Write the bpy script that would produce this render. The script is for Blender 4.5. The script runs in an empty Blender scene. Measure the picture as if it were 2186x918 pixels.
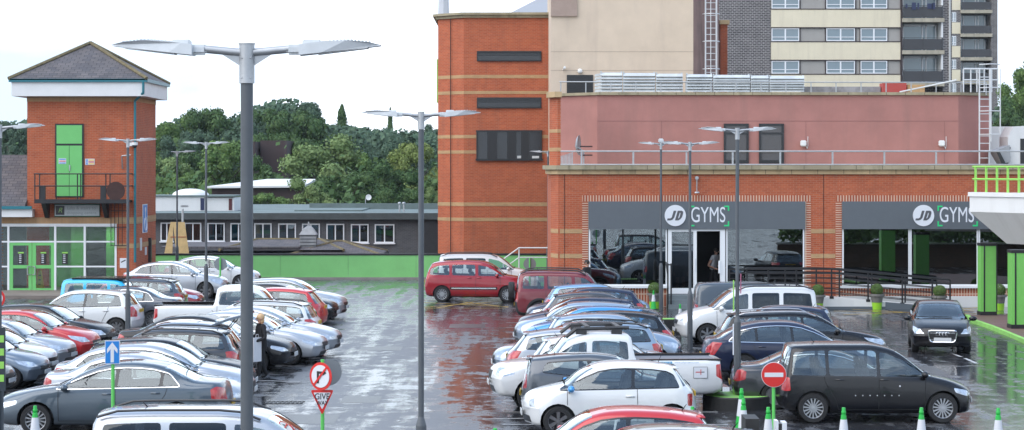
import bpy, bmesh, math, random
from mathutils import Vector, Matrix
from mathutils.bvhtree import BVHTree
R = math.radians
rnd = random.Random(7)
S = bpy.context.scene
COL = S.collection

# ------------------------------------------------------------------ camera, sky, sun, exposure
F, CX, HY, HC = 4700.0, 1093.0, 355.0, 5.5
cd = bpy.data.cameras.new('camera'); cam = bpy.data.objects.new('camera', cd); COL.objects.link(cam)
cam.location = (0, 0, HC); cam.rotation_euler = (R(90), 0, 0)
cd.sensor_width = 36; cd.lens = 36 * F / 2186; cd.shift_y = -(459 - HY) / 2186.0
cd.clip_start = 0.5; cd.clip_end = 4000
S.camera = cam

SUN_EL, SUN_AZ = 50, -58          # azimuth: degrees to the left of the view's backward axis
w = bpy.data.worlds.new('World'); S.world = w; w.use_nodes = True
nt = w.node_tree; nt.nodes.clear()
def wn(t, **k):
    n = nt.nodes.new(t)
    for a, b in k.items(): setattr(n, a, b)
    return n
sky = wn('ShaderNodeTexSky', sky_type='NISHITA', sun_disc=False)
sky.sun_elevation = R(SUN_EL); sky.sun_rotation = R(180 + 58)
tc = wn('ShaderNodeTexCoord'); sep = wn('ShaderNodeSeparateXYZ'); nt.links.new(tc.outputs['Generated'], sep.inputs[0])
mp = wn('ShaderNodeMapping'); mp.inputs['Scale'].default_value = (1.0, 1.0, 2.6); nt.links.new(tc.outputs['Generated'], mp.inputs[0])
nz = wn('ShaderNodeTexNoise'); nz.inputs['Scale'].default_value = 2.1; nz.inputs['Detail'].default_value = 7; nz.inputs['Roughness'].default_value = .55
nt.links.new(mp.outputs[0], nz.inputs['Vector'])
# more cloud low down, blue gaps overhead
m1 = wn('ShaderNodeMapRange'); m1.inputs[1].default_value = 0.0; m1.inputs[2].default_value = 0.85; m1.inputs[3].default_value = .30; m1.inputs[4].default_value = -.10
nt.links.new(sep.outputs['Z'], m1.inputs[0])
ad = wn('ShaderNodeMath', operation='ADD'); nt.links.new(nz.outputs[0], ad.inputs[0]); nt.links.new(m1.outputs[0], ad.inputs[1])
cr = wn('ShaderNodeMapRange'); cr.inputs[1].default_value = .42; cr.inputs[2].default_value = .64; cr.interpolation_type = 'SMOOTHSTEP'
nt.links.new(ad.outputs[0], cr.inputs[0])
n2 = wn('ShaderNodeTexNoise'); n2.inputs['Scale'].default_value = 5; n2.inputs['Detail'].default_value = 6
nt.links.new(mp.outputs[0], n2.inputs['Vector'])
cc = wn('ShaderNodeMix', data_type='RGBA'); cc.inputs[6].default_value = (5.5, 6.9, 8.3, 1); cc.inputs[7].default_value = (11.2, 12.0, 13.2, 1)
c2 = wn('ShaderNodeMapRange'); c2.inputs[1].default_value = .36; c2.inputs[2].default_value = .60; nt.links.new(n2.outputs[0], c2.inputs[0]); nt.links.new(c2.outputs[0], cc.inputs[0])
mx = wn('ShaderNodeMix', data_type='RGBA'); nt.links.new(cr.outputs[0], mx.inputs[0]); nt.links.new(sky.outputs[0], mx.inputs[6]); nt.links.new(cc.outputs[2], mx.inputs[7])
hi = wn('ShaderNodeMapRange'); hi.interpolation_type = 'SMOOTHSTEP'; hi.inputs[1].default_value = .14; hi.inputs[2].default_value = .62; hi.inputs[3].default_value = 0; hi.inputs[4].default_value = .72
nt.links.new(sep.outputs['Z'], hi.inputs[0])
mh = wn('ShaderNodeMix', data_type='RGBA'); mh.inputs[7].default_value = (4.3, 6.2, 9.4, 1); nt.links.new(hi.outputs[0], mh.inputs[0]); nt.links.new(mx.outputs[2], mh.inputs[6])
bg = wn('ShaderNodeBackground'); bg.inputs[1].default_value = .115; nt.links.new(mh.outputs[2], bg.inputs[0])
wo = wn('ShaderNodeOutputWorld'); nt.links.new(bg.outputs[0], wo.inputs[0])

sl = bpy.data.lights.new('sun', 'SUN'); sl.energy = 2.1; sl.angle = R(72); sl.color = (1, .93, .84)
so = bpy.data.objects.new('sun', sl); COL.objects.link(so)
az = R(SUN_AZ); sd = Vector((math.sin(az) * math.cos(R(SUN_EL)), -math.cos(az) * math.cos(R(SUN_EL)), math.sin(R(SUN_EL))))
so.rotation_euler = (-sd).to_track_quat('-Z', 'Y').to_euler()
so.location = (0, 0, 60)
S.view_settings.view_transform = 'Standard'; S.view_settings.look = 'None'; S.view_settings.exposure = 0.54; S.view_settings.gamma = 1
S.view_settings.use_curve_mapping = False
S.render.engine = 'CYCLES'
S.cycles.max_bounces = 8; S.cycles.transparent_max_bounces = 16; S.cycles.glossy_bounces = 4; S.cycles.diffuse_bounces = 3
S.cycles.caustics_reflective = False; S.cycles.caustics_refractive = False
S.cycles.use_denoising = True

def Yg(py): return F * HC / (py - HY)
def PX(px, Y): return (px - CX) * Y / F
def PZ(py, Y): return HC - (py - HY) * Y / F

# ------------------------------------------------------------------ materials
MC = {}
def srgb(c):
    c = [v / 255 for v in c]
    return tuple((v / 12.92 if v <= .04045 else ((v + .055) / 1.055) ** 2.4) for v in c) + (1,)
def mat(name, col, rough=.6, metal=0, spec=.5, coat=0, vary=.0, vscale=3, bump=0, bscale=40, dirt=0, emit=None):
    if name in MC: return MC[name]
    m = bpy.data.materials.new(name); m.use_nodes = True; t = m.node_tree; p = t.nodes['Principled BSDF']
    col = tuple(col)[:3] + (1,)
    p.inputs['Base Color'].default_value = col; p.inputs['Roughness'].default_value = rough; p.inputs['Metallic'].default_value = metal
    p.inputs['Specular IOR Level'].default_value = spec; p.inputs['Coat Weight'].default_value = coat; p.inputs['Coat Roughness'].default_value = .04
    if vary or bump or dirt:
        tc = t.nodes.new('ShaderNodeTexCoord')
    if vary:
        n = t.nodes.new('ShaderNodeTexNoise'); n.inputs['Scale'].default_value = vscale; n.inputs['Detail'].default_value = 6; n.inputs['Roughness'].default_value = .65
        t.links.new(tc.outputs['Object'], n.inputs['Vector'])
        r = t.nodes.new('ShaderNodeMapRange'); r.inputs[1].default_value = .3; r.inputs[2].default_value = .7; r.inputs[3].default_value = 1 - vary; r.inputs[4].default_value = 1 + vary
        t.links.new(n.outputs[0], r.inputs[0])
        x = t.nodes.new('ShaderNodeVectorMath'); x.operation = 'SCALE'; x.inputs[0].default_value = col[:3]; t.links.new(r.outputs[0], x.inputs['Scale'])
        t.links.new(x.outputs[0], p.inputs['Base Color'])
    if bump:
        n = t.nodes.new('ShaderNodeTexNoise'); n.inputs['Scale'].default_value = bscale; n.inputs['Detail'].default_value = 4
        t.links.new(tc.outputs['Object'], n.inputs['Vector'])
        b = t.nodes.new('ShaderNodeBump'); b.inputs['Strength'].default_value = bump; b.inputs['Distance'].default_value = .02
        t.links.new(n.outputs[0], b.inputs['Height']); t.links.new(b.outputs[0], p.inputs['Normal'])
    if emit:
        p.inputs['Emission Color'].default_value = tuple(emit)[:3] + (1,); p.inputs['Emission Strength'].default_value = 1
    MC[name] = m; return m
def glass(name, tint, boost=1.0, ior=1.5, rough=0.0):
    if name in MC: return MC[name]
    m = bpy.data.materials.new(name); m.use_nodes = True; t = m.node_tree; t.nodes.clear()
    o = t.nodes.new('ShaderNodeOutputMaterial'); x = t.nodes.new('ShaderNodeMixShader'); tr = t.nodes.new('ShaderNodeBsdfTransparent'); g = t.nodes.new('ShaderNodeBsdfGlossy')
    tr.inputs[0].default_value = tuple(tint) + (1,); g.inputs['Roughness'].default_value = rough; g.inputs[0].default_value = (.90, .97, 1, 1)
    f = t.nodes.new('ShaderNodeFresnel'); f.inputs[0].default_value = ior
    k = t.nodes.new('ShaderNodeMath'); k.operation = 'MULTIPLY'; k.use_clamp = True; k.inputs[1].default_value = boost
    t.links.new(f.outputs[0], k.inputs[0]); t.links.new(k.outputs[0], x.inputs[0]); t.links.new(tr.outputs[0], x.inputs[1]); t.links.new(g.outputs[0], x.inputs[2]); t.links.new(x.outputs[0], o.inputs[0])
    MC[name] = m; return m
def brick(name, c1, c2, mortar, bw=.225, bh=.075, mort=.010, patch=.12, offset=.5, stain=.0, rough=.85):
    if name in MC: return MC[name]
    m = bpy.data.materials.new(name); m.use_nodes = True; t = m.node_tree; p = t.nodes['Principled BSDF']; p.inputs['Roughness'].default_value = rough
    uv = t.nodes.new('ShaderNodeUVMap'); b = t.nodes.new('ShaderNodeTexBrick'); b.offset = offset
    b.inputs['Color1'].default_value = tuple(c1) + (1,); b.inputs['Color2'].default_value = tuple(c2) + (1,); b.inputs['Mortar'].default_value = tuple(mortar) + (1,)
    b.inputs['Scale'].default_value = 1; b.inputs['Brick Width'].default_value = bw; b.inputs['Row Height'].default_value = bh; b.inputs['Mortar Size'].default_value = mort; b.inputs['Mortar Smooth'].default_value = .3
    t.links.new(uv.outputs[0], b.inputs['Vector'])
    n = t.nodes.new('ShaderNodeTexNoise'); n.inputs['Scale'].default_value = .9; n.inputs['Detail'].default_value = 8; n.inputs['Roughness'].default_value = .7; t.links.new(uv.outputs[0], n.inputs['Vector'])
    r = t.nodes.new('ShaderNodeMapRange'); r.inputs[1].default_value = .3; r.inputs[2].default_value = .7; r.inputs[3].default_value = 1 - patch; r.inputs[4].default_value = 1 + patch
    t.links.new(n.outputs[0], r.inputs[0])
    x = t.nodes.new('ShaderNodeVectorMath'); x.operation = 'SCALE'; t.links.new(b.outputs['Color'], x.inputs[0]); t.links.new(r.outputs[0], x.inputs['Scale'])
    out = x.outputs[0]
    if stain:      # vertical rain streaks of grime with a shape of their own
        mp = t.nodes.new('ShaderNodeMapping'); mp.inputs['Scale'].default_value = (3.2, .22, 1); t.links.new(uv.outputs[0], mp.inputs[0])
        n3 = t.nodes.new('ShaderNodeTexNoise'); n3.inputs['Scale'].default_value = 1; n3.inputs['Detail'].default_value = 5; t.links.new(mp.outputs[0], n3.inputs['Vector'])
        r3 = t.nodes.new('ShaderNodeMapRange'); r3.inputs[1].default_value = .52; r3.inputs[2].default_value = .75; r3.inputs[3].default_value = 0; r3.inputs[4].default_value = stain; t.links.new(n3.outputs[0], r3.inputs[0])
        mm = t.nodes.new('ShaderNodeMix'); mm.data_type = 'RGBA'; t.links.new(r3.outputs[0], mm.inputs[0]); t.links.new(out, mm.inputs[6]); mm.inputs[7].default_value = (.10, .075, .06, 1); out = mm.outputs[2]
    t.links.new(out, p.inputs['Base Color'])
    bp = t.nodes.new('ShaderNodeBump'); bp.inputs['Strength'].default_value = .4; bp.inputs['Distance'].default_value = .01; bp.invert = True
    t.links.new(b.outputs['Fac'], bp.inputs['Height']); t.links.new(bp.outputs[0], p.inputs['Normal'])
    MC[name] = m; return m
def render_mat(name, c, stain=.35, patch=.10, rough=.85, sc=(2.2, .2, 1), stc=(.12, .10, .09)):
    "painted render or concrete with rain streaks, on UVs in metres"
    if name in MC: return MC[name]
    m = bpy.data.materials.new(name); m.use_nodes = True; t = m.node_tree; p = t.nodes['Principled BSDF']; p.inputs['Roughness'].default_value = rough
    uv = t.nodes.new('ShaderNodeUVMap')
    n = t.nodes.new('ShaderNodeTexNoise'); n.inputs['Scale'].default_value = .6; n.inputs['Detail'].default_value = 8; n.inputs['Roughness'].default_value = .65; t.links.new(uv.outputs[0], n.inputs['Vector'])
    r = t.nodes.new('ShaderNodeMapRange'); r.inputs[1].default_value = .3; r.inputs[2].default_value = .7; r.inputs[3].default_value = 1 - patch; r.inputs[4].default_value = 1 + patch; t.links.new(n.outputs[0], r.inputs[0])
    x = t.nodes.new('ShaderNodeVectorMath'); x.operation = 'SCALE'; x.inputs[0].default_value = c; t.links.new(r.outputs[0], x.inputs['Scale'])
    mp = t.nodes.new('ShaderNodeMapping'); mp.inputs['Scale'].default_value = sc; t.links.new(uv.outputs[0], mp.inputs[0])
    n3 = t.nodes.new('ShaderNodeTexNoise'); n3.inputs['Scale'].default_value = 1; n3.inputs['Detail'].default_value = 6; n3.inputs['Roughness'].default_value = .6; t.links.new(mp.outputs[0], n3.inputs['Vector'])
    r3 = t.nodes.new('ShaderNodeMapRange'); r3.inputs[1].default_value = .5; r3.inputs[2].default_value = .78; r3.inputs[3].default_value = 0; r3.inputs[4].default_value = stain; t.links.new(n3.outputs[0], r3.inputs[0])
    mm = t.nodes.new('ShaderNodeMix'); mm.data_type = 'RGBA'; t.links.new(r3.outputs[0], mm.inputs[0]); t.links.new(x.outputs[0], mm.inputs[6]); mm.inputs[7].default_value = tuple(stc) + (1,)
    t.links.new(mm.outputs[2], p.inputs['Base Color'])
    MC[name] = m; return m

# ------------------------------------------------------------------ mesh helpers
class MB:
    def __init__(s): s.v = []; s.f = []; s.m = []
    def add(s, vs, fs, mi=0, M=None):
        b = len(s.v)
        for q in vs:
            q = Vector(q); s.v.append(M @ q if M else q)
        for f in fs: s.f.append([b + i for i in f]); s.m.append(mi)
    def box(s, x0, x1, y0, y1, z0, z1, mi=0, M=None):
        vs = [(x, y, z) for x in (x0, x1) for y in (y0, y1) for z in (z0, z1)]
        s.add(vs, [(0, 1, 3, 2), (4, 6, 7, 5), (0, 4, 5, 1), (2, 3, 7, 6), (0, 2, 6, 4), (1, 5, 7, 3)], mi, M)
    def rbox(s, cx, cy, cz, sx, sy, sz, b=.2, mi=0, M=None):
        "box with chamfered edges (b fraction of the smallest side)"
        e = b * min(sx, sy, sz); vs = []; hx, hy, hz = sx / 2, sy / 2, sz / 2
        bm = bmesh.new(); bmesh.ops.create_cube(bm, size=1)
        for q in bm.verts: q.co = Vector((q.co.x * sx, q.co.y * sy, q.co.z * sz))
        bmesh.ops.bevel(bm, geom=bm.edges[:] + bm.verts[:], offset=e, segments=2, affect='EDGES')
        bm.verts.index_update()
        s.add([Vector((cx, cy, cz)) + q.co for q in bm.verts], [[q.index for q in f.verts] for f in bm.faces], mi, M); bm.free()
    def cyl(s, p0, p1, r0, r1=None, n=12, mi=0, caps=True, M=None):
        p0 = Vector(p0); p1 = Vector(p1); r1 = r0 if r1 is None else r1
        d = (p1 - p0); q = d.to_track_quat('Z', 'Y'); vs = []
        for p, r in ((p0, r0), (p1, r1)):
            for k in range(n):
                a = 2 * math.pi * k / n; vs.append(p + q @ Vector((r * math.cos(a), r * math.sin(a), 0)))
        fs = [(k, (k + 1) % n, n + (k + 1) % n, n + k) for k in range(n)]
        if caps: fs += [tuple(range(n - 1, -1, -1)), tuple(range(n, 2 * n))]
        s.add(vs, fs, mi, M)
    def tube(s, pts, r, n=8, mi=0, M=None):
        for a, b in zip(pts[:-1], pts[1:]): s.cyl(a, b, r, n=n, mi=mi, M=M)
    def lathe(s, prof, n=20, mi=0, M=None, cap=True):
        "prof: (r,z) list round the z axis"
        vs = []; fs = []
        for r, z in prof:
            for k in range(n):
                a = 2 * math.pi * k / n; vs.append((r * math.cos(a), r * math.sin(a), z))
        for i in range(len(prof) - 1):
            for k in range(n): fs.append((i * n + k, i * n + (k + 1) % n, (i + 1) * n + (k + 1) % n, (i + 1) * n + k))
        if cap:
            fs.append(tuple(range(n - 1, -1, -1))); fs.append(tuple(range((len(prof) - 1) * n, len(prof) * n)))
        s.add(vs, fs, mi, M)
    def prism(s, poly, a0, a1, axis='y', mi=0, M=None):
        "poly in the plane normal to axis: (x,z) for y, (y,z) for x, (x,y) for z"
        def T(p, a): return {'y': (p[0], a, p[1]), 'x': (a, p[0], p[1]), 'z': (p[0], p[1], a)}[axis]
        n = len(poly); vs = [T(p, a0) for p in poly] + [T(p, a1) for p in poly]
        s.add(vs, [tuple(range(n)), tuple(range(2 * n - 1, n - 1, -1))] + [(k, n + k, n + (k + 1) % n, (k + 1) % n) for k in range(n)], mi, M)
    def ball(s, c, rx, ry, rz, n=12, m=8, mi=0, M=None):
        vs = []; fs = []
        for i in range(m + 1):
            t = math.pi * i / m
            for k in range(n):
                a = 2 * math.pi * k / n
                vs.append((c[0] + rx * math.sin(t) * math.cos(a), c[1] + ry * math.sin(t) * math.sin(a), c[2] + rz * math.cos(t)))
        for i in range(m):
            for k in range(n): fs.append((i * n + k, (i + 1) * n + k, (i + 1) * n + (k + 1) % n, i * n + (k + 1) % n))
        s.add(vs, fs, mi, M)
    def mesh(s, name, mats, smooth=False, uv=True):
        me = bpy.data.meshes.new(name); me.from_pydata(s.v, [], s.f)
        for mm in mats: me.materials.append(mm)
        me.polygons.foreach_set('material_index', s.m)
        bm = bmesh.new(); bm.from_mesh(me); bmesh.ops.recalc_face_normals(bm, faces=bm.faces); 
        if smooth:
            for f in bm.faces: f.smooth = True
            for e in bm.edges:
                if len(e.link_faces) == 2 and e.calc_face_angle(0) > R(38): e.smooth = False
        bm.to_mesh(me); bm.free()
        if uv: autouv(me)
        return me
def autouv(me):
    l = me.uv_layers.new(name='UVMap')
    for p in me.polygons:
        n = p.normal
        if abs(n.z) > .95: t, b = Vector((1, 0, 0)), Vector((0, 1, 0))
        else:
            t = Vector((-n.y, n.x, 0)).normalized(); b = n.cross(t)
            if b.z < 0: b = -b
        for li in p.loop_indices:
            c = me.vertices[me.loops[li].vertex_index].co; l.data[li].uv = (c.dot(t), c.dot(b))
def obj(name, mb, mats, parent=None, smooth=False, loc=None, label=None):
    me = mb if isinstance(mb, bpy.types.Mesh) else mb.mesh(name, mats if isinstance(mats, (list, tuple)) else [mats], smooth)
    o = bpy.data.objects.new(name, me); COL.objects.link(o)
    if parent: o.parent = parent
    if loc: o.location = loc
    if label: o['label'] = label
    return o
def tag(o, label, cat, group=None):
    o['label'] = label; o['category'] = cat
    if group: o['group'] = group
    return o
def thing(name, label, cat, loc=(0, 0, 0), rz=0, group=None):
    o = bpy.data.objects.new(name, None); COL.objects.link(o); o.location = loc; o.rotation_euler = (0, 0, rz); o.empty_display_size = .2
    return tag(o, label, cat, group)
def struct(name, mb, m, smooth=False):
    o = obj(name, mb, m, smooth=smooth); o['kind'] = 'structure'; return o
def copy_tree(o, parent=None):
    c = o.copy(); COL.objects.link(c); c.parent = parent
    for ch in list(o.children): copy_tree(ch, c)
    return c
def text_mesh(body, size, depth=.01, shear=0, spacing=1.0, bold=0, align='CENTER', xs=1.0):
    cu = bpy.data.curves.new('t', 'FONT'); cu.body = body; cu.size = size; cu.extrude = depth; cu.shear = shear; cu.space_character = spacing
    cu.align_x = align; cu.align_y = 'CENTER'; cu.offset = bold
    o = bpy.data.objects.new('t', cu); me = bpy.data.meshes.new_from_object(o)
    bpy.data.objects.remove(o); bpy.data.curves.remove(cu)
    # text lies in XY: stand it up facing -Y
    me.transform(Matrix.Diagonal((xs, 1, 1, 1))); me.transform(Matrix.Rotation(R(90), 4, 'X'))
    return me
def text(name, body, size, m, loc, parent, **k):
    me = text_mesh(body, size, **k); me.materials.clear(); me.materials.append(m)
    o = bpy.data.objects.new(name, me); COL.objects.link(o); o.parent = parent; o.location = loc; return o
# ------------------------------------------------------------------ vehicles
from mathutils.interpolate import poly_3d_calc
def pchip(pts):
    xs = [p[0] for p in pts]; ys = [p[1] for p in pts]; n = len(xs)
    h = [xs[i + 1] - xs[i] for i in range(n - 1)]; d = [(ys[i + 1] - ys[i]) / h[i] for i in range(n - 1)]
    m = [d[0]] + [0 if d[i - 1] * d[i] <= 0 else 2 * d[i - 1] * d[i] / (d[i - 1] + d[i]) for i in range(1, n - 1)] + [d[-1]]
    def f(x):
        if x <= xs[0]: return ys[0]
        if x >= xs[-1]: return ys[-1]
        i = 0
        while x > xs[i + 1]: i += 1
        t = (x - xs[i]) / h[i]; a = h[i]
        return ys[i] * (2 * t ** 3 - 3 * t ** 2 + 1) + a * m[i] * (t ** 3 - 2 * t ** 2 + t) + ys[i + 1] * (-2 * t ** 3 + 3 * t ** 2) + a * m[i + 1] * (t ** 3 - t ** 2)
    return f
def clip(poly, a, b, c):            # keep a*x+b*z <= c
    out = []
    for i in range(len(poly)):
        p, q = poly[i], poly[(i + 1) % len(poly)]; dp, dq = a * p[0] + b * p[1] - c, a * q[0] + b * q[1] - c
        if dp <= 0: out.append(p)
        if dp * dq < 0: t = dp / (dp - dq); out.append((p[0] + t * (q[0] - p[0]), p[1] + t * (q[1] - p[1])))
    return out
def hull(pts):
    pts = sorted(set((round(a, 4), round(b, 4)) for a, b in pts))
    def half(P):
        o = []
        for p in P:
            while len(o) > 1 and (o[-1][0] - o[-2][0]) * (p[1] - o[-2][1]) - (o[-1][1] - o[-2][1]) * (p[0] - o[-2][0]) <= 1e-6: o.pop()
            o.append(p)
        return o
    a = half(pts); b = half(pts[::-1]); return a[:-1] + b[:-1]
def chaikin(poly, r=.05):
    out = []
    n = len(poly)
    for i in range(n):
        p0, p, p1 = [Vector(poly[k % n]) for k in (i - 1, i, i + 1)]
        a, b = p0 - p, p1 - p
        if a.length < 1e-4 or b.length < 1e-4: continue
        if a.angle(b) > R(160): out.append(tuple(p)); continue
        ra = min(r, a.length * .45); rb = min(r, b.length * .45)
        A = p + a.normalized() * ra; B = p + b.normalized() * rb
        out += [tuple(A), tuple(p * .5 + A * .25 + B * .25), tuple(B)]
    return hull(out)

def shape(**k):
    d = dict(L=4.1, W=1.74, H=1.47, wr=.31, uF=.2, uR=.82, ws=(.265, .42), rw=(.87, .955), belt=[(0, .60), (.25, .93), (.6, .97), (1, 1.0)],
             dlo=(.25, .875), dtop=.10, pillars=[.56], lean=0.10, rlean=.35, tumble=.34, seams=[(.30, .0), (.56, .0), (.76, .08)], nose=.18, tail=.12, rails=0, spokes=7,
             head=[(.02, .60), (.05, .74), (.16, .80), (.13, .70), (.06, .60)], tailp=[(.895, .96), (.94, .66), (.985, .64), (.985, .80), (.95, .98)],
             grille=(.50, .62, .42), intake=(.24, .36, .50), rear_glass=True, bed=None, rim='silver', handles=[(.545, .83), (.745, .85)], mirror=(.31, .98), chrome=False,
             cladding=0, arch_trim=False, shark=True, privacy=False, plate=True)
    d.update(k); return d
SH = {}
SH['hatch'] = shape(top=[(0, .36), (.006, .44), (.03, .53), (.10, .605), (.19, .655), (.265, .69), (.34, .83), (.42, .945), (.50, .99), (.58, 1.0), (.72, .985), (.83, .945), (.87, .925), (.915, .79), (.96, .64), (.985, .57), (.995, .46), (1, .36)])
SH['small'] = dict(SH['hatch'], L=3.8, H=1.5, W=1.68, wr=.30, uF=.19, uR=.83, ws=(.235, .40), dlo=(.225, .875), mirror=(.29, 1.02), spokes=8,
    top=[(0, .36), (.006, .45), (.03, .54), (.09, .615), (.16, .66), (.235, .70), (.31, .84), (.40, .955), (.48, .99), (.58, 1.0), (.72, .985), (.84, .95), (.88, .93), (.925, .79), (.965, .64), (.985, .57), (.995, .46), (1, .36)])
SH['saloon'] = shape(L=4.75, W=1.8, H=1.46, wr=.32, uF=.19, uR=.785, ws=(.275, .43), rw=(.73, .86), dlo=(.27, .80), pillars=[.525, .715], rlean=.9, chrome=True, rim='multi', spokes=14,
    top=[(0, .36), (.006, .43), (.03, .51), (.10, .58), (.19, .635), (.275, .675), (.35, .82), (.43, .93), (.50, .985), (.58, 1.0), (.66, .985), (.73, .94), (.80, .84), (.86, .755), (.90, .735), (.965, .72), (.985, .64), (.995, .5), (1, .38)],
    head=[(.018, .56), (.04, .66), (.11, .72), (.11, .64), (.05, .56)], tailp=[(.925, .93), (.93, .74), (.975, .68), (.99, .70), (.985, .92), (.95, .99)], seams=[(.285, .0), (.525, .0), (.74, .16)], handles=[(.49, .84), (.695, .86)], mirror=(.315, .98))
SH['estate'] = shape(L=4.65, W=1.79, H=1.48, wr=.32, uF=.19, uR=.785, ws=(.265, .41), rw=(.905, .965), dlo=(.255, .915), pillars=[.50, .70], rlean=.5, rails=.03,
    top=[(0, .36), (.006, .43), (.03, .51), (.10, .585), (.19, .635), (.265, .67), (.34, .82), (.41, .935), (.48, .985), (.56, 1.0), (.70, .99), (.84, .965), (.905, .94), (.94, .80), (.965, .66), (.985, .6), (.995, .48), (1, .36)],
    seams=[(.28, .0), (.50, .0), (.71, .12)], handles=[(.47, .84), (.675, .86)], tailp=[(.915, .95), (.93, .70), (.985, .68), (.985, .84), (.95, .96)])
SH['swoop'] = dict(SH['hatch'], L=4.7, W=1.82, H=1.48, wr=.33, uF=.19, uR=.775, ws=(.26, .43), rw=(.80, .93), dlo=(.245, .865), pillars=[.50, .70], rlean=1.2, chrome=True, seams=[(.28, .0), (.50, .0), (.72, .14)], handles=[(.47, .84), (.675, .86)],
    top=[(0, .36), (.006, .43), (.03, .52), (.10, .595), (.19, .645), (.26, .685), (.34, .83), (.43, .945), (.50, .99), (.56, 1.0), (.66, .99), (.75, .95), (.80, .91), (.86, .82), (.93, .71), (.97, .69), (.985, .60), (.995, .48), (1, .36)])
SH['mpv'] = shape(L=4.4, W=1.8, H=1.8, wr=.32, uF=.205, uR=.82, ws=(.235, .385), rw=(.955, .985), dlo=(.24, .935), dtop=.16, pillars=[.50, .715], lean=.03, rlean=.12, tumble=.20, rails=.04, nose=.16, tail=.08, privacy=True, spokes=6, cladding=0,
    belt=[(0, .7), (.25, 1.06), (.6, 1.12), (1, 1.14)],
    top=[(0, .34), (.006, .42), (.02, .48), (.07, .54), (.15, .60), (.235, .645), (.31, .80), (.385, .93), (.45, .975), (.55, 1.0), (.75, 1.0), (.92, .985), (.955, .965), (.975, .85), (.985, .62), (.992, .5), (1, .34)],
    head=[(.02, .74), (.06, .88), (.15, .98), (.14, .86), (.07, .74)], tailp=[(.965, 1.05), (.965, .78), (.992, .76), (.992, 1.05)], grille=(.62, .76, .45), seams=[(.27, 0), (.50, 0), (.74, .02)], handles=[(.47, .98), (.56, .98)], mirror=(.30, 1.14))
SH['van'] = dict(SH['mpv'], H=1.8, dlo=(.24, .50), pillars=[], rear_glass=False, rails=0, privacy=False, seams=[(.27, 0), (.50, 0)], handles=[(.47, .98)])
SH['crossmpv'] = dict(SH['mpv'], top=[(0, .36), (.006, .44), (.02, .51), (.07, .585), (.14, .62), (.225, .655), (.30, .81), (.38, .935), (.46, .985), (.58, 1.0), (.75, .99), (.87, .965), (.92, .93), (.955, .80), (.975, .66), (.99, .52), (1, .38)], rw=(.925, .965), ws=(.225, .385), L=4.35, H=1.67, rails=0, privacy=False, dtop=.13, pillars=[.49, .735], cladding=1, rim='multi', spokes=14, belt=[(0, .66), (.25, 1.02), (.6, 1.06), (1, 1.08)],
    tailp=[(.945, 1.07), (.945, .94), (.985, .92), (.99, 1.05), (.97, 1.09)], mirror=(.30, 1.08), head=[(.02, .72), (.05, .86), (.11, .90), (.11, .76), (.05, .70)])
SH['boxmpv'] = dict(SH['mpv'], L=4.2, W=1.87, H=1.67, rails=0, privacy=False, dtop=.095, wr=.325, uF=.175, uR=.835, ws=(.225, .405), rw=(.95, .972), pillars=[.50, .76], spokes=15, rim='multi', cladding=0, lean=.03,
    dlo=(.215, .945), belt=[(0, .60), (.2, .96), (.6, .99), (1, 1.01)],
    top=[(0, .30), (.006, .37), (.02, .43), (.07, .495), (.14, .55), (.225, .605), (.31, .76), (.405, .92), (.46, .965), (.55, 1.0), (.75, 1.0), (.92, .985), (.95, .965), (.967, .8), (.985, .6), (.993, .48), (1, .34)],
    head=[(.02, .60), (.05, .70), (.12, .76), (.11, .66), (.05, .58)], tailp=[(.955, .98), (.95, .70), (.99, .68), (.99, .98)], mirror=(.27, 1.05), seams=[(.265, 0), (.50, 0), (.775, .10)], handles=[(.475, .93), (.70, .93)])
SH['suv'] = dict(SH['mpv'], L=4.45, W=1.82, H=1.78, wr=.36, uF=.19, uR=.79, ws=(.30, .40), rw=(.955, .985), rails=.07, privacy=False, dtop=.14, pillars=[.52, .74], lean=.02, rlean=.10, cladding=2, arch_trim=True, dlo=(.29, .93),
    belt=[(0, .80), (.3, 1.12), (1, 1.15)],
    top=[(0, .40), (.006, .50), (.02, .545), (.08, .60), (.18, .63), (.30, .655), (.35, .80), (.40, .93), (.46, .975), (.55, .99), (.75, 1.0), (.92, .99), (.955, .965), (.975, .85), (.985, .65), (.992, .5), (1, .4)], mirror=(.34, 1.18))
SH['fiat'] = shape(L=3.6, W=1.63, H=1.49, wr=.31, uF=.195, uR=.835, ws=(.235, .39), rw=(.865, .945), dlo=(.195, .885), dtop=.11, pillars=[.615], lean=.06, rlean=.45, tumble=.36, spokes=6, nose=.26, tail=.22, mirror=(.265, .98), shark=False, rim='spoke',
    belt=[(0, .6), (.2, .93), (.6, .965), (1, .98)], seams=[(.245, 0), (.64, .02)], handles=[(.60, .82)],
    top=[(0, .38), (.006, .46), (.025, .54), (.07, .60), (.14, .645), (.235, .695), (.31, .83), (.39, .935), (.46, .98), (.56, 1.0), (.70, .99), (.82, .955), (.865, .925), (.91, .80), (.95, .67), (.975, .60), (.993, .46), (1, .36)],
    head=[(.035, .60), (.035, .72), (.07, .78), (.105, .76), (.105, .64), (.07, .58)], tailp=[(.925, .86), (.925, .62), (.955, .60), (.965, .84)], grille=(.70, .71, .2), intake=(.26, .40, .52))
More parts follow.
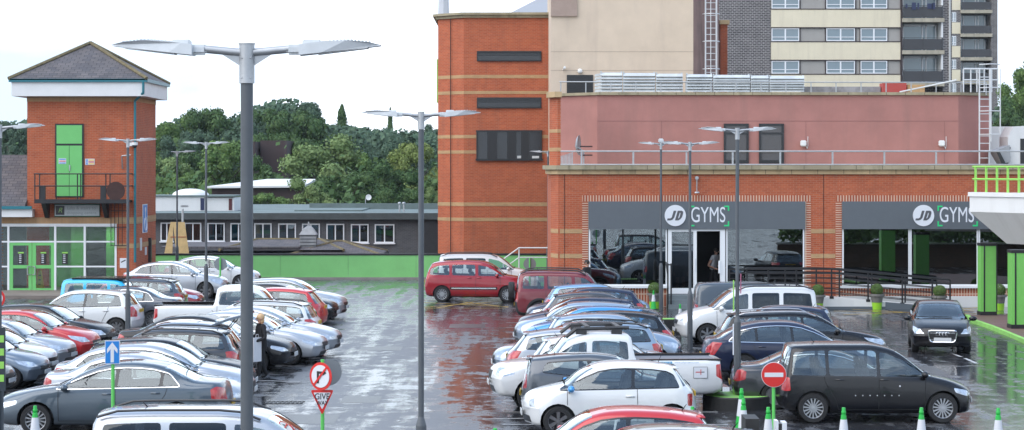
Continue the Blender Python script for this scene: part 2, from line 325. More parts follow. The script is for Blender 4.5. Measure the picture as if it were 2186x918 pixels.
SH['aygo'] = dict(SH['fiat'], L=3.45, H=1.46, ws=(.225, .39), dlo=(.22, .86), pillars=[.56], nose=.18, tail=.12, spokes=6, tailp=[(.955, 1.2), (.955, .75), (.985, .70), (.99, 1.0), (.97, 1.2)], mirror=(.28, .98), rw=(.94, .97),
    belt=[(0, .6), (.2, .92), (.55, .96), (.8, 1.06), (1, 1.1)],
    top=[(0, .36), (.006, .45), (.025, .54), (.08, .61), (.15, .66), (.225, .70), (.31, .85), (.39, .955), (.46, .985), (.56, 1.0), (.72, .985), (.88, .95), (.94, .93), (.96, .80), (.975, .66), (.99, .5), (1, .36)])
SH['pickup'] = shape(L=5.25, W=1.84, H=1.76, wr=.37, uF=.18, uR=.775, ws=(.245, .335), rw=(.598, .612), dlo=(.235, .585), dtop=.15, pillars=[.415], lean=.04, rlean=.05, tumble=.22, nose=.16, tail=.05, rear_glass=True, bed=(.625, .985), arch_trim=False, spokes=6,
    belt=[(0, .85), (.25, 1.12), (1, 1.14)], bottom=.34, mirror=(.275, 1.2), rim='spoke', seams=[(.25, 0), (.415, 0), (.595, .0)], handles=[(.385, 1.0), (.565, 1.0)], shark=False,
    top=[(0, .42), (.006, .50), (.02, .55), (.07, .60), (.15, .63), (.245, .655), (.29, .80), (.335, .93), (.38, .975), (.45, 1.0), (.54, .995), (.595, .97), (.602, .90), (.612, .72), (.62, .655), (.70, .655), (.90, .655), (.97, .655), (.988, .645), (.994, .5), (1, .36)],
    head=[(.02, .82), (.035, .98), (.10, 1.0), (.10, .84), (.05, .80)], tailp=[(.957, 1.04), (.957, .78), (.99, .68), (.99, 1.06)], grille=(.70, .90, .40), intake=(.40, .56, .48))

PROTO = {}
def proto(kind, L=None, H=None, W=None):
    s = dict(SH[kind]); L = L or s['L']; H = H or s['H']; W = W or s['W']
    key = (kind,)
    if key in PROTO: return PROTO[key]
    s['L0'] = s['L']; L, H, W = s['L'], s['H'], s['W']
    top = pchip([(u, z * H) for u, z in s['top']]); belt = pchip(s['belt'])
    base = s.get('bottom', .20)
    ztip = s['top'][0][1] * H; zend = s['top'][-1][1] * H
    bot = pchip([(0, ztip), (.006, max(base + .05, ztip - .22)), (.02, base + .03), (.06, base), (.5, base - .01), (.94, base + .02), (.98, base + .07), (.994, max(base + .1, zend - .2)), (1, zend)])
    # stations
    us = set([0, .003, .006, .012, .02, .032, .05, 1, .997, .994, .988, .98, .97, .955] + [round(.07 + .0225 * i, 4) for i in range(39)])
    for a in s['ws'] + s['rw']: us.add(a)
    for a in s['ws'] + s['rw']: us = {u for u in us if u == a or abs(u - a) > .006 or u in (0, 1)}
    if s['bed']:
        us |= {.598, .602, .606, .612, .62, .625, .63, .984, .987}
    us = sorted(us)
    hw = W / 2
    bm = bmesh.new(); lay = bm.faces.layers.int.new('tag')
    rows = []
    for u in us:
        zt = top(u); zb = bot(u); x = L / 2 - u * L
        zs = max(min(belt(u), zt - .05), zb + (zt - zb) * .6)
        h = max(zt - zs, .001); e = min(1, min(u, 1 - u) / .10); wk = hw * (1 - .05 * (1 - e))
        tb = s['tumble'] * h; wr_ = .945 * wk - tb
        r = min(.10, .5 * h); cr = min(.045, .5 * h); md = zb + (zs - zb)
        lo = zs - zb
        P = [(0, zb), (.78 * wk, zb), (.93 * wk, zb + .04 * lo), (.975 * wk, zb + .13 * lo), (.992 * wk, zb + .30 * lo), (1.0 * wk, zb + .48 * lo), (.998 * wk, zb + .66 * lo), (.985 * wk, zb + .82 * lo), (.968 * wk, zb + .93 * lo), (.945 * wk, zs)]
        g = max(h - r - cr * .8, 0)
        P += [(.945 * wk - tb * .30, zs + g * .34), (.945 * wk - tb * .62, zs + g * .68), (wr_ + tb * .02, zs + g), (wr_ - .25 * r, zs + g + r * .5), (wr_ - r * .8, zt - cr * .62), (wr_ * .62, zt - cr * .26), (wr_ * .3, zt - cr * .06), (0, zt)]
        if s['bed'] and s['bed'][0] <= u <= s['bed'][1]:
            zz = zs + g
            P[13] = (wr_ - .02, zt - .02); P[14] = (wr_ - .07, zt - .02); P[15] = (wr_ - .08, zt - .42); P[16] = (wr_ * .3, zt - .42); P[17] = (0, zt - .42)
        row = []
        n = len(P)
        full = [(y, z) for y, z in P] + [(-y, z) for y, z in P[-2:0:-1]]
        kf = s['nose'] * max(0, 1 - u / .5) ** 1.3; kr = s['tail'] * max(0, (u - .6) / .4) ** 1.3
        ef = max(0, 1 - u / .12); er = max(0, 1 - (1 - u) / .12)
        for y, z in full:
            q = abs(y) / hw
            xx = x - kf * q * q - ef * .10 * q ** 6 + kr * q * q + er * .07 * q ** 6
            row.append(bm.verts.new((xx, y, z)))
        rows.append(row)
    N = len(rows[0]); wsa, wsb = s['ws']; rwa, rwb = s['rw']
    for i in range(len(rows) - 1):
        ua, ub = us[i], us[i + 1]
        for j in range(N):
            k = (j + 1) % N
            f = bm.faces.new((rows[i][j], rows[i][k], rows[i + 1][k], rows[i + 1][j])); f.smooth = True
            jj = j if j < 17 else 33 - j          # segment index from the bottom centre, mirrored
            t = 0
            if jj <= 1 and .035 < ua < .955: t = 1
            if ua >= wsa - 1e-6 and ub <= wsb + 1e-6 and jj >= 14: t = 10
            if ua >= rwa - 1e-6 and ub <= rwb + 1e-6 and jj >= 14 and not s['bed'] and s['rear_glass']: t = 11
            if s['bed'] and ua >= s['bed'][0] and ub <= s['bed'][1] and jj >= 13: t = 2 if jj < 14 else 1
            if s['cladding'] == 2 and jj <= 2: t = 2
            if s['arch_trim'] and jj <= 2: t = 2
            f[lay] = t
    for rr in (rows[0], rows[-1]):
        pass
    bmesh.ops.remove_doubles(bm, verts=bm.verts, dist=.0006)
    bmesh.ops.recalc_face_normals(bm, faces=bm.faces)
    bm.normal_update(); bm.verts.index_update()
    oV = [v.co.copy() for v in bm.verts]; oN = [v.normal.copy() for v in bm.verts]; oF = [[v.index for v in f.verts] for f in bm.faces]
    obvh = BVHTree.FromPolygons(oV, oF)
    def onorm(co):
        h = obvh.find_nearest(co)
        if h[0] is None: return Vector((0, 0, 1))
        F_ = oF[h[2]]; w_ = poly_3d_calc([oV[i] for i in F_], h[0]); n_ = Vector()
        for i, k in zip(F_, w_): n_ += oN[i] * k
        return n_.normalized()
    def cut(poly, ax, flt, newtag, only=None):
        "poly convex, CCW in (a,b); ax 'y' -> (x,z), 'x' -> (y,z)"
        ia, ib = {'y': (0, 2), 'x': (1, 2)}[ax]
        ar = sum(poly[i][0] * poly[(i + 1) % len(poly)][1] - poly[(i + 1) % len(poly)][0] * poly[i][1] for i in range(len(poly)))
        if ar < 0: poly = poly[::-1]
        a0, a1 = min(p[0] for p in poly), max(p[0] for p in poly); b0, b1 = min(p[1] for p in poly), max(p[1] for p in poly)
        def cand():
            out = []
            for f in bm.faces:
                if not flt(f): continue
                vs = [v.co for v in f.verts]
                if max(v[ia] for v in vs) < a0 or min(v[ia] for v in vs) > a1 or max(v[ib] for v in vs) < b0 or min(v[ib] for v in vs) > b1: continue
                out.append(f)
            return out
        n = len(poly)
        for i in range(n):
            p, q = poly[i], poly[(i + 1) % n]; d = (q[0] - p[0], q[1] - p[1]); l = math.hypot(*d)
            if l < 1e-5: continue
            no = [0, 0, 0]; no[ia] = d[1] / l; no[ib] = -d[0] / l; co = [0, 0, 0]; co[ia] = p[0]; co[ib] = p[1]
            fs = cand(); ge = set(fs)
            for f in fs: ge.update(f.edges); ge.update(f.verts)
            bmesh.ops.bisect_plane(bm, geom=list(ge), dist=1e-5, plane_co=co, plane_no=no)
        for f in cand():
            c = f.calc_center_median(); ok = True
            for i in range(n):
                p, q = poly[i], poly[(i + 1) % n]
                if (q[0] - p[0]) * (c[ib] - p[1]) - (q[1] - p[1]) * (c[ia] - p[0]) < -1e-6: ok = False; break
            if ok and (only is None or f[lay] in only): f[lay] = newtag
    X = lambda u: L / 2 - u * L
    side = lambda f: abs(f.calc_center_median().y) > .42 * hw
    # wheel arches
    ar_ = s['wr'] + .055
    for u in (s['uF'], s['uR']):
        if s['arch_trim']: cut([(X(u) + (ar_ + .08) * math.cos(a), s['wr'] + (ar_ + .08) * math.sin(a)) for a in [2 * math.pi * k / 18 for k in range(18)]], 'y', lambda f: abs(f.calc_center_median().y) > .6 * hw, 2)
        cut([(X(u) + ar_ * math.cos(a), s['wr'] + ar_ * math.sin(a)) for a in [2 * math.pi * k / 20 for k in range(20)]], 'y', lambda f: abs(f.calc_center_median().y) > .6 * hw, 99)
    # side glazing
    ua, ub = s['dlo']
    def dl(dt, db, mrg):
        P = []; n = 9
        for i in range(n + 1):
            u = ua + (ub - ua) * i / n; P.append((X(u) , top(u) - dt))
        rt = P[-1]
        for i in range(n + 1):
            u = ua + (ub - ua) * i / n; P.append((X(u), belt(u) + db))
        P = [(x, max(z, belt((L / 2 - x) / L) + db)) for x, z in P]
        P = hull(P)
        # rear edge leans forward towards the top
        xb = X(ub); zb_ = belt(ub)
        if s['rlean']: P = clip(P, -1, s['rlean'], -(xb - 0.0) + s['rlean'] * (zb_))
        return hull(P)
    full = dl(s['dtop'], .0, 0)
    if s['bed'] or s['privacy'] or kind in ('boxmpv', 'crossmpv', 'suv'): base_dlo = 2 if kind == 'boxmpv' else 0
    else: base_dlo = 2
    flo = lambda f: abs(f.calc_center_median().y) > .42 * hw and f[lay] in (0, 2)
    if base_dlo: cut(chaikin(full, .06), 'y', flo, 2, only=(0, 2))
    inner = dl(s['dtop'] + .028, .025, 0)
    cuts = [ua - .1] + list(s['pillars']) + [ub + .1]
    wins = []
    for k in range(len(cuts) - 1):
        P = inner; le = s['lean']
        # pillar centre line: x = X(u) - le*(z-belt) ; keep behind / ahead
        pw = .035 if base_dlo else .06
        u0, u1 = cuts[k], cuts[k + 1]
        zb_ = .95
        P = clip(P, 1, le, X(u0) - pw + le * zb_)         # rearwards of the front pillar
        if len(P) > 2: P = clip(P, -1, -le, -(X(u1) + pw + le * zb_))
        if len(P) < 3: continue
        P = hull(P)
        if len(P) < 3: continue
        P = chaikin(P, .05); wins.append((k, P))
        cut(P, 'y', flo, 20 + k)
    sgn = lambda sg, lim: (lambda f: sg * f.calc_center_median().x > lim)
    # lamps
    hp = hull([(X(u), z * H / 1.47 if kind in ('hatch', 'small', 'saloon', 'estate', 'swoop') else z) for u, z in s['head']])
    cut(chaikin(hp, .03), 'y', lambda f: abs(f.calc_center_median().y) > .50 * hw and f.calc_center_median().x > L * .2, 12, only=(0, 2))
    tp = hull([(X(u), z) for u, z in s['tailp']])
    cut(chaikin(tp, .025), 'y', lambda f: abs(f.calc_center_median().y) > .50 * hw and f.calc_center_median().x < -L * .2, 13, only=(0, 2))
    g0, g1, gw = s['grille']; i0, i1, iw = s['intake']
    sc = H / 1.47 if kind in ('hatch', 'small', 'saloon', 'estate') else 1
    cut(chaikin([(-gw * .85, g0), (gw * .85, g0), (gw, g1), (-gw, g1)], .04), 'x', sgn(1, L / 2 - .35), 3, only=(0, 2))
    cut(chaikin([(-iw, i0), (iw, i0), (iw * .9, i1), (-iw * .9, i1)], .04), 'x', sgn(1, L / 2 - .35), 3, only=(0, 2))
    if s['arch_trim']: pass
    bmesh.ops.delete(bm, geom=[f for f in bm.faces if f[lay] == 99], context='FACES')
    bm.normal_update()
    bvh = BVHTree.FromBMesh(bm)
    def ysurf(x, z, default=None):
        h = bvh.ray_cast(Vector((x, 3, z)), Vector((0, -1, 0)))
        return h[0].y if h[0] is not None else (default if default is not None else hw * .97)
    # split to meshes
    def extract(flt, name, off=0):
        fs = [f for f in bm.faces if flt(f)]
        if not fs: return None
        idx = {}; vs = []; fl = []
        for f in fs:
            for v in f.verts:
                if v not in idx: idx[v] = len(vs); vs.append(v.co - v.normal * off)
            fl.append([idx[v] for v in f.verts])
        me = bpy.data.meshes.new(name); me.from_pydata(vs, [], fl)
        me.polygons.foreach_set('use_smooth', [True] * len(fl))
        if name != 'body': me.normals_split_custom_set_from_vertices([tuple(onorm(v.co)) for v in me.vertices])
        return me, [f[lay] for f in fs]
    parts = []         # (name, mesh, materials key list, child_of)
    me, tg = extract(lambda f: f[lay] in (0, 1, 2, 3), 'body')
    me.polygons.foreach_set('material_index', [{0: 0, 1: 1, 2: 2, 3: 3}[t] for t in tg])
    nbody = len(me.vertices); body_extra = MB()
    # wheel wells
    for u in (s['uF'], s['uR']):
        for sg in (1, -1):
            M = Matrix.Translation((X(u), 0, s['wr']))
            pr = []
            n = 20; y0, y1 = sg * hw * .55, sg * hw * .955
            for k in range(n):
                a0, a1 = 2 * math.pi * k / n, 2 * math.pi * (k + 1) / n
                if math.sin((a0 + a1) / 2) < -.22: continue
                p = [(ar_ * math.cos(a), ar_ * math.sin(a)) for a in (a0, a1)]
                body_extra.add([(p[0][0], y0, p[0][1]), (p[1][0], y0, p[1][1]), (p[1][0], y1, p[1][1]), (p[0][0], y1, p[0][1])], [(0, 1, 2, 3)], 1, M)
            body_extra.add([(ar_ * math.cos(2 * math.pi * k / n), y0, ar_ * math.sin(2 * math.pi * k / n)) for k in range(n)], [tuple(range(n))], 1, M)
    b0 = bmesh.new(); b0.from_mesh(me)
    tmp = body_extra.mesh('x', [], uv=False); b0.from_mesh(tmp)
    # panel gaps and trims laid on the surface
    def strip(pts, wd, mi, off=.007, both=True):
        for sg in ((1, -1) if both else (1,)):
            dense = []
            for (xa, za), (xb, zb_) in zip(pts[:-1], pts[1:]):
                n = max(1, int(math.hypot(xb - xa, zb_ - za) / .12))
                for k in range(n): dense.append((xa + (xb - xa) * k / n, za + (zb_ - za) * k / n))
            dense.append(pts[-1])
            for a, b in zip(dense[:-1], dense[1:]):
                d = Vector((b[0] - a[0], b[1] - a[1]))
                if d.length < 1e-4: continue
                nn = Vector((-d.y, d.x)).normalized() * wd / 2
                q = [(a[0] + nn.x, a[1] + nn.y), (b[0] + nn.x, b[1] + nn.y), (b[0] - nn.x, b[1] - nn.y), (a[0] - nn.x, a[1] - nn.y)]
                vv = [b0.verts.new((x, sg * (ysurf(x, z) + off), z)) for x, z in q]
                f = b0.faces.new(vv); f.material_index = mi; f.smooth = True
    for u, ln in s['seams']:
        zt_ = belt(u) - .005; zl = base + .10
        x0 = X(u)
        if ln > .03:     # rear door edge curves round the arch
            strip([(x0 - .02, zt_), (x0 + .02, zt_ - .15), (X(s['uR']) + ar_ + .10 if X(s['uR']) + ar_ + .1 > x0 else x0 + .08, s['wr'] + .18), (X(s['uR']) + ar_ + .16, zl)], .011, 4)
        else: strip([(x0, zt_), (x0 - .01, zl)], .011, 4)
    x0s, x1s = X(s['seams'][0][0]), X(s['uR']) + ar_ + .16
    strip([(x0s, base + .10), (x1s, base + .10)], .010, 4)
    if s['cladding'] == 1: strip([(X(.30), .56), (X(.74), .56)], .10, 1, .02); strip([(X(.31), .56), (X(.73), .56)], .05, 5, .024)
    if s['chrome']:
        ch = chaikin(full, .06); strip(ch + [ch[0]], .016, 5, .008)
    # door handles
    for u, z in s['handles']:
        for sg in (1, -1):
            y = ysurf(X(u), z); q = MB(); q.rbox(X(u), sg * (y + .012), z, .19, .03, .032, .3, 6); m_ = q.mesh('x', [], uv=False); b0.from_mesh(m_)
    if s['shark']:
        q = MB(); u = .80 if kind != 'estate' else .84; q.cyl((X(u), 0, top(u) - .02), (X(u) - .09, 0, top(u) + .10), .012, .004, n=6, mi=1); b0.from_mesh(q.mesh('x', [], uv=False))
    else:
        q = MB(); u = .78; q.cyl((X(u), 0, top(u) - .02), (X(u) - .12, 0, top(u) + .28), .008, .003, n=6, mi=1); b0.from_mesh(q.mesh('x', [], uv=False)) if kind != 'pickup' else None
    # spoiler lip above the rear glass
    if kind in ('hatch', 'small', 'estate', 'aygo', 'fiat'):
        q = MB(); u = s['rw'][0]; zz = top(u)
        q.prism([(X(u) + .08, zz + .004), (X(u) - .07, zz - .012), (X(u) - .07, zz - .03), (X(u) + .04, zz - .035)], -hw * .58, hw * .58, 'y', 0); b0.from_mesh(q.mesh('x', [], uv=False))
    # wipers
    q = MB(); u = s['ws'][0] - .006
    for yy in (-.45, .1): q.tube([(X(u) - .02, yy + .25, top(u) + .02), (X(u) - .05 - abs(yy) * .06, yy - .32, top(u) + .035)], .011, n=5, mi=1)
    b0.from_mesh(q.mesh('x', [], uv=False))
    if s['bed']:
        q = MB(); q.box(-L / 2 - .10, -L / 2 + .06, -hw * .8, hw * .8, .42, .52, 5); q.box(X(.63), X(.98), hw * .90 - .09, hw * .90, 1.125, 1.165, 2); q.box(X(.63), X(.98), -hw * .90, -hw * .90 + .09, 1.125, 1.165, 2); b0.from_mesh(q.mesh('x', [], uv=False))
    b0.normal_update()
    for e in b0.edges:
        if len(e.link_faces) == 2 and e.calc_face_angle(0) > R(50): e.smooth = False
    b0.to_mesh(me); b0.free()
    if not s['bed']:
        me.normals_split_custom_set_from_vertices([tuple(onorm(v.co)) if v.index < nbody else (0, 0, 0) for v in me.vertices])
    parts.append(('body', me, 'BODY', None))
    r = extract(lambda f: f[lay] == 10, 'windscreen', .004)
    if r: parts.append(('windscreen', r[0], 'glass', None))
    r = extract(lambda f: f[lay] == 11, 'rear_window', .004)
    if r: parts.append(('rear_window', r[0], 'glass_rear', None))
    for k, P in wins:          # clean glass patches following the body side
        for sg in (1, -1):
            cxx = sum(p[0] for p in P) / len(P); czz = sum(p[1] for p in P) / len(P); vs = []; ns = []; fs = []; nr = 5
            def put(x, z):
                h = obvh.ray_cast(Vector((x, sg * 3, z)), Vector((0, -sg, 0)))
                if h[0] is None: h = (Vector((x, sg * hw * .85, z)), None)
                n_ = onorm(h[0]); vs.append(h[0] - n_ * .003); ns.append(tuple(n_))
            put(cxx, czz); n = len(P)
            for i in range(1, nr + 1):
                for x, z in P: put(cxx + (x - cxx) * i / nr, czz + (z - czz) * i / nr)
            for j in range(n):
                fs.append((0, 1 + j, 1 + (j + 1) % n))
                for i in range(nr - 1): fs.append((1 + i * n + j, 1 + (i + 1) * n + j, 1 + (i + 1) * n + (j + 1) % n, 1 + i * n + (j + 1) % n))
            if sg > 0: fs = [f[::-1] for f in fs]
            m_ = bpy.data.meshes.new('side_window'); m_.from_pydata(vs, [], fs); m_.update()
            if m_.polygons[0].normal.y * sg < 0: m_.flip_normals()
            m_.polygons.foreach_set('use_smooth', [True] * len(fs)); m_.normals_split_custom_set_from_vertices(ns)
            parts.append(('side_window', m_, 'glass_rear' if (k > 0 and s['privacy']) else 'glass', None))
    for t, nm, mk in ((12, 'headlight', 'lampglass'), (13, 'tail_light', 'redglass')):
        for sg in (1, -1):
            r = extract(lambda f: f[lay] == t and sg * f.calc_center_median().y > 0, nm)
            if r:
                parts.append((nm, r[0], mk, None))
    # mirrors
    u, z = s['mirror']
    for sg in (1, -1):
        y = ysurf(X(u), z - .06); q = MB(); q.ball((X(u) + .0, sg * (y + .13), z), .075, .12, .075, 12, 8, 0); q.cyl((X(u) + .03, sg * (y - .01), z - .08), (X(u) + .01, sg * (y + .08), z - .04), .025, n=6, mi=1)
        parts.append(('mirror', q.mesh('mirror', [], True, uv=False), 'MIRROR', None))
    # plates
    if s['plate']:
        q = MB(); q.rbox(L / 2 + .012, 0, .44 if not s['bed'] else .62, .02, .50, .11, .1, 0); parts.append(('number_plate', q.mesh('number_plate', [], uv=False), 'plate_w', None))
        q = MB(); zz = .82 if kind in ('hatch', 'small', 'estate', 'fiat', 'mpv', 'crossmpv', 'boxmpv') else .60; h = bvh.ray_cast(Vector((-4, 0, zz)), Vector((1, 0, 0))); xx = h[0].x if h[0] else -L / 2
        q.rbox(xx - .012, 0, zz, .02, .50, .11, .1, 0); parts.append(('number_plate', q.mesh('number_plate', [], uv=False), 'plate_y', None))
    if s['rails']:
        for sg in (1, -1):
            q = MB(); P = []
            ra, rb = s['ws'][1] + .02, s['rw'][0] - .01
            for i in range(9):
                u = ra + (rb - ra) * i / 8; P.append((X(u), sg * hw * (.74 if kind == 'estate' else .80), top(u) - .045 + (s['rails'] + .03 if 0 < i < 8 else 0)))
            q.tube(P, .018 + s['rails'] * .12, n=6, mi=0); parts.append(('roof_rail', q.mesh('roof_rail', [], True, uv=False), 'rail', None))
    # interior
    q = MB(); zf = .42
    zi = belt(.5) - .16
    xa, xb = X(s['ws'][0] - .03), X(s['rw'][0] if s['rear_glass'] and not s['bed'] else (.59 if s['bed'] else .52)) 
    q.box(xb, xa, -hw * .86, hw * .86, .35, zf, 0)
    q.box(xa - .42, xa, -hw * .86, hw * .86, .35, zi + .10, 0)                       # dashboard
    for sg in (1, -1): q.box(xb, xa, sg * hw * .84 - .02, sg * hw * .84 + .02, .35, zi + .08, 0)
    q.box(xb, xb + .25, -hw * .8, hw * .8, .35, zi + .05, 0)
    sx = [X(.53 if not s['bed'] else .40), X(.76 if not s['bed'] else .56)]
    if kind in ('fiat', 'aygo'): sx = [X(.57), X(.78)]
    if kind in ('estate', 'swoop', 'saloon'): sx = [X(.50), X(.70)]
    if kind == 'van': sx = sx[:1]
    for i, x in enumerate(sx):
        for yy in ((-.36, .36) if i == 0 else (-.42, 0, .42)):
            q.rbox(x + .25, yy, .58, .5, .46 if i == 0 else .42, .16, .2, 1)
            q.rbox(0, 0, 0, .14, .46 if i == 0 else .42, .62, .25, 1, Matrix.Translation((x - .06, yy, .88)) @ Matrix.Rotation(R(-14), 4, 'Y'))
            q.rbox(x - .17, yy, min(1.25, H * .83), .09, .24, .17, .3, 1)
    a = Matrix.Translation((xa - .50, -.36, zi + .10)) @ Matrix.Rotation(R(65), 4, 'Y')
    for k in range(14):
        t0, t1 = 2 * math.pi * k / 14, 2 * math.pi * (k + 1) / 14
        q.cyl((.18 * math.cos(t0), .18 * math.sin(t0), 0), (.18 * math.cos(t1), .18 * math.sin(t1), 0), .016, n=5, mi=0, M=a)
    parts.append(('interior', q.mesh('interior', [], True, uv=False), 'INT', None))
    bm.free()
    wheels = [(X(u), sg * (hw * .985 - .105), s['wr']) for u in (s['uF'], s['uR']) for sg in (1, -1)]
    if s['cladding'] == 2: wheels.append('spare')
    PROTO[key] = dict(parts=parts, wheels=wheels, s=s, ys=None)
    return PROTO[key]

WM = {}
def wheel_meshes(r, style, spokes):
    k = (round(r, 3), style, spokes)
    if k in WM: return WM[k]
    M = Matrix.Rotation(R(-90), 4, 'X')                 # axis z -> +y (outside)
    w = .105; rr = r * .66 if style != 'steel' else r * .60
    q = MB(); q.lathe([(rr, -w), (r * .93, -w), (r * .985, -w * .8), (r, -w * .5), (r, w * .5), (r * .985, w * .8), (r * .93, w), (rr + .012, w), (rr, w * .85)], 28, 0, M, cap=False)
    q.lathe([(.01, -w * .5), (rr, -w * .5), (rr, -w)], 28, 0, M, cap=False)
    ty = q.mesh('tyre', [], True, uv=False)
    q = MB()
    q.lathe([(rr, -w), (rr - .01, w * .35), (rr - .004, w * .86), (rr + .006, w * .9)], 28, 0, M, cap=False)
    q.lathe([(.0, w * .05), (rr - .01, w * .05)], 28, 1, M, cap=False)
    q.lathe([(.0, w * .78), (.045, w * .76), (.06, w * .6), (.065, w * .1)], 16, 0, M, cap=False)
    if style == 'steel':
        q.lathe([(.06, w * .5), (rr * .55, w * .72), (rr * .75, w * .35), (rr, w * .5)], 28, 1, M, cap=False)
        for a in range(12): q.box(-.018, .018, rr * .72, rr * .9, w * .36, w * .52, 2, M @ Matrix.Rotation(2 * math.pi * a / 12, 4, 'Z'))
    else:
        wd = {'silver': .030, 'multi': .013, 'spoke': .034}[style]
        for a in range(spokes):
            T = M @ Matrix.Rotation(2 * math.pi * a / spokes, 4, 'Z')
            q.prism([(-wd * .8, .05), (wd * .8, .05), (wd * 1.15, rr - .004), (-wd * 1.15, rr - .004)], w * .28, w * .72, 'z', 0, T)
        if style == 'multi': q.lathe([(rr * .42, w * .70), (rr * .42, w * .2), (.06, w * .2), (.06, w * .74)], 20, 0, M, cap=False)
    rm = q.mesh('rim', [], True, uv=False)
    WM[k] = (ty, rm); return WM[k]

PLASTIC = mat('black_plastic', (.018, .018, .02), .55); GLOSSK = mat('gloss_black_trim', (.012, .012, .014), .18, coat=.4); VOID = mat('dark_void', (.004, .004, .004), .9)
GRILL = mat('grille_black', (.010, .010, .011), .4); SEAM = mat('panel_gap', (.012, .012, .012), .8); CHROME = mat('chrome', (.75, .76, .78), .14, 1.0)
RUBBER = mat('tyre_rubber', (.018, .018, .019), .8, bump=.3, bscale=30); RIM = mat('alloy_silver', (.42, .43, .45), .34, .8); RIMD = mat('alloy_dark', (.03, .03, .033), .6); RIMK = mat('alloy_anthracite', (.20, .20, .21), .35, .7)  # dark alloy colours the recessed disc behind the spokes
SEAT = mat('seat_fabric', (.07, .07, .075), .9, vary=.3); DASH = mat('dashboard', (.018, .018, .02), .7)
GL = glass('car_glass', (.76, .83, .82), 2.3, 1.6); GLR = glass('car_glass_dark', (.16, .18, .20), 1.25, 1.55); 
LAMP = mat('headlamp_glass', (.55, .58, .62), .12, .65, coat=1, vary=.45, vscale=9); REDG = mat('tail_lamp_red', (.42, .012, .014), .12, 0, coat=1, vary=.35, vscale=7)
PLW = mat('plate_white', (.62, .63, .63), .4); PLY = mat('plate_yellow', (.55, .36, .03), .4); RAIL = mat('rail_black', (.03, .03, .032), .4)
RAILS = mat('rail_silver', (.45, .46, .48), .35, .8)
def paint(name, c, metal=.35, rough=.32, coat=1.0):
    if name in MC: return MC[name]
    m = mat(name, c, rough, metal, coat=coat, spec=.35, bump=.06, bscale=60)
    MC[name] = m; return m
PAINT = dict(white=paint('paint_white', (.70, .71, .71), 0, .3), silver=paint('paint_silver', (.42, .44, .47), .6), silverblue=paint('paint_silver_blue', (.30, .38, .47), .6), grey=paint('paint_grey', (.085, .095, .11), .6),
    slate=paint('paint_slate_grey', (.075, .10, .125), .5), bluegrey=paint('paint_blue_grey', (.16, .20, .25), .5), black=paint('paint_black', (.004, .004, .006), 0, .22, .3), navy=paint('paint_navy', (.007, .013, .042), .2, .3, .7),
    red=paint('paint_red', (.50, .018, .022), .1), darkred=paint('paint_burgundy', (.17, .012, .020), .2), crimson=paint('paint_crimson', (.30, .007, .016), .2), blue=paint('paint_bright_blue', (.03, .26, .60), .2), lightblue=paint('paint_light_blue', (.20, .36, .55), .5), cyan=paint('paint_cyan', (.02, .42, .72), .1),
    darkgrey=paint('paint_dark_grey', (.045, .048, .055), .5), vangrey=paint('paint_van_grey', (.055, .07, .085), .3))
def car(kind, name, label, cat, px, end, ytop, Y, color, face, L=None, rot=0, group='cars parked in the car park', wheel=None, mirror=None, rail=None, only_plate=True, H=None, X0=None, dark_side=None):
    """px: photo x of one end ('front' or 'rear') of the car; face 'R'/'L'; Y: centre distance"""
    P = proto(kind); s = P['s']; L = L or s['L']; sc = F / Y
    if H is None: H = HC - (ytop - HY) / sc
    fx = L / s['L']; fz = H / s['H']
    yn = Y - s['W'] / 2 * .6
    xe = PX(px, yn)
    sg = 1 if face == 'R' else -1
    cx = xe - sg * L / 2 if end == 'front' else xe + sg * L / 2
    if X0 is not None: cx = X0
    rz = (0 if face == 'R' else math.pi) + R(rot)
    if face == 'C': rz = R(-90 + rot)
    t = thing(name, label, cat, (cx, Y, 0), rz, group)
    pm = PAINT[color]
    mats = {'BODY': [pm, VOID, GLOSSK if kind != 'suv' else PLASTIC, GRILL, SEAM, CHROME, pm if kind not in ('boxmpv',) else GLOSSK], 'MIRROR': [PAINT[mirror] if mirror else pm, PLASTIC], 'INT': [DASH, SEAT], 'glass': [GL], 'glass_rear': [GLR if s['privacy'] else GL],
            'lampglass': [LAMP], 'redglass': [REDG], 'plate_w': [PLW], 'plate_y': [PLY], 'rail': [RAILS if rail == 'silver' else RAIL]}
    for nm, me, mk, _ in P['parts']:
        ms = mats[mk]
        if len(me.materials) < len(ms):
            for m in ms[len(me.materials):]: me.materials.append(m)
        o = bpy.data.objects.new(nm, me); COL.objects.link(o); o.parent = t; o.scale = (fx, 1, fz)
        for i, m in enumerate(ms):
            if me.materials[i] != m: o.material_slots[i].link = 'OBJECT'; o.material_slots[i].material = m
    st = wheel or s['rim']
    ty, rm = wheel_meshes(s['wr'], st, s['spokes'])
    if not ty.materials:
        ty.materials.append(RUBBER)
        for m in (RIM, RIMD, VOID): rm.materials.append(m)
    for q in P['wheels']:
        if q == 'spare': loc = (-L / 2 - .10, .0, 1.02); rt = R(90)
        else: loc = (q[0] * fx, q[1], q[2]); rt = 0 if q[1] > 0 else math.pi
        o = bpy.data.objects.new('wheel' if q != 'spare' else 'spare_wheel', ty); COL.objects.link(o); o.parent = t; o.location = loc; o.rotation_euler = (0, rnd.uniform(0, 1) if q != 'spare' else 0, rt)
        if q != 'spare': o.rotation_euler = (0, 0, rt)
        c = bpy.data.objects.new('rim', rm); COL.objects.link(c); c.parent = o
        if st == 'spoke': c.material_slots[0].link = 'OBJECT'; c.material_slots[0].material = RIMK
        if st == 'steel': c.material_slots[0].link = 'OBJECT'; c.material_slots[0].material = RIMK
    return t
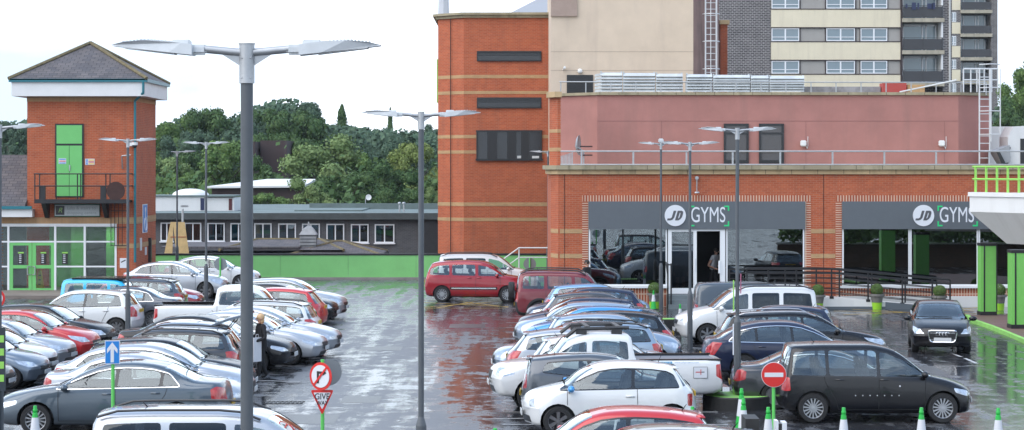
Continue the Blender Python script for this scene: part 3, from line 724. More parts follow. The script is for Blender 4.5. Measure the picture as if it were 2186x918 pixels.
# ------------------------------------------------------------------ materials of the place
BR = brick('orange_brick', (.47, .108, .040), (.38, .078, .030), (.42, .20, .12), stain=.22, mort=.008)
BRD = brick('red_brick', (.42, .100, .038), (.34, .075, .030), (.34, .16, .10), stain=.2, mort=.008)
TAN = brick('buff_brick', (.50, .31, .15), (.44, .26, .12), (.40, .28, .17), stain=.12, mort=.008)
SOLD = brick('soldier_brick', (.40, .105, .045), (.32, .075, .034), (.62, .45, .34), bw=.11, bh=.5, mort=.022, offset=0)
SOLDT = brick('buff_soldier_brick', (.46, .27, .13), (.40, .23, .11), (.36, .25, .16), bw=.075, bh=.5, mort=.01, offset=0)
DBR = brick('dark_brick', (.050, .045, .047), (.095, .085, .083), (.36, .34, .33), bw=.36, bh=.14, mort=.022, patch=.22)
DBR2 = brick('charcoal_brick', (.075, .075, .082), (.10, .098, .102), (.13, .13, .13), patch=.2, stain=.3)
COPE = render_mat('coping_stone', (.50, .36, .20), .55, .15, sc=(2.5, 1.2, 1), stc=(.10, .10, .06))
COPE2 = render_mat('upper_coping_stone', (.34, .29, .19), .6, .2, sc=(2.5, 1.2, 1), stc=(.08, .09, .05))
PINK = render_mat('pink_render', (.385, .175, .150), .60, .12, stc=(.25, .14, .12), sc=(1.1, .12, 1))
BEIGE = render_mat('beige_render', (.62, .505, .39), .45, .08, stc=(.36, .28, .24), sc=(.9, .10, 1))
BEIGED = render_mat('shaded_stained_render', (.26, .17, .15), .8, .2, stc=(.07, .06, .06))  # shade of the turned side put into the base colour, with stains on top
CREAM = render_mat('cream_panel', (.72, .64, .47), .30, .05, stc=(.4, .35, .27))
CONC = render_mat('balcony_concrete', (.40, .36, .28), .7, .15, stc=(.10, .11, .07))
WHITE = mat('white_paint', (.74, .74, .73), .5, vary=.05, vscale=1.5)
WHITER = render_mat('white_render', (.70, .70, .69), .25, .05, stc=(.4, .39, .36))
UPVC = mat('white_frame', (.78, .79, .80), .35)
GREEN = mat('hoarding_green', (.24, .62, .20), .42, vary=.09, vscale=.6)
GREEND = mat('door_green', (.16, .52, .15), .40, vary=.04)
LIME = mat('lime_paint', (.28, .60, .10), .45, vary=.08)
LIMEK = mat('kerb_lime', (.27, .58, .13), .6, vary=.2, vscale=2)
TEAL = mat('teal_gutter', (.012, .16, .20), .35)
BLACKM = mat('black_metal', (.012, .012, .014), .45)
STEEL = mat('galvanised_steel', (.42, .43, .44), .45, .7, vary=.12, vscale=6)
POLE = mat('grey_pole_paint', (.085, .095, .105), .5, .0, vary=.12, vscale=5)
SLATE = brick('slate_roof', (.085, .080, .088), (.13, .115, .115), (.03, .03, .032), bw=.34, bh=.21, mort=.012, patch=.25)
RIDGE = mat('mossy_ridge', (.16, .13, .07), .9, vary=.4, vscale=6)
DARKG = mat('charcoal_frame', (.014, .015, .017), .4)
SIGNG = mat('sign_grey', (.105, .120, .135), .45, vary=.04)
SIGNW = mat('sign_white', (.72, .74, .78), .4); LOGOG = mat('logo_green', (.02, .62, .20), .4); SIGNK = mat('sign_black', (.012, .012, .012), .4)
SIGNR = mat('sign_red', (.62, .022, .018), .35); SIGNB = mat('sign_blue', (.010, .20, .58), .35); SIGNL = mat('sign_face', (.68, .69, .72), .4); SIGNBK = mat('sign_back', (.22, .24, .25), .5, .3)
SHOPG = glass('shop_glass', (.30, .32, .32), 3.4, 1.6); WING = glass('window_glass', (.70, .74, .76), 1.6, 1.6)
LOBG = glass('lobby_glass', (.80, .84, .80), 1.0, 1.5)
ROOFF = mat('flat_roof_felt', (.13, .17, .165), .75, vary=.25, vscale=.5)
BROWN = render_mat('brown_cladding', (.060, .040, .040), .3, .1, stc=(.035, .025, .025), sc=(3, .1, 1))
PLY_ = mat('plywood', (.62, .43, .20), .7, vary=.15, vscale=4)
CURT = mat('teal_curtain', (.03, .22, .28), .8); BLIND = mat('grey_blind', (.30, .33, .36), .8)
INTK = mat('dim_interior', (.035, .035, .038), .9)
LOUV = mat('louvre_metal', (.52, .55, .56), .5, .3, vary=.18, vscale=2)

# wet asphalt: rough dry patches, smooth wet film and standing water
def ground_mat():
    m = bpy.data.materials.new('wet_asphalt'); m.use_nodes = True; t = m.node_tree; p = t.nodes['Principled BSDF']; L = t.links.new
    tc = t.nodes.new('ShaderNodeTexCoord')
    def noise(sc, det, rough, mapsc=(1, 1, 1), rot=0, dist=0):
        mp = t.nodes.new('ShaderNodeMapping'); mp.inputs['Scale'].default_value = mapsc; mp.inputs['Rotation'].default_value = (0, 0, rot); L(tc.outputs['Object'], mp.inputs[0])
        n = t.nodes.new('ShaderNodeTexNoise'); n.inputs['Scale'].default_value = sc; n.inputs['Detail'].default_value = det; n.inputs['Roughness'].default_value = rough; n.inputs['Distortion'].default_value = dist; L(mp.outputs[0], n.inputs['Vector']); return n.outputs[0]
    def rng(v, a, b, c, d, sm=False):
        r = t.nodes.new('ShaderNodeMapRange'); r.inputs[1].default_value = a; r.inputs[2].default_value = b; r.inputs[3].default_value = c; r.inputs[4].default_value = d
        if sm: r.interpolation_type = 'SMOOTHSTEP'
        L(v, r.inputs[0]); return r.outputs[0]
    def mth(op, a, b):
        k = t.nodes.new('ShaderNodeMath'); k.operation = op
        for i, v in enumerate((a, b)):
            if isinstance(v, (int, float)): k.inputs[i].default_value = v
            else: L(v, k.inputs[i])
        return k.outputs[0]
    big = noise(.22, 6, .62, (1, .55, 1)); mid = noise(1.7, 9, .78, (.8, .75, 1), dist=.5); trk = noise(1.0, 5, .6, (1.8, .12, 1), rot=-.28); fine = noise(60, 3, .6)
    a = mth('ADD', mth('MULTIPLY', big, .22), mth('ADD', mth('MULTIPLY', mid, .50), mth('MULTIPLY', trk, .28)))
    sx = t.nodes.new('ShaderNodeSeparateXYZ'); L(tc.outputs['Object'], sx.inputs[0])      # the driving lane is worn rougher and sheds its water
    ln = mth('ABSOLUTE', mth('ADD', mth('ADD', sx.outputs[0], mth('MULTIPLY', sx.outputs[1], .08)), -1.2), 0)
    lane = rng(ln, 1.3, 3.0, 1, 0, True)
    a = mth('SUBTRACT', a, mth('MULTIPLY', lane, .045))
    wet = rng(a, .435, .505, 0, 1, True)          # 1 = water film
    dry = rng(a, .40, .47, 1, 0, True)
    rough = mth('ADD', rng(wet, 0, 1, .36, .085), mth('MULTIPLY', dry, .16))
    L(rough, p.inputs['Roughness'])
    sp = t.nodes.new('ShaderNodeTexNoise'); sp.inputs['Scale'].default_value = 90; L(tc.outputs['Object'], sp.inputs['Vector'])
    base = t.nodes.new('ShaderNodeMix'); base.data_type = 'RGBA'; base.inputs[6].default_value = (.040, .041, .046, 1); base.inputs[7].default_value = (.12, .12, .125, 1); L(dry, base.inputs[0])
    sc = t.nodes.new('ShaderNodeVectorMath'); sc.operation = 'SCALE'; L(base.outputs[2], sc.inputs[0]); L(rng(mth('ADD', mth('MULTIPLY', sp.outputs[0], .5), mth('MULTIPLY', big, .5)), .3, .7, .75, 1.3), sc.inputs['Scale']); L(sc.outputs[0], p.inputs['Base Color'])
    p.inputs['Specular IOR Level'].default_value = .85
    b = t.nodes.new('ShaderNodeBump'); b.inputs['Distance'].default_value = .01
    L(mth('ADD', mth('MULTIPLY', fine, mth('SUBTRACT', 1.0, mth('MULTIPLY', wet, .93))), mth('MULTIPLY', noise(4, 5, .65, (.55, 1, 1)), .9)), b.inputs['Height']); b.inputs['Strength'].default_value = .34
    L(b.outputs[0], p.inputs['Normal'])
    return m
ASPH = ground_mat()

# ------------------------------------------------------------------ ground and far terrain
g = MB(); g.box(-330, 330, -60, 560, -.5, 0); struct('ground', g, ASPH)
GRASS = mat('hill_ground', (.035, .055, .02), .95, vary=.4, vscale=.05)
g = MB(); nx, ny = 60, 24; vs = []
for j in range(ny + 1):
    for i in range(nx + 1):
        x = -260 + 520 * i / nx; y = 170 + 260 * j / ny
        h = -.6 + 5 * max(0, min(1, (y - 185) / 150)) ** 1.2 * (.55 + .45 * math.sin(x * .021 + 2.2) + .12 * math.sin(x * .07)) 
        vs.append((x, y, h))
g.add(vs, [(j * (nx + 1) + i, j * (nx + 1) + i + 1, (j + 1) * (nx + 1) + i + 1, (j + 1) * (nx + 1) + i) for j in range(ny) for i in range(nx)])
struct('hills', g, GRASS, True)
def hill(x, y): return max(0, -.6 + 5 * max(0, min(1, (y - 185) / 150)) ** 1.2 * (.55 + .45 * math.sin(x * .021 + 2.2) + .12 * math.sin(x * .07)))

# squares of newer tarmac
NEWT = mat('tarmac_patch', (.030, .030, .033), .28, vary=.3, vscale=3, bump=.4, bscale=45)
pt = MB()
for (a, b_, c, d_) in ((730, 860, 812, 846), (770, 748, 858, 740), (960, 700, 1035, 692), (1900, 800, 2010, 782), (600, 905, 720, 885)):
    y0, y1 = Yg(b_), Yg(d_); x0, x1 = PX(a, (y0 + y1) / 2), PX(c, (y0 + y1) / 2); pt.add([(x0, y0, .0025), (x1, y0, .0025), (x1, y1, .0025), (x0, y1, .0025)], [(0, 1, 2, 3)])
struct('tarmac_patches', pt, NEWT)
# painted markings
PAINTW = mat('road_paint_white', (.42, .42, .42), .5, vary=.45, vscale=5); PAINTY = mat('road_paint_yellow', (.50, .33, .06), .5, vary=.35, vscale=4)
def gl(mb, x0, y0, x1, y1, wd, z=.004):
    d = Vector((x1 - x0, y1 - y0)); n = Vector((-d.y, d.x)).normalized() * wd / 2
    mb.add([(x0 + n.x, y0 + n.y, z), (x1 + n.x, y1 + n.y, z), (x1 - n.x, y1 - n.y, z), (x0 - n.x, y0 - n.y, z)], [(0, 1, 2, 3)])
def gp(px, py): Y = Yg(py); return PX(px, Y), Y
m_ = MB()
for a, b in (((560, 777), (720, 767)), ((1530, 838), (1562, 868)), ((1480, 858), (1560, 862)), ((1840, 884), (1990, 893)), ((560, 712), (728, 706)), ((540, 812), (640, 815)), ((1470, 742), (1530, 746)), ((1480, 848), (1590, 846)), ((1010, 730), (1060, 728)), ((1060, 840), (1110, 838)),
             ((2025, 752), (2052, 762)), ((2060, 765), (2085, 776)), ((1030, 895), (1120, 893)), ((700, 600), (880, 600))):
    (x0, y0), (x1, y1) = gp(*a), gp(*b); gl(m_, x0, y0, x1, y1, .10)
for Yk in [46.9 + 2.35 * k for k in range(15)]: gl(m_, -.2, Yk, 4.6, Yk, .09)
for Yk in [47.1 + 2.4 * k for k in range(14)]: gl(m_, -11.5, Yk, -6.9, Yk, .09)
struct('road_markings', m_, PAINTW)
m_ = MB()
for a, b in (((905, 646), (1085, 655)), ((1085, 642), (905, 656)), ((905, 641), (1085, 641)), ((905, 658), (1080, 658)), ((960, 641), (1085, 656)), ((1030, 641), (930, 658)), ((1780, 664), (2085, 670)), ((1800, 672), (2090, 661)), ((1780, 658), (1960, 668)), ((1900, 656), (2080, 664)), ((1980, 668), (2090, 656))):
    (x0, y0), (x1, y1) = gp(*a), gp(*b); gl(m_, x0, y0, x1, y1, .10)
struct('yellow_road_markings', m_, PAINTY)
dr = MB(); x, y = gp(606, 860)
for k in range(9): dr.box(x - .42 + k * .1, x - .37 + k * .1, y - .22, y + .22, .001, .012)
dr.box(x - .45, x + .47, y - .25, y - .21, .001, .012); dr.box(x - .45, x + .47, y + .21, y + .25, .001, .012)
tag(obj('drain_cover', dr, mat('cast_iron', (.03, .028, .026), .5, .4)), 'slotted iron drain cover in the wet lane by the give way sign', 'drain cover')

# ------------------------------------------------------------------ lift and stairs tower (left)
FY = 95.7; s_ = F / FY
xl, xr = PX(58, FY), PX(291, FY); zt = PZ(206, FY); TD = 5.2
tw = thing('lift_tower', 'orange brick lift tower with slate pyramid roof and green upper door above a glazed lobby', 'building', ((xl + xr) / 2, FY, 0))
ox, oy = (xl + xr) / 2, FY
def T(mb_fn): pass
def tower_obj(name, mb, m, parent=tw, smooth=False):
    o = obj(name, mb, m, parent, smooth); o.matrix_parent_inverse = Matrix.Identity(4)
    o.data.transform(Matrix.Translation((-ox, -oy, 0))); return o
zb1 = PZ(480, FY)           # top of the lobby glazing
q = MB(); q.box(xl, xr, FY, FY + TD, zb1, zt, 0)
q.box(PX(247, FY), xr, FY, FY + .45, 0, zb1 - .002, 0); q.box(xr - .3, xr, FY + .45, FY + TD, 0, zb1 - .002, 0); q.box(xl - 8, xr - .3, FY + TD - .25, FY + TD, 0, zb1 - .002, 1)
q.box(xl, xr - .302, FY + TD - .25, FY + TD, 0, zb1 - .003, 0)
tower_obj('wall', q, [BR, BRD])
q = MB()
for ya, yb in ((217, 201), (478, 464)): 
    q.box(xl - .012, xr + .012, FY - .012, FY + TD + .01, PZ(ya, FY), PZ(yb, FY))
tower_obj('band', q, [SOLDT])
q = MB()
for ya, yb in ((474, 464), (530, 520)): q.box(PX(250, FY), xr + .014, FY - .014, FY + TD, PZ(ya, FY), PZ(yb, FY))
tower_obj('band', q, [TAN])
fx0, fx1 = PX(26, FY - .4), PX(310, FY - .4); fyf, fyb = FY - .55, FY + TD + .5
q = MB(); q.box(fx0, fx1, fyf, fyb, zt + .0, PZ(176, FY)); tower_obj('fascia', q, [WHITE])
q = MB(); zg = PZ(176, FY); q.box(fx0 - .1, fx1 + .1, fyf - .10, fyf, zg + .002, zg + .14); q.box(fx1, fx1 + .12, fyf, fyb, zg + .002, zg + .14); q.box(fx0 - .12, fx0, fyf, fyb, zg + .002, zg + .14)
q.cyl((PX(289, FY), FY - .09, zt - .2), (PX(289, FY), FY - .09, PZ(560, FY)), .055, n=8); q.tube([(PX(289, FY), FY - .09, zt - .2), (fx1 - .05, fyf - .06, zt + .15), (fx1 - .05, fyf - .06, zg)], .055, n=8)
tower_obj('gutter', q, [TEAL])
q = MB(); ze = zg + .13; ax, ay, az_ = PX(193, FY + TD / 2), FY + TD / 2, PZ(93, FY + TD / 2)
c = [(fx0 - .1, fyf - .1, ze), (fx1 + .1, fyf - .1, ze), (fx1 + .1, fyb, ze), (fx0 - .1, fyb, ze)]
q.add(c + [(ax, ay, az_)] + [(p[0], p[1], ze - .05) for p in c], [(0, 1, 4), (1, 2, 4), (2, 3, 4), (3, 0, 4), (0, 5, 6, 1), (1, 6, 7, 2), (2, 7, 8, 3), (3, 8, 5, 0), (5, 8, 7, 6)])
for p in c:
    q.cyl((p[0], p[1], p[2] + .02), (ax, ay, az_ + .04), .085, n=6, mi=1)
tower_obj('roof', q, [SLATE, RIDGE])
# upper green door
q = MB(); x0, x1, z0, z1 = PX(118, FY), PX(179, FY), PZ(421, FY), PZ(264, FY)
q.box(x0, x1, FY - .05, FY + .02, z0, z1); dfr = tower_obj('door_frame', q, [DARKG])
q = MB(); w2 = (x1 - x0 - .16) / 2
zm = PZ(308, FY)
q.box(x0 + .07, x0 + .07 + w2, FY - .075, FY - .051, z0 + .05, zm - .06); q.box(x1 - .07 - w2, x1 - .07, FY - .075, FY - .051, z0 + .05, zm - .06); q.box(x0 + .07, x1 - .07, FY - .075, FY - .051, zm + .03, z1 - .07)
dd = tower_obj('door', q, [GREEND])
q = MB(); q.box(x0 + .62, x0 + .67, FY - .11, FY - .076, z0 + 1.15, z0 + 1.4); tower_obj('door_handle', q, [STEEL])
q = MB(); q.box(PX(126, FY), PX(142, FY), FY - .085, FY - .076, PZ(350, FY), PZ(338, FY), 0)
for k in range(3): q.box(PX(127, FY), PX(141, FY), FY - .088, FY - .0855, PZ(349 - k * 4, FY), PZ(347 - k * 4, FY), 1 + k % 2)
tower_obj('notice', q, [SIGNL, SIGNB, SIGNR], )
q = MB(); q.box(PX(182, FY), PX(202, FY), FY - .02, FY, PZ(352, FY), PZ(339, FY), 0)
for k in range(3):
    q.box(PX(183.5, FY), PX(188, FY), FY - .024, FY - .0205, PZ(351 - k * 4, FY), PZ(348.5 - k * 4, FY), 1); q.box(PX(189, FY), PX(201, FY), FY - .024, FY - .0205, PZ(351 - k * 4, FY), PZ(348.5 - k * 4, FY), 2 if k == 1 else 3)
tower_obj('notice', q, [SIGNL, SIGNB, SIGNR, mat('sign_yellow', (.75, .48, .03), .4)])
# balcony
bx0, bx1, zbf, zbr = PX(84, FY), PX(282, FY), PZ(428, FY), PZ(371, FY); BD = 1.0
q = MB(); q.box(bx0, bx1, FY - BD, FY - .002, zbf - .06, zbf + .03)
q.box(bx0, bx1, FY - BD - .04, FY - BD, zbf - .11, zbf + .07)
bal = tower_obj('balcony', q, [BLACKM])
q = MB(); yf = FY - BD
for x in [bx0 + .02, PX(95, FY), PX(118 + 12, FY), PX(175, FY), PX(182, FY), PX(235, FY), PX(244, FY), bx1 - .02]: q.cyl((x, yf, zbf), (x, yf, zbr), .026, n=6)
for z in (zbr, (zbr * .55 + zbf * .45)): q.cyl((bx0, yf, z), (bx1, yf, z), .03, n=6); q.cyl((bx0, yf, z), (bx0, FY, z), .03, n=6); q.cyl((bx1, yf, z), (bx1, FY, z), .03, n=6)
tower_obj('railing', q, [BLACKM])
for xx in (102, 229):
    q = MB(); x = PX(xx, FY); q.prism([(FY - BD, zbf - .06), (FY, zbf - .06), (FY, zbf - .75), (FY - .18, zbf - .75)], x - .09, x + .09, 'x'); q.box(x - .11, x + .11, yf - .03, yf + .06, zbf, zbf + .62); tower_obj('bracket', q, [BLACKM])
q = MB(); q.lathe([(.40, -.015), (.40, .015)], 24, 0, Matrix.Translation((PX(256, FY), yf - .03, PZ(407, FY))) @ Matrix.Rotation(R(90), 4, 'X')); tower_obj('hatch', q, [mat('rusty_steel', (.05, .022, .018), .8, vary=.3)])
q = MB()
for x in (238, 246, 254, 262):
    q.cyl((PX(x, FY), FY - .12, PZ(430, FY)), (PX(x, FY), FY - .12, PZ(525, FY)), .016, n=5)
for y in (450, 485, 524): q.cyl((PX(238, FY), FY - .12, PZ(y, FY)), (PX(272, FY), FY - .12, PZ(y, FY)), .018, n=5)
tower_obj('escape_ladder', q, [BLACKM])
q = MB(); q.tube([(PX(262, FY), FY - .05, PZ(360, FY)), (PX(262, FY), FY - .25, PZ(333, FY)), (PX(281, FY), FY - .25, PZ(331, FY))], .03, n=6); tower_obj('pipe', q, [STEEL])
# CCTV dome
q = MB(); q.box(PX(279, FY), PX(291, FY), FY - .5, FY - .002, PZ(312, FY), PZ(305, FY)); q.cyl((PX(292, FY), FY - .5, PZ(304, FY)), (PX(292, FY), FY - .5, PZ(310, FY)), .13, n=12); q.ball((PX(292, FY), FY - .5, PZ(311, FY)), .11, .11, .11, 10, 6, 1); tower_obj('camera', q, [WHITE, DARKG])
# shopping centre sign
sx0, sx1, sz0, sz1 = PX(117, FY), PX(214, FY), PZ(463, FY), PZ(435, FY)
q = MB(); q.box(sx0, sx1, FY - .10, FY - .002, sz0, sz1, 1); q.box(sx0 + .02, sx1 - .02, FY - .105, FY - .1005, sz0 + .05, sz1 - .05, 0); q.box(sx0 + .06, sx0 + .44, FY - .11, FY - .1055, sz0 + .09, sz1 - .09, 2)
sg = tower_obj('wall_sign', q, [mat('panel_pale', (.50, .54, .54), .5), mat('dark_green', (.01, .06, .02), .5), SIGNK])
for body, z in (('Lifts & stairs to', (sz0 + sz1) / 2 + .10), ('shopping centre', (sz0 + sz1) / 2 - .11)):
    text('lettering', body, .19, mat('sign_text_grey', (.30, .33, .34), .5), (PX(175, FY) - ox, -.108, z), sg, depth=.002, spacing=1.05)
text('logo', 'R', .30, mat('logo_leaf', (.35, .55, .18), .5), (sx0 + .25 - ox, -.113, (sz0 + sz1) / 2), sg, depth=.002, shear=.3)
# blue wheelchair sign and small notices on the right face
X1 = xr
q = MB(); q.box(X1, X1 + .03, FY + 1.55, FY + 2.75, PZ(497, FY + 2), PZ(436, FY + 2), 0); q.box(X1 + .031, X1 + .034, FY + 1.62, FY + 2.68, PZ(495, FY + 2), PZ(438, FY + 2), 1)
q.ball((X1 + .04, FY + 2.15, PZ(448, FY + 2)), .02, .13, .13, 8, 6, 0); q.box(X1 + .035, X1 + .045, FY + 2.08, FY + 2.2, PZ(470, FY + 2), PZ(452, FY + 2), 0)
for k in range(14):
    a0, a1 = 2 * math.pi * k / 14, 2 * math.pi * (k + 1) / 14
    if 1.0 < a0 < 2.0: continue
    cz = PZ(478, FY + 2); q.cyl((X1 + .04, FY + 2.15 + .3 * math.cos(a0), cz + .3 * math.sin(a0)), (X1 + .04, FY + 2.15 + .3 * math.cos(a1), cz + .3 * math.sin(a1)), .04, n=4)
tower_obj('parking_sign', q, [SIGNW, SIGNB])
q = MB(); q.box(X1, X1 + .03, FY + .9, FY + 1.3, PZ(535, FY + 1), PZ(508, FY + 1)); q.box(X1, X1 + .03, FY + 2.2, FY + 2.6, PZ(545, FY + 2), PZ(528, FY + 2)); tower_obj('notice', q, [SIGNL])
q = MB(); q.box(X1, X1 + .12, FY + 3.1, FY + 3.4, PZ(560, FY + 3), PZ(508, FY + 3)); tower_obj('cable_duct', q, [DARKG])
q = MB(); q.box(PX(256, FY), PX(271, FY), FY - .02, FY, PZ(572, FY), PZ(551, FY), 0); q.prism([(PX(258, FY), PZ(559, FY)), (PX(268, FY), PZ(554, FY)), (PX(269, FY), PZ(556, FY)), (PX(259, FY), PZ(561, FY))], FY - .024, FY - .0205, 'y', 1); tower_obj('camera_notice', q, [SIGNW, SIGNK])
# lobby: floor, inside walls, glazing
q = MB(); q.box(xl - 8, xr - .31, FY + .2, FY + TD - .26, -.4, .02, 0); tower_obj('lobby_floor', q, [mat('lobby_tiles', (.2, .2, .2), .4)])
INW = mat('lobby_green_wall', (.07, .30, .06), .5); GRW = mat('shutter_grey', (.20, .21, .22), .6)
q = MB(); q.box(PX(120, FY), PX(150, FY), FY + 3.2, FY + 3.4, .02, zb1 - .01, 0); q.box(PX(60, FY), PX(245, FY), FY + 4.4, FY + 4.6, .02, zb1 - .01, 0); q.box(PX(205, FY), PX(250, FY), FY + 2.4, FY + 2.5, .02, zb1 - .01, 0)
q.box(PX(150, FY), PX(206, FY), FY + 3.3, FY + 3.36, .02, PZ(520, FY), 1); q.box(PX(0, FY), PX(50, FY), FY + .6, FY + .66, .02, zb1 - .01, 2)
for k in range(22): q.box(PX(-30, FY), PX(50, FY), FY + .56, FY + .599, .05 + k * .14, .12 + k * .14, 2)
tower_obj('lobby_wall', q, [INW, mat('poster_dark', (.02, .02, .022), .4), GRW])
q = MB(); q.box(xl - 8, xr - .31, FY + .05, FY + TD - .3, zb1 - .08, zb1 - .02, 0); tower_obj('lobby_ceiling', q, [mat('lobby_ceiling_grey', (.35, .35, .33), .8)])
q = MB()
GX = [-60, 18, 118, 181, 247]; 
for gx in GX: q.box(PX(gx, FY) - .045, PX(gx, FY) + .045, FY - .03, FY + .08, 0, zb1)
for a, b in zip(GX[:-1], GX[1:]):
    for yy in (482, 516, 569, 622):
        if a == 18 and yy in (569, 622): continue
        q.box(PX(a, FY) + .046, PX(b, FY) - .046, FY - .025, FY + .07, PZ(yy + 1.6, FY), PZ(yy - 1.6, FY))
q.box(xl - 8, PX(247, FY) + .05, FY - .06, FY + .10, zb1 - .003, zb1 + .05)
lf = tower_obj('glazing_frame', q, [UPVC])
for a, b in zip(GX[:-1], GX[1:]):
    q = MB(); q.box(PX(a, FY) + .04, PX(b, FY) - .04, FY + .015, FY + .025, .05 if a != 18 else PZ(516, FY), zb1 - .05); tower_obj('pane', q, [LOBG])
for a, b, hx in ((20, 68, 60), (69, 116, 76)):
    q = MB(); x0, x1, z1 = PX(a, FY), PX(b, FY), PZ(518, FY)
    for r_ in ((x0, x0 + .16, .0, z1), (x1 - .14, x1, .0, z1), (x0 + .161, x1 - .141, z1 - .12, z1), (x0 + .161, x1 - .141, .0, .20), (x0 + .161, x1 - .141, PZ(573, FY), PZ(566, FY))): q.box(r_[0], r_[1], FY - .02, FY + .04, r_[2], r_[3])
    d_ = tower_obj('lobby_door', q, [GREEND])
    q = MB(); q.box(x0 + .1, x1 - .1, FY + .0, FY + .01, .1, z1 - .1); o = tower_obj('glass', q, [LOBG]); o.parent = d_
    q = MB(); hz0, hz1 = PZ(586, FY), PZ(569, FY); X = PX(hx, FY); X2 = PX(hx + (6 if a == 20 else -6), FY); q.tube([(X2, FY - .02, hz0), (X, FY - .12, hz0), (X, FY - .12, hz1), (X2, FY - .02, hz1)], .025, n=6); o = tower_obj('handle', q, [STEEL]); o.parent = d_
for xx in (45, 93, 139):
    q = MB(); q.box(PX(xx - 6, FY), PX(xx + 6, FY), FY - .034, FY - .026, PZ(564, FY), PZ(538, FY), 0); q.box(PX(xx - 6, FY), PX(xx + 6, FY), FY - .036, FY - .0345, PZ(541, FY), PZ(538, FY), 1)
    for k in range(5): q.box(PX(xx - 4, FY), PX(xx + 1, FY), FY - .037, FY - .0345, PZ(561 - k * 4, FY), PZ(559.5 - k * 4, FY), 2)
    tower_obj('door_poster', q, [SIGNK, LIME, SIGNW])
for px in (30, 92, 150, 215):       # the lobby's ceiling lights
    al = bpy.data.lights.new('lobby_lamp', 'AREA'); al.size = .6; al.energy = 20; ao = bpy.data.objects.new('lobby_lamp', al); COL.objects.link(ao); ao.parent = tw; ao.location = (PX(px, FY) - ox, 1.6, zb1 - .12)
# lower wing roof to the left
q = MB(); zr0, zr1 = PZ(441, FY), PZ(333, FY + 3)
q.prism([(FY - .5, zr0), (FY + 3.0, zr1 + .05), (FY + 3.0, zr0 - .0)], PX(-60, FY), xl - .003, 'x'); wing = tower_obj('wing_roof', q, [SLATE])
q = MB(); q.box(PX(-60, FY), PX(74, FY), FY - .62, FY - .5, zr0 - .1, zr0 + .03); tower_obj('gutter', q, [TEAL])
q = MB(); q.box(PX(-60, FY), PX(74, FY), FY - .5, FY - .003, zb1 + .35, zr0 - .1); tower_obj('fascia', q, [WHITE])
q = MB(); q.box(PX(-60, FY), xl - .003, FY, FY + .3, zb1 + .06, zb1 + .6); tower_obj('wing_wall', q, [SOLDT])
pv = MB(); pv.box(PX(-80, FY), PX(330, FY), FY - 4.2, FY + .0, -.3, .12); struct('pavement', pv, mat('paving', (.20, .165, .14), .7, vary=.2, vscale=1.2, bump=.3, bscale=8))
# wet floor cone sign in the lobby
q = MB(); q.prism([(-.16, 0), (.16, 0), (.06, .95), (-.06, .95)], -.02, .02, 'y', 0, Matrix.Translation((PX(79, FY), FY + .45, .02)) @ Matrix.Rotation(R(-12), 4, 'X')); q.prism([(-.16, 0), (.16, 0), (.06, .95), (-.06, .95)], -.02, .02, 'y', 0, Matrix.Translation((PX(79, FY), FY + .85, .02)) @ Matrix.Rotation(R(12), 4, 'X'))
for z in (.3, .5, .7): q.box(-.05, .05, -.026, -.0205, z, z + .05, 1, Matrix.Translation((PX(79, FY), FY + .45, .02)) @ Matrix.Rotation(R(-12), 4, 'X'))
tag(obj('wet_floor_sign', q, [mat('warning_yellow', (.62, .45, .03), .5), SIGNK]), 'yellow wet floor warning board just inside the green lobby doors', 'warning sign')

# ------------------------------------------------------------------ green hoarding
WY = 106.8; wx0, wx1 = xr - 1.5, PX(1178, WY)
wl = thing('green_hoarding', 'long low green hoarding with black capping along the back of the car park', 'hoarding', (0, WY, 0))
q = MB(); n = 6
for k in range(n): q.box(wx0 + (wx1 - wx0) * k / n + .006, wx0 + (wx1 - wx0) * (k + 1) / n - .006, 0, .06, .12, PZ(545, WY)); 
obj('panel', q, [GREEN], wl)
q = MB(); q.box(wx0, wx1, -.03, .12, PZ(545, WY) + .002, PZ(541, WY)); obj('capping', q, [DARKG], wl)
q = MB(); q.box(wx0, wx1, -.10, .07, 0, .118); obj('plinth', q, [mat('kerb_concrete', (.30, .28, .26), .8, vary=.15)], wl)
# white handrail of the steps by the gym
q = MB(); Yr = 103; P = [(PX(1075, Yr), Yr, PZ(553, Yr)), (PX(1108, Yr), Yr, PZ(529, Yr)), (PX(1180, Yr), Yr, PZ(529, Yr))]
q.tube(P, .035, n=6); q.tube([(a, b, c - .45) for a, b, c in P], .03, n=6)
for i in (1, 2): q.cyl(P[i], (P[i][0], Yr, 0), .035, n=6)
q.cyl(P[0], (P[0][0], Yr, 0), .035, n=6)
tag(obj('handrail', q, [WHITE], smooth=True), 'white tubular handrail rising beside the base of the gym building', 'handrail')

# ------------------------------------------------------------------ long dark flat roofed building behind
BY = 128; b = thing('office_block', 'long low charcoal brick building with a row of white framed windows and felt roof', 'building', (0, BY, 0))
bx0, bx1 = PX(300, BY), PX(940, BY); bz = PZ(460, BY)
q = MB(); q.box(bx0, bx1 + 3, 0, 30, -.2, bz, 0); q.box(PX(906, BY), bx1 + 3, -.3, -.002, -.2, bz - .25, 1); obj('wall', q, [DBR2, mat('dark_cladding', (.022, .022, .024), .7, vary=.2)], b)
q = MB(); q.box(bx0 - .1, bx1 + 3, -.45, 30.2, bz + .002, bz + .14); obj('roof', q, [ROOFF], b)
q = MB(); q.box(bx0 - .1, bx1 + 3, -.5, -.452, bz - .22, bz + .15); obj('fascia', q, [mat('roof_edge', (.06, .07, .07), .7, vary=.2)], b)
q = MB(); q.box(PX(620, BY), bx1 + 2, 12, 12.4, bz + .141, bz + .5); q.box(PX(610, BY), PX(760, BY), 5, 12, bz + .141, bz + .22); obj('parapet', q, [ROOFF], b)
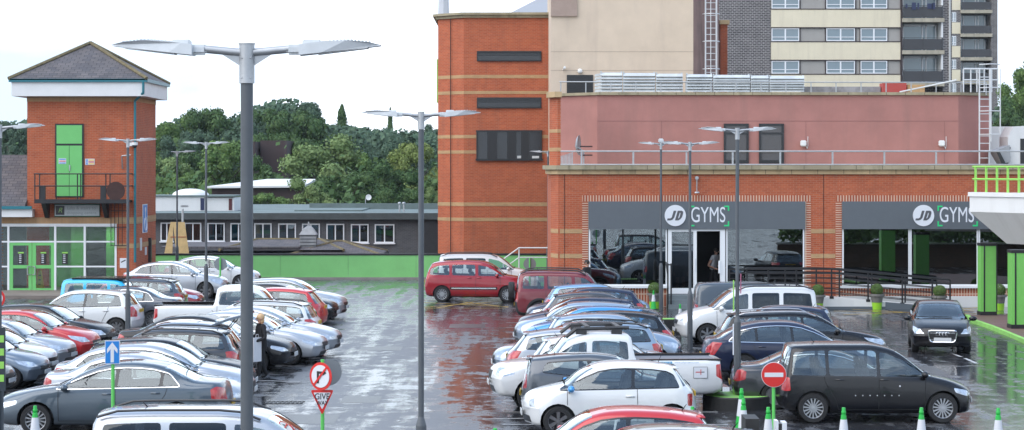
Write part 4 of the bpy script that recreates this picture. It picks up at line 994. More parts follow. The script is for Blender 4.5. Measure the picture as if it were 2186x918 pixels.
wins = [(343, 370, 1), (394, 430, 2), (443, 480, 2), (492, 527, 2), (543, 580, 0), (594, 632, 0), (645, 683, 0), (697, 735, 2), (749, 787, 2), (800, 842, 2)]
for i, (a, c, st) in enumerate(wins):
    x0, x1 = PX(a, BY), PX(c, BY); z0, z1 = PZ(515 + i * .4, BY), PZ(475 + i * .4, BY)
    q = MB(); fr = .07
    for r_ in ((x0, x0 + fr, z0, z1), (x1 - fr, x1, z0, z1), (x0 + fr + .001, x1 - fr - .001, z1 - fr, z1), (x0 + fr + .001, x1 - fr - .001, z0, z0 + fr), ((x0 + x1) / 2 - .035, (x0 + x1) / 2 + .035, z0 + fr, z1 - fr)): q.box(r_[0], r_[1], -.07, -.002, r_[2], r_[3])
    q.box(x0 - .05, x1 + .05, -.14, -.002, z0 - .07, z0 - .002)
    wf = obj('window', q, [UPVC], b)
    q = MB()
    if st == 0: q.box(x0 + fr, x1 - fr, -.012, -.003, z0 + fr, z1 - fr, 1)
    else:
        q.box(x0 + fr, x1 - fr, -.012, -.003, z0 + fr, z1 - fr, 2); q.box(x0 + fr, x0 + fr + .32, -.022, -.0125, z0 + fr, z1 - fr, 0)
    obj('curtain', q, [CURT, BLIND, INTK], wf)
    q = MB(); q.box(x0 + fr - .01, x1 - fr + .01, -.04, -.035, z0 + fr - .01, z1 - fr + .01); obj('pane', q, [WING], wf)
# roof cabins
cab = thing('roof_cabin', 'white box cabin with a dark blue panel on the flat roof behind the lift tower', 'cabin', (0, BY + 6, bz + .14))
Y2 = BY + 6; s2 = Y2
q = MB(); q.box(PX(300, Y2), PX(436, Y2), 0, 4, 0, PZ(420, Y2) - bz - .14); q.box(PX(436, Y2) + .002, PX(499, Y2), .1, 4, 0, PZ(422, Y2) - bz - .14); obj('wall', q, [WHITER], cab)
q = MB(); q.box(PX(428, Y2), PX(436, Y2), -.03, -.002, .05, PZ(423, Y2) - bz - .14); obj('door', q, [mat('navy_panel', (.012, .02, .07), .5)], cab)
q = MB(); q.box(PX(488, Y2), PX(495, Y2), .06, .098, .05, PZ(424, Y2) - bz - .14); obj('door', q, [mat('maroon_panel', (.08, .012, .014), .5)], cab)
q = MB(); q.box(PX(299, Y2), PX(500, Y2), -.1, 4.1, PZ(420, Y2) - bz - .135, PZ(417, Y2) - bz - .14); obj('roof', q, [ROOFF], cab)
q = MB(); q.ball((PX(407, Y2 + 2), 2, PZ(418, Y2) - bz - .14), 1.15, 1.15, .42, 20, 10); obj('dome', q, [WHITE], cab, smooth=True)
# satellite dish and vents
q = MB(); Yd = BY + 14; x = PX(787, Yd); q.cyl((x - .2, Yd, bz + .14), (x - .2, Yd, PZ(424, Yd)), .03, n=6); q.lathe([(.02, 0), (.18, .03), (.19, .06), (.17, .05), (.02, .02)], 16, 1, Matrix.Translation((x, Yd - .05, PZ(421, Yd))) @ Matrix.Rotation(R(90), 4, 'X'))
tag(obj('satellite_dish', q, [STEEL, WHITE]), 'small round white dish on a mast on the felt roof', 'satellite dish')
for a in (853, 862):
    q = MB(); x = PX(a, BY + 3); q.cyl((x, BY + 3, bz + .14), (x, BY + 3, bz + .62), .05, n=8); q.ball((x, BY + 3, bz + .66), .11, .11, .08, 8, 6)
    tag(obj('roof_vent', q, [STEEL]), 'short pipe vent on the felt roof, %s of the pair' % ('left' if a == 853 else 'right'), 'roof vent', 'roof vents on the felt roof')
# low slate roofed building with turret, plywood frame, back street light
Yh = 117; h_ = thing('slate_roofed_hall', 'low hipped slate roof with a small lead turret showing over the green hoarding', 'building', (0, Yh, 0))
q = MB(); q.box(PX(345, Yh), PX(815, Yh), 0, 7, -.2, PZ(545, Yh)); obj('wall', q, [DBR2], h_)
def hip(mb, x0, x1, y0, y1, z, rz_, ins, mi=0):
    mb.add([(x0, y0, z), (x1, y0, z), (x1, y1, z), (x0, y1, z), (x0 + ins, (y0 + y1) / 2, rz_), (x1 - ins, (y0 + y1) / 2, rz_)], [(0, 1, 5, 4), (1, 2, 5), (2, 3, 4, 5), (3, 0, 4), (0, 3, 2, 1)], mi)
    c = [(x0, y0, z), (x1, y0, z), (x1, y1, z), (x0, y1, z)]; r0, r1 = (x0 + ins, (y0 + y1) / 2, rz_), (x1 - ins, (y0 + y1) / 2, rz_)
    for p, r_ in ((c[0], r0), (c[3], r0), (c[1], r1), (c[2], r1), (r0, r1)): mb.cyl(p, r_, .08, n=6, mi=1)
q = MB(); hip(q, PX(470, Yh), PX(735, Yh), -.4, 7, PZ(533, Yh), PZ(511, Yh + 3), 1.6); hip(q, PX(620, Yh) , PX(815, Yh), -.9, 5, PZ(543, Yh), PZ(515, Yh + 2), 2.2); q.box(PX(345, Yh), PX(640, Yh), -.3, 6.8, PZ(530, Yh), PZ(526, Yh), 0)
obj('roof', q, [SLATE, RIDGE], h_)
q = MB(); x = PX(655, Yh); q.box(x - .42, x + .42, .6, 1.4, PZ(530, Yh), PZ(502, Yh), 0)
for k in range(3): q.box(x - .44, x + .44, .56, .6, PZ(524 - k * 7, Yh), PZ(520 - k * 7, Yh), 1)
q.lathe([(.66, PZ(502, Yh)), (.62, PZ(500, Yh)), (.34, PZ(488, Yh)), (.10, PZ(483, Yh)), (.07, PZ(478, Yh)), (.02, PZ(474, Yh))], 4, 1, Matrix.Translation((x, 1.0, 0)) @ Matrix.Rotation(R(45), 4, 'Z')); obj('turret', q, [mat('lead_grey', (.16, .17, .18), .6, vary=.2), mat('lead_light', (.28, .29, .30), .6, vary=.2)], h_)
q = MB(); Yp = 112; z0, z1 = 0, PZ(474, Yp); xa, xb, xm = PX(350, Yp), PX(404, Yp), PX(364, Yp)
q.prism([(xa, PZ(545, Yp)), (xa + .42, PZ(545, Yp)), (xm + .14, z1 - .2), (xm + .30, PZ(545, Yp)), (xb, PZ(545, Yp)), (PX(394, Yp), z1), (xm, z1)], Yp, Yp + .05, 'y', 0); q.box(xm, PX(398, Yp), Yp - .01, Yp - .001, PZ(507, Yp), PZ(505, Yp), 1)
q.box(xa + .05, xa + .2, Yp, Yp + .1, 0, PZ(545, Yp)); q.box(xb - .2, xb - .05, Yp, Yp + .1, 0, PZ(545, Yp))
tag(obj('plywood_structure', q, [PLY_, BRD]), 'tall tapering plywood boards standing behind the green hoarding', 'plywood boards')
q = MB(); Yl = 120; q.cyl((PX(390, Yl), Yl, 0), (PX(390, Yl), Yl, PZ(446, Yl)), .06, n=8); q.rbox(PX(394, Yl), Yl, PZ(440, Yl), .42, .22, .12, .3, 0, Matrix.Translation((0, 0, 0)))
tag(obj('street_light', q, [STEEL]), 'small single headed street light poking up above the plywood boards', 'street light')
# brown building and white roof among the trees
Yb = 205; q = MB(); q.box(PX(556, Yb), PX(612, Yb), 0, 10, 0, PZ(300, Yb)); q.box(PX(525, Yb), PX(552, Yb), -3, 5, 0, PZ(303, Yb)); bb = obj('brown_building', q, [BROWN], loc=(0, Yb, 0)); tag(bb, 'windowless dark brown clad block half hidden among the trees', 'building')
Yb = 165; q = MB(); q.add([(PX(440, Yb), Yb, PZ(398, Yb)), (PX(650, Yb), Yb, PZ(396, Yb)), (PX(655, Yb), Yb + 8, PZ(382, Yb + 8)), (PX(545, Yb), Yb + 8, PZ(382, Yb + 8)), (PX(440, Yb), Yb, PZ(402, Yb)), (PX(650, Yb), Yb, PZ(400, Yb)), (PX(655, Yb), Yb + 8, PZ(386, Yb + 8)), (PX(545, Yb), Yb + 8, PZ(386, Yb + 8))], [(0, 1, 2, 3), (4, 7, 6, 5), (0, 4, 5, 1), (1, 5, 6, 2), (2, 6, 7, 3), (3, 7, 4, 0)])
q.box(PX(450, Yb), PX(645, Yb), Yb + .5, Yb + 7, 0, PZ(402, Yb), 1)
tag(obj('pale_roofed_building', q, [WHITER, BROWN]), 'low building with a pale sloping roof in front of the trees', 'building')
# ------------------------------------------------------------------ tall brick stair tower in the middle
TY = 111.0
tb = thing('brick_stair_tower', 'tall orange brick tower with buff bands, slit windows and stone coping', 'building', (0, TY, 0))
def base_poly(pxs, Y, back):      # front run with 45 degree corner to the left
    pass
xa, xb, xc = PX(935, TY + 1.3), PX(990, TY), PX(1200, TY); ztt = PZ(38, TY)
poly = [(xa, 1.3), (xb, 0), (xc, 0), (xc, 9), (xa, 9)]
q = MB(); q.prism(poly, -.2, ztt, 'z', 0); obj('wall', q, [BR], tb)
def grow(P, d):       # push the front and left faces of the plan outwards
    return [(P[0][0] - d, P[0][1] - d * .42), (P[1][0] - d * .42, P[1][1] - d), (P[2][0], P[2][1] - d), (P[2][0], P[3][1]), (P[0][0] - d, P[3][1])]
q = MB(); q.prism(grow(poly, .12), ztt + .001, ztt + .14, 'z'); q.prism(grow(poly, .26), ztt + .141, PZ(27, TY), 'z'); obj('coping', q, [COPE2], tb)
for a, c in ((160, 167), (194, 201), (288, 295), (321, 328), (432, 440), (465, 472)):
    q = MB(); q.prism(grow(poly, .012), PZ(c, TY), PZ(a, TY), 'z'); obj('band', q, [TAN], tb)
for a, c in ((109, 131), (208, 231)):
    x0, x1, z0, z1 = PX(1018, TY), PX(1156, TY), PZ(c, TY), PZ(a, TY); q = MB()
    q.box(x0, x1, -.03, -.02, z0, z1, 1); q.box(x0, x1, -.04, -.021, z1 - .06, z1, 0); q.box(x0, x1, -.10, -.021, z0, z0 + .07, 0); q.box(x0, x0 + .06, -.04, -.021, z0 + .07, z1 - .06, 0); q.box(x1 - .06, x1, -.04, -.021, z0 + .07, z1 - .06, 0)
    for k in range(3): q.box(x0 + .06, x1 - .06, -.03, -.021, z0 + .30 + k * .07, z0 + .32 + k * .07, 0)
    obj('window', q, [DARKG, mat('dark_glass', (.014, .016, .02), .12, spec=.6)], tb)
x0, x1, z0, z1 = PX(1017, TY), PX(1157, TY), PZ(343, TY), PZ(278, TY); q = MB(); q.box(x0, x1, -.03, -.02, z0, z1, 1)
for x, wd in ((x0, .09), (x0 + .55, .50), (x0 + 1.55, .46), (x0 + 2.25, .42), (x1 - .09, .09)): q.box(x, x + wd, -.10, -.031, z0 + .10, z1 - .08, 0)
q.box(x0 - .02, x1 + .02, -.12, -.031, z1 - .078, z1, 0); q.box(x0 - .04, x1 + .04, -.16, -.031, z0, z0 + .098, 0); q.box(x0 + 2.05, x0 + 2.42, -.04, -.031, z0 + .12, z0 + .25, 2); q.box(x1 - .5, x1 - .15, -.04, -.031, z0 + .12, z0 + .24, 2)
obj('window', q, [DARKG, MC['dark_glass'], mat('paper', (.6, .62, .62), .6)], tb)
q = MB(); q.prism(grow([(xa, 1.3), (xb, 0), (xb + .02, 0), (xb + .02, .1), (xa, 1.4)], .014), 2, ztt - .01, 'z'); 
q = MB(); X = PX(962, TY + .6)
q.cyl((X, .55, 0), (X, .55, ztt), .02, n=4); obj('movement_joint', q, [SEAM], tb)
q = MB(); q.box(xa - .12, xa - .001, 3.0, 5, PZ(215, TY), PZ(120, TY)); obj('side_sign', q, [LIME], tb)
# distant masts/roof over the top of the tower
q = MB(); Yv = 150; q.add([(PX(1090, Yv), Yv, PZ(27, Yv)), (PX(1178, Yv), Yv, PZ(-18, Yv)), (PX(1178, Yv), Yv, 12), (PX(1090, Yv), Yv, 12), (PX(1100, Yv), Yv + 10, PZ(27, Yv)), (PX(1188, Yv), Yv + 10, PZ(-18, Yv)), (PX(1188, Yv), Yv + 10, 0), (PX(1100, Yv), Yv + 10, 0)], [(0, 1, 2, 3), (4, 7, 6, 5), (0, 4, 5, 1), (0, 3, 7, 4)])
q.box(PX(1090, Yv), PX(1178, Yv), Yv, Yv + 10, 0, PZ(27, Yv))
tag(obj('sloping_roof_building', q, [mat('pale_metal_roof', (.55, .57, .62), .5, .2)]), 'pale metal roof sloping up behind the top of the brick stair tower', 'building')
q = MB(); Yv = TY + 5; q.lathe([(.30, PZ(30, Yv)), (.27, PZ(-6, Yv)), (.22, PZ(-40, Yv))], 8, 0, Matrix.Translation((PX(947, Yv), Yv, 0)))
tag(obj('flue', q, [mat('pale_flue', (.50, .52, .56), .5)]), 'pale flue pipe standing on the left end of the brick stair tower roof', 'flue')

# ------------------------------------------------------------------ beige rendered block
EY = 104.0
eb = thing('rendered_block', 'tall beige rendered block with a caged ladder down its shaded, stained side', 'building', (0, EY, 0))
x0, x1, x2 = PX(1176, EY), PX(1480, EY), PX(1536, EY + 1.0)
q = MB(); q.prism([(x0, 0), (x1, 0), (x1, 10), (x0, 10)], 5, 15.5, 'z', 0); obj('wall', q, [BEIGE], eb)
q = MB(); q.prism([(x1 + .001, .0), (x2, 1.3), (x2, 10), (x1 + .001, 10)], 5, 15.2, 'z', 0); obj('wall', q, [BEIGED], eb)  # side wall painted darker for its shade, streaks are stains
q = MB(); q.box(x0, PX(1232, EY), -.10, -.002, PZ(35, EY), 15.4); obj('panel', q, [mat('taupe_render', (.36, .27, .225), .85, vary=.08)], eb)
q = MB()
for yy in (88 + 22, 150): q.box(x0, x1, -.006, -.001, PZ(yy + .6, EY), PZ(yy, EY))
obj('movement_joint', q, [mat('joint_taupe', (.30, .24, .20), .9)], eb)
q = MB(); dx0, dx1, dz0, dz1 = PX(1210, EY), PX(1266, EY), 7.5, PZ(160, EY); q.box(dx0, dx1, -.05, -.002, dz0, dz1)
for k in range(12): q.box(dx0 + .1, (dx0 + dx1) / 2 - .04, -.07, -.051, dz1 - .3 - k * .1, dz1 - .25 - k * .1); q.box((dx0 + dx1) / 2 + .04, dx1 - .1, -.07, -.051, dz1 - .3 - k * .1, dz1 - .25 - k * .1)
obj('louvre_door', q, [DARKG], eb)
q = MB(); q.ball((PX(1238, EY), -.08, PZ(152, EY)), .12, .10, .12, 10, 8); obj('bulkhead_lamp', q, [WHITE], eb, smooth=True)
q = MB(); q.rbox(PX(1205, EY), -.25, PZ(145, EY), .12, .32, .12); q.cyl((PX(1202, EY), 0, PZ(149, EY)), (PX(1205, EY), -.22, PZ(146, EY)), .03, n=5); obj('camera', q, [WHITE], eb)
def ladder(mb, x, y, z0, z1, wd=.45, cage=True, mi=0):
    for sx in (-wd / 2, wd / 2): mb.cyl((x + sx, y, z0), (x + sx, y, z1), .032, n=6, mi=mi)
    n = int((z1 - z0) / .3)
    for k in range(n): mb.cyl((x - wd / 2, y, z0 + .15 + k * .3), (x + wd / 2, y, z0 + .15 + k * .3), .018, n=5, mi=mi)
    if cage:
        for k in range(max(2, int((z1 - z0) / 1.3))):
            z = z0 + .8 + k * 1.3
            if z > z1: break
            P = [(x + wd * .8 * math.cos(a), y - .1 - .55 * math.sin(a), z) for a in [math.pi * i / 6 for i in range(7)]]; mb.tube(P, .025, n=5, mi=mi)
        for a in (.3, .55, .78): mb.cyl((x + wd * .8 * math.cos(math.pi * a), y - .1 - .55 * math.sin(math.pi * a), z0 + .8), (x + wd * .8 * math.cos(math.pi * a), y - .1 - .55 * math.sin(math.pi * a), z1), .02, n=5, mi=mi)
q = MB(); ladder(q, PX(1519, EY) , .35, 8.0, 15.3, .5); obj('caged_ladder', q, [mat('white_steel', (.62, .63, .64), .4, .2)], eb)
q = MB(); Yw = 112; q.box(PX(1538, Yw), PX(1553, Yw), Yw, Yw + 4, 5, PZ(52, Yw), 0); q.box(PX(1536, Yw), PX(1557, Yw), Yw - .1, Yw + 4.1, PZ(52, Yw), PZ(43, Yw), 1)
tag(obj('brick_pier', q, [BRD, COPE]), 'narrow red brick pier with stone cap between the beige block and the dark brick flats', 'pier')

# ------------------------------------------------------------------ gym building
GY = 86.2
gm = thing('gym_building', 'orange brick gym with grey fascia signs, dark shop windows and a pink rendered upper storey', 'building', (0, GY, 0))
gx0, gx1 = PX(1192, GY), PX(2300, GY); gt = PZ(372, GY)
def ob(n, q, m, p=gm, **k): return obj(n, q, m, p, **k)
units = [(1256, 1718), (1797, 2240)]
wz0, wz1, sz1, sz0 = PZ(610, GY), PZ(489, GY), PZ(430, GY), PZ(489, GY)
q = MB(); D = 9
# wall with two shop openings
ops = [(PX(a, GY), PX(c, GY)) for a, c in units]
xs = [gx0] + [v for o in ops for v in o] + [gx1]
for i in range(0, len(xs), 2): q.box(xs[i], xs[i + 1], 0, .4, -.2, gt, 0)
for a, c in ops: q.box(a + .001, c - .001, .001, .4, sz1, gt - .001, 0)
cl = [(PX(1176, GY + .8), .8), (gx0 - .001, 0), (gx0 - .001, D), (PX(1176, GY + .8), D)]
q.prism(cl, -.2, gt, 'z', 0); q.box(gx0, gx1, D - .4, D, 0, gt - .01, 0)
ob('wall', q, [BR])
q = MB(); x0, x1 = ops[0]; q.box(x0 + .001, PX(1427, GY) , .02, .38, -.2, wz0 - .002, 0); q.box(PX(1548, GY), x1 - .001, .02, .38, -.2, wz0 - .002, 0); q.box(ops[1][0] + .001, ops[1][1] - .001, .02, .38, -.2, wz0 - .002, 0); ob('brick_plinth', q, [SOLD])
q = MB()
for a, c in ((PX(1195, GY), PX(1248, GY)), (PX(1730, GY), PX(1783, GY))):
    for ya, yb in ((498, 489), (551, 542)): q.box(a, c, -.012, -.001, PZ(ya, GY), PZ(yb, GY))
for ya, yb in ((498, 489), (551, 542)): q.prism([(PX(1176, GY + .8) - .012, .8 - .005), (gx0 - .006, -.012), (gx0 - .006, .2), (PX(1176, GY + .8), .9)], PZ(ya, GY), PZ(yb, GY), 'z')
ob('band', q, [TAN])
q = MB()      # soldier brick surrounds
for (a, c) in ops:
    for (r0, r1, r2, r3) in ((a - .24, c + .24, sz1 + .0, sz1 + .24), ): q.box(r0, r1, -.014, -.001, r2, r3)
ob('brick_surround', q, [SOLD])
SIDE = brick('stack_brick', (.40, .105, .045), (.32, .075, .034), (.62, .45, .34), bw=.5, bh=.09, mort=.02, offset=0)
q = MB()
for (a, c) in ops:
    for r0, r1 in ((a - .24, a), (c, c + .24)): q.box(r0, r1, -.014, -.001, .35, sz1 - .001)
ob('brick_surround', q, [SIDE])
q = MB()
poly = [(PX(1176, GY + .8), .8), (gx0, 0), (gx1, 0), (gx1, D), (PX(1176, GY + .8), D)]
def grow2(P, d): return [(P[0][0] - d, P[0][1] - d * .5), (P[1][0] - d * .4, -d), (P[2][0], -d), (P[3][0], P[3][1]), (P[4][0] - d, P[4][1])]
q.prism(grow2(poly, .10), gt + .001, PZ(362, GY), 'z', 0); q.prism(grow2(poly, .22), PZ(362, GY) + .001, PZ(353, GY), 'z', 1)
for k in range(26):
    x = gx0 + .4 + k * 1.02; q.box(x, x + .018, -.226, -.2205, PZ(362, GY) + .01, PZ(353, GY) - .004, 2)
    x += .55; q.box(x, x + .018, -.104, -.1005, gt + .01, PZ(362, GY) - .004, 2)
ob('coping', q, [COPE, COPE2, mat('joint_dark', (.06, .05, .035), .9)])  # thin dark joints between the coping stones
# railings on the terrace edge
q = MB(); zr = PZ(323, GY); ya = .35
xr0 = PX(1197, GY); q.tube([(xr0, ya, zr), (gx1, ya, zr)], .035, n=6); q.tube([(xr0, ya, PZ(353, GY) + .03), (gx1, ya, PZ(353, GY) + .03)], .03, n=6)
for px in (1242, 1353, 1467, 1566, 1668, 1780, 1891, 2002, 2116, 2230): q.box(PX(px, GY) - .035, PX(px, GY) + .035, ya - .02, ya + .02, PZ(353, GY), zr)
ob('roof_railing', q, [STEEL])
# dividing lines
q = MB()
for px in (1205, 1758): q.box(PX(px, GY) - .008, PX(px, GY) + .008, -.016, -.0005, 0, gt)
ob('movement_joint', q, [SEAM])
# fascia signs
for i, (a, c) in enumerate(ops):
    q = MB(); q.box(a, c, -.12, .05, sz0, sz1); f = ob('fascia_sign', q, [SIGNG])
    cxl = PX(1441 if i == 0 else 1970, GY); zc = PZ(460, GY)
    q = MB(); q.lathe([(.415, -.02), (.415, .02)], 40, 0, Matrix.Translation((cxl, -.145, zc)) @ Matrix.Rotation(R(90), 4, 'X')); lg = obj('logo_disc', q, [SIGNW], f)
    DKL = mat('logo_dark', (.09, .09, .10), .4)
    # J and D drawn as slanted strokes
    q = MB(); sh = .30
    def sk(pts, z0=-.172, z1=-.1655): q.prism([(cxl + x + z * sh, zc + z) for x, z in pts], z0, z1, 'y', 0)
    sk([(-.12, .19), (-.02, .19), (-.02, -.08), (-.06, -.16), (-.14, -.19), (-.27, -.19), (-.27, -.11), (-.16, -.11), (-.12, -.07)])
    sk([(.04, .19), (.14, .19), (.14, -.19), (.04, -.19)])
    sk([(.141, .19), (.20, .19), (.26, .15), (.28, .08), (.28, -.06), (.24, -.14), (.17, -.19), (.141, -.19), (.141, -.11), (.16, -.11), (.18, -.07), (.18, .07), (.16, .11), (.141, .11)], -.171)
    obj('logo_letter', q, [DKL], lg)
    gx = PX(1511 if i == 0 else 2041, GY)
    text('lettering', 'GYMS', .86, SIGNW, (gx, -.125, zc - .0), f, depth=.01, xs=.62, spacing=1.0)
    q = MB(); bx0_, bx1_, bz0_, bz1_ = PX((1471 if i == 0 else 2000), GY), PX((1556 if i == 0 else 2086), GY), PZ(483, GY), PZ(439, GY)
    for sx, X in ((1, bx0_), (-1, bx1_)):
        for szz, Z in ((1, bz0_), (-1, bz1_)):
            q.box(min(X, X + sx * .20), max(X, X + sx * .20), -.14, -.1205, min(Z, Z + szz * .055), max(Z, Z + szz * .055)); q.box(min(X, X + sx * .055), max(X, X + sx * .055), -.14, -.1205, min(Z + szz * .056, Z + szz * .20), max(Z + szz * .056, Z + szz * .20))
    obj('logo_bracket', q, [LOGOG], f)
# shop windows and entrance
q = MB()
def frame(x0, x1, z0, z1, wd=.055, y=-.02): 
    for r_ in ((x0, x0 + wd, z0, z1), (x1 - wd, x1, z0, z1), (x0 + wd + .001, x1 - wd - .001, z0, z0 + wd), ): q.box(r_[0], r_[1], y, .08, r_[2], r_[3])
frame(PX(1257, GY), PX(1424, GY), wz0, wz1); frame(PX(1550, GY), PX(1717, GY), wz0, wz1); frame(PX(1798, GY), PX(1942, GY), wz0, wz1); frame(PX(1943, GY), PX(2088, GY), wz0, wz1); frame(PX(2089, GY), PX(2238, GY), wz0, wz1)
q.box(PX(1250, GY), PX(1426, GY), -.12, .0, wz0 - .09, wz0 - .002); q.box(PX(1549, GY), PX(1724, GY), -.12, 0, wz0 - .09, wz0 - .002); q.box(PX(1790, GY), gx1, -.12, 0, wz0 - .09, wz0 - .002)
ob('window_frame', q, [UPVC])
for a, c in ((1260, 1422), (1552, 1715), (1800, 1940), (1945, 2086), (2091, 2236)):
    q = MB(); q.box(PX(a, GY), PX(c, GY), .02, .03, wz0 + .05, wz1 + .05); ob('shop_window', q, [SHOPG])
q = MB(); x0, xm, xe = PX(1426, GY), PX(1487, GY), PX(1549, GY); dz = PZ(627, GY)
for X, wd in ((x0, .14), (PX(1480, GY), .13), (PX(1537, GY), .20)): q.box(X, X + wd, -.06, .08, dz, wz1)
q.box(x0 + .141, PX(1480, GY) - .001, -.05, .07, dz, dz + .22); q.box(x0 + .141, PX(1480, GY) - .001, -.05, .07, wz1 - .1, wz1 + .02); q.box(PX(1480, GY) + .131, PX(1537, GY) - .001, -.05, .07, wz1 - .08, wz1 + .02)
q.box(PX(1482, GY), PX(1484, GY), -.10, -.06, dz + .9, dz + 1.4); q.box(PX(1533, GY), PX(1537, GY), -.12, -.06, dz + .8, dz + 1.3)
ob('entrance_frame', q, [UPVC])
q = MB(); q.box(x0 + .14, PX(1480, GY), .01, .02, dz + .22, wz1 - .1); ob('shop_door_glass', q, [SHOPG])
# inside
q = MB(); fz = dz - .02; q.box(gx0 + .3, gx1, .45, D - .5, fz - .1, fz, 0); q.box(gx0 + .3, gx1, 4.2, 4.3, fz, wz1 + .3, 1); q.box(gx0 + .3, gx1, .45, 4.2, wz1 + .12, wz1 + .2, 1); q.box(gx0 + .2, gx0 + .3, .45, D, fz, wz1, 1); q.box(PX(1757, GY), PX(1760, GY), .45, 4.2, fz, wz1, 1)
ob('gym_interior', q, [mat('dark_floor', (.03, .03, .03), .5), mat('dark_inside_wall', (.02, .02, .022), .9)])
# gym machines, simple frames behind the glass
for k, px in enumerate((1290, 1345, 1395, 1590, 1640, 1690, 1830, 1890)):
    q = MB(); X = PX(px, GY); q.box(X - .35, X + .35, 1.6, 3.0, fz, fz + .16); 
    for sx in (-.3, .3): q.cyl((X + sx, 1.7, fz + .16), (X + sx, 1.5, fz + 1.3), .04, n=6); q.cyl((X + sx, 1.5, fz + 1.1), (X + sx, 2.2, fz + 1.0), .03, n=6)
    q.rbox(X, 1.5, fz + 1.35, .6, .1, .3, .2, 1)
    tag(obj('treadmill', q, [BLACKM, mat('screen_grey', (.1, .12, .14), .3)], loc=(0, GY, 0)), ['treadmill at the left edge of the first shop window', 'treadmill behind the middle of the first shop window', 'treadmill just left of the gym entrance', 'treadmill just right of the gym entrance', 'treadmill behind the middle of the window right of the entrance', 'treadmill at the right edge of the window beside the ramp', 'treadmill at the left edge of the second shop unit', 'treadmill in the left pane of the second shop unit, further in'][k], 'treadmill', 'treadmills inside the gym')
# white base, steps, ramp
q = MB(); q.box(PX(1786, GY), gx1, -.10, -.002, -.1, PZ(632, GY)); ob('white_base', q, [WHITER])
st = thing('entrance_steps', 'grey painted steps up to the white framed gym entrance', 'steps', (0, GY, 0))
for k in range(3):
    q = MB(); q.box(PX(1422, GY), PX(1560, GY), -1.5 + k * .35, -.13, k * .165 + (.001 if k else -.1), (k + 1) * .165); obj('step', q, [mat('step_grey', (.16, .19, .20), .6, vary=.1)], st)
q = MB(); yy = -1.2
for px in (1421, 1428): q.cyl((PX(px, GY), yy, 0), (PX(px, GY), yy, 1.75), .03, n=6)
q.tube([(PX(1421, GY), yy, 1.3), (PX(1421, GY), -.2, 1.75)], .03, n=6); q.tube([(PX(1421, GY), yy, 1.7), (PX(1428, GY), yy, 1.7)], .03, n=6)
obj('handrail', q, [BLACKM], st)
rp = thing('access_ramp', 'long white access ramp with black railings along the front of the gym', 'ramp', (0, GY, 0))
q = MB(); xA, xB = PX(1560, GY - 1.5), PX(2040, GY - 1.5)
q.prism([(xA, -.1), (xB, -.1), (xB, .02), (PX(1770, GY - 1.5), .46), (xA, .46)], -1.45, -.35, 'y', 0); obj('deck', q, [WHITER], rp)
q = MB(); q.box(xA, PX(1960, GY), -1.50, -1.452, -.1, .10); q.prism([(PX(1890, GY - 1.5), 0), (xB, 0), (xB, .05), (PX(1890, GY - 1.5), .28)], -1.54, -1.501, 'y'); obj('skirt', q, [mat('ramp_skirt', (.10, .12, .14), .6)], rp)
for yy, nm in ((-1.42, 0), (-.42, 1)):
    q = MB()
    def zt_(x): 
        t = (x - PX(1770, GY)) / (xB - PX(1770, GY)); return .46 - max(0, t) * .44
    X = xA; P = []
    posts = [PX(p, GY - 1.4) for p in ((1557, 1640, 1700, 1775, 1853, 1926, 1990, 2028) if yy < -1 else (1600, 1683, 1750, 1800, 1870, 1942, 2010))]
    for x in posts: q.box(x - .03, x + .03, yy - .02, yy + .02, zt_(x) - .05, zt_(x) + 1.08); q.box(x - .08, x + .08, yy - .04, yy + .04, zt_(x) - .06, zt_(x) + .04) if yy < -1 else None
    for h in (1.08, .92, .72, .52, .32, .15):
        pts = [(x, yy, zt_(x) + h) for x in [posts[0]] + posts[1:]]
        q.tube(pts, .030 if h > .9 else .016, n=5)
    obj('railing', q, [BLACKM], rp)
# pink upper storey
PY = 3.8
def PXY(px): return PX(px, GY + PY)
pz0, pz1 = PZ(353, GY) - .35, PZ(203, GY + PY)
pl = [(PXY(1197) , PY + 1.5 ), (PXY(1275), PY), (PXY(2046), PY), (PX(2112, GY + PY + 1.2), PY + 1.2), (PX(2112, GY + PY + 1.2), PY + 12), (PXY(1197), PY + 12)]
pl[0] = (PX(1197, GY + PY + 1.5), PY + 1.5)
q = MB(); q.prism(pl, pz0, pz1, 'z'); ob('upper_wall', q, [PINK])
def grow3(P, d): 
    return [(P[0][0] - d, P[0][1] - d * .4), (P[1][0] - d * .4, P[1][1] - d), (P[2][0] + d * .4, P[2][1] - d), (P[3][0] + d, P[3][1] - d * .4), (P[4][0] + d, P[4][1]), (P[5][0] - d, P[5][1])]
q = MB(); q.prism(grow3(pl, .10), pz1 + .001, PZ(197, GY + PY), 'z', 0)
for k in range(30):
    x = PXY(1280) + k * .78
    if x < PXY(2040): q.box(x, x + .015, PY - .104, PY - .1005, pz1 + .005, PZ(197, GY + PY) - .002, 1)
ob('upper_coping', q, [COPE2, MC['joint_dark']])
q = MB(); zj = PZ(259, GY + PY); q.box(PXY(1275), PXY(2046), PY - .006, PY - .001, zj, zj + .02); q.box(PXY(1412), PXY(1412) + .015, PY - .006, PY - .001, pz0, zj - .001); q.box(PXY(1720), PXY(1720) + .015, PY - .006, PY - .001, pz0, zj - .001); q.box(PXY(2016), PXY(2016) + .015, PY - .006, PY - .001, pz0, zj - .001)
ob('movement_joint', q, [mat('joint_pink', (.26, .12, .11), .9)])
